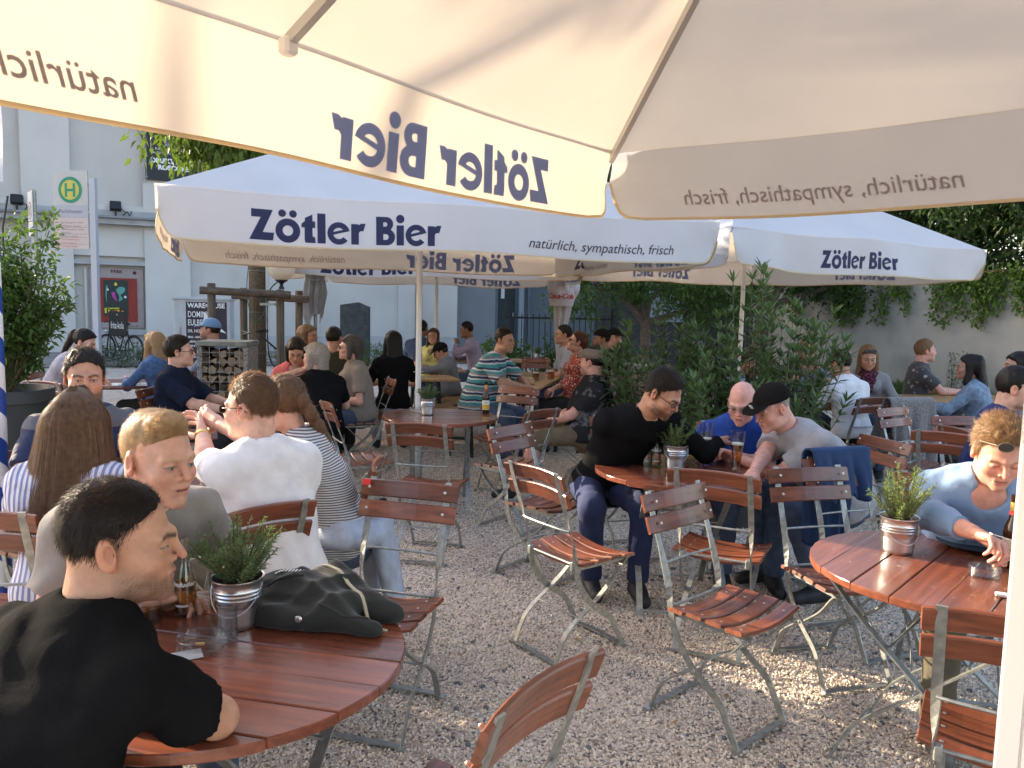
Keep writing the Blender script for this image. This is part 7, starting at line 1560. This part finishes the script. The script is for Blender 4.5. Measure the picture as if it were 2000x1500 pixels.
# ---- farther tables, left
person('P7', 'dark haired woman in a lilac grey top resting her chin on her hand', (-4.13, 7.6, 1.20), 8, lean=30, look=-6, pitch=22, tier=1, skin='fair', female=True, shirt='cloth_lilacgrey', sleeve=1.6, trouser='jeans', hair=dict(style='pony', top=.016, side=.010, back=.014, rough=.004), hcol='black', strand=1500, hands=[(-.10, .46, .80), (.06, .44, 1.0)], curl=[.5, .8])
person('P8', 'blond woman in a denim jacket seen from behind at the paper table', (-3.74, 8.2, 1.17), 158, lean=14, look=-8, pitch=4, tier=1, skin='fair', female=True, shirt='cloth_denim', sleeve=1.8, trouser='trousers_black', hair=dict(style='long', top=.012, side=.010, back=.012, len=.20), hcol='pale', strand=1800, hands=[(-.10, .42, .79), (.12, .42, .79)])
person('P9', 'short haired person with glasses in a dark blue shirt in profile', (-2.75, 6.5, 1.20), 2, lean=2, look=12, tier=1, skin='fair', female=False, shirt='cloth_navy', sleeve=.9, trouser='trousers_black', hair=H(top=.024, side=.014, back=.020, rough=.003), hcol='dark', strand=3500, extra=[glasses()], hands=[(-.10, .44, .76), (.14, .46, .74)], fat=.35)
person('P10', 'man in a light blue cap with a beard and grey sleeves', (-3.36, 8.75, 1.30), 182, lean=4, tier=1, skin='tan', shirt='cloth_greyblue', sleeve=1.85, trouser='trousers_black', stubble=.9, hair=H(), hcol='dark', extra=[cap('cloth_capblue')], hands=[(-.12, .40, .78), (.14, .34, .78)])
person('P11', 'brown haired woman in a pink top looking down', (-2.04, 7.42, 1.17), -82, lean=12, look=6, pitch=28, tier=1, skin='tan', female=True, shirt='cloth_pink', sleeve=.3, trouser='trousers_black', hair=dict(style='bob', top=.020, side=.014, back=.016, rough=.004), hcol='dark', strand=1500, neckline=.05)
person('P12', 'woman with blond grey hair behind the woman in pink', (-2.24, 8.62, 1.27), -12, lean=8, tier=2, skin='tan', female=True, shirt='cloth_taupe', sleeve=1.6, trouser='jeans', hair=dict(style='bob', top=.014, side=.012, back=.014), hcol='dkblond', strand=700)
person('P13', 'grey haired woman in a black top seen from behind', (-1.70, 6.78, 1.16), 122, lean=16, look=36, tier=1, skin='fair', female=True, shirt='cloth_black', sleeve=.7, trouser='trousers_black', hair=dict(style='bob', top=.018, side=.014, back=.016, rough=.003), hcol='grey', strand=2500, extra=[glasses('frame_black', True)], hands=[(-.08, .30, 1.04), (.12, .40, .77)], fat=.3)
person('P14', 'man in a dark olive shirt behind the woman in grey', (-1.88, 8.3, 1.26), 98, lean=10, look=-20, tier=2, skin='tan', shirt='cloth_olive', sleeve=.8, trouser='trousers_black', hair=H(top=.010), hcol='dark', fat=.4)
person('P15', 'woman with a dark bob and sunglasses in a grey t-shirt', (-1.59, 7.7, 1.20), 202, lean=8, look=-14, tier=1, skin='fair', female=True, shirt='cloth_taupe', sleeve=.72, trouser='jeans', hair=dict(style='bob', top=.014, side=.010, back=.014), hcol='greydark', strand=1500, extra=[glasses('frame_black', True)], hands=[(-.06, .22, .70), (.06, .24, .70)], fat=.35)
person('P16', 'woman with very long black hair in a black top', (-1.32, 8.65, 1.22), 104, lean=10, look=10, tier=1, skin='tan', female=True, shirt='cloth_black', sleeve=.75, trouser='skirt_pale', hair=dict(style='long', top=.014, side=.012, back=.014, len=.40, spread=.02), hcol='black', strand=2500)
person('P17', 'man in dark blue half hidden behind the girl in yellow', (-1.40, 12.2, 1.27), 68, lean=12, tier=2, skin='brown', shirt='cloth_darkblue', sleeve=.8, trouser='jeans', hair=H(top=.022), hcol='black')
person('P18', 'girl with long brown hair in a yellow top', (-1.13, 11.15, 1.20), -95, lean=4, S=.84, child=True, tier=1, skin='tan', female=True, shirt='cloth_yellow', sleeve=0, trouser='jeans', hair=dict(style='long', top=.012, side=.010, back=.012, len=.30), hcol='brown', strand=1200, hands=[(-.08, .26, .98), (.14, .34, .78)], curl=[.7, .4])
person('P19', 'boy in a grey hoodie and black cap bending over the table', (-.93, 10.2, 1.03), 184, lean=10, pitch=28, S=.80, child=True, tier=1, skin='tan', shirt='cloth_hoodgrey', sleeve=1.85, trouser='jeans', hair=H(), hcol='dark', extra=[cap('cloth_capblack', emblem=None), hood(MATS['cloth_hoodgrey'])], hands=[(-.05, .46, .78), (.10, .44, .78)], seat=.46)
person('P20', 'man in a lilac shirt with his hand at his face', (-.74, 12.5, 1.26), 180, lean=14, pitch=10, tier=2, skin='brown', shirt='cloth_lilac', sleeve=1.8, trouser='jeans', hair=H(top=.022), hcol='black', hands=[(-.05, .34, 1.05), (.10, .38, .80)], curl=[.6, .5])
person('P21', 'man in a teal and white striped polo shirt at the beer table', (-.085, 8.1, 1.29), -22, lean=24, look=-16, pitch=6, tier=1, skin='tan', shirt='cloth_polo', sleeve=.85, trouser='jeans', hair=H(top=.016), hcol='dark', strand=2000, hands=[(-.10, .52, .81), (.06, .54, .81)], elbows=[(-1, 0, -.4), (1, 0, -.4)], extra=[collar(cloth('navy', (.012, .017, .035)))], fat=.7)
person('P22', 'red haired woman with sunglasses in a red patterned dress', (.735, 9.0, 1.25), 182, lean=2, look=0, pitch=-16, tier=1, skin='tan', female=True, shirt='cloth_redfloral', sleeve=1.5, trouser='trousers_black', hair=dict(style='tail', top=.014, side=.010, back=.016, rough=.003), hcol='red', strand=1500, extra=[glasses('frame_black', True)], hands=[(.12, .18, .62), (-.10, .30, .72)], fat=.2)
person('P23', 'dark haired person in pale grey behind the red haired woman', (.65, 10.2, 1.29), 185, lean=6, tier=2, skin='tan', shirt='cloth_polo_grey', sleeve=.8, trouser='jeans', hair=H(top=.02), hcol='black')
person('P24', 'bearded man in a dark cap beside the oleander', (1.12, 10.0, 1.25), 188, lean=6, tier=2, skin='brown', shirt='cloth_charcoal', sleeve=.8, trouser='jeans', stubble=.9, hair=H(), hcol='black', extra=[cap('cloth_capblack', False)])
person('P24b', 'man in a dark cap looking to the right behind the oleander', (1.36, 10.6, 1.25), -60, lean=6, tier=2, skin='pink', shirt='cloth_charcoal', sleeve=.8, trouser='jeans', hair=H(), hcol='black', extra=[cap('cloth_capblack')])
person('P25', 'man in a brown flat cap and a printed dark t-shirt slouching', (.69, 6.8, 1.17), 178, lean=-8, look=-32, pitch=2, tier=1, skin='pink', shirt='cloth_printed', sleeve=.75, trouser='shorts_khaki', short=True, stubble=.5, hair=H(top=.012), hcol='black', extra=[cap('cloth_capbrown', kind='flat')], hands=[(-.05, .34, .64), (.08, .32, .64)], legs=[((-.16, .42, .52), (-.20, .62, .08)), ((.14, .44, .52), (.16, .52, .08))], fat=.6)
# ---- farther tables, right
person('P29', 'woman behind the oleander with her hands folded at her face', (3.18, 8.5, 1.24), -98, lean=14, tier=2, skin='tan', female=True, shirt='cloth_greyblue', sleeve=.6, trouser='jeans', hair=dict(style='long', len=.25), hcol='dkblond', hands=[(-.05, .34, 1.02), (.05, .34, 1.02)], curl=[.6, .6])
person('P30', 'man in a white long sleeved shirt seen from behind', (3.06, 7.36, 1.17), 116, lean=16, pitch=12, tier=1, skin='tan', shirt='cloth_white', sleeve=1.8, trouser='trousers_black', hair=H(top=.018), hcol='dark', strand=1500, hands=[(-.14, .44, .78), (.16, .44, .78)])
person('P31', 'blond woman in a grey cardigan and dark patterned scarf', (3.62, 8.02, 1.20), -112, lean=12, look=6, pitch=14, tier=1, skin='tan', female=True, shirt='cloth_cardigan', sleeve=1.8, trouser='jeans', hair=dict(style='long', top=.012, side=.008, back=.012, len=.24), hcol='dkblond', strand=1500, extra=[scarf(MATS['cloth_scarf']), glasses('frame_black', True, (0, .012, .055), 26)])
person('P32', 'curly haired man in a dark floral t-shirt facing right', (4.68, 8.95, 1.24), -14, lean=6, look=8, tier=1, skin='pink', shirt='cloth_darkfloral', sleeve=.72, trouser='jeans', stubble=.6, hair=H(style='curly', top=.026, side=.012, back=.014, rough=.005), hcol='dkblond', strand=1500, hands=[(-.10, .40, .80), (.12, .44, .80)])
person('P33', 'dark haired woman in a pale denim jacket seen from behind', (4.38, 7.55, 1.15), 140, lean=14, look=10, tier=1, skin='tan', female=True, shirt='cloth_paledenim', sleeve=1.8, trouser='trousers_black', hair=dict(style='long', top=.018, side=.014, back=.018, len=.20, spread=.02, rough=.004), hcol='black', strand=2200, hands=[(-.10, .46, .79), (.12, .44, .74)])
person('P34', 'woman with a bare shoulder in a white tank top at the right edge', (4.36, 6.8, 1.22), 168, lean=14, tier=1, skin='tan', female=True, shirt='cloth_tank', sleeve=0, trouser='jeans', hair=dict(style='bob', top=.016, side=.012, back=.014), hcol='black', strand=900)
person('P35', 'young man in a navy polo shirt at the right edge', (3.08, 4.8, 1.20), -38, lean=14, look=6, pitch=10, tier=0, skin='fair', shirt='cloth_navypolo', sleeve=.72, trouser='jeans', stubble=.4, hair=H(top=.024, side=.009), hcol='black', strand=2500, hands=[(-.14, .44, .78), (.14, .44, .78)], extra=[collar(cloth('navypolo', (.015, .025, .11)))])
person('P38', 'person in a white and blue checked shirt behind the oleander', (2.36, 7.8, 1.12), -60, lean=20, pitch=20, tier=2, skin='tan', shirt='cloth_plaid', sleeve=.8, trouser='jeans', hair=H(), hcol='dark')
# phone in the bending man's hands, fork in the eating man's hand
t = thing('phone', 'dark phone held over the table by the man with glasses', 'phone', (1.17, 4.58, .87), R(15)); t.rotation_euler = (R(35), R(-10), R(20)); q = MB(); q.box(.072, .145, .009, b=.004); q.build('case', BLACK, t); q = MB(); q.box(.064, .132, .001, (0, 0, .0052)); q.build('screen', mat('phone_glass', (.02, .02, .025), .05), t)
fork('steel fork held in the eating man\'s right hand', Matrix.Translation((1.71, 2.62, .86)) @ Matrix.Rotation(R(-75), 4, 'Z') @ Matrix.Rotation(R(-22), 4, 'X'))
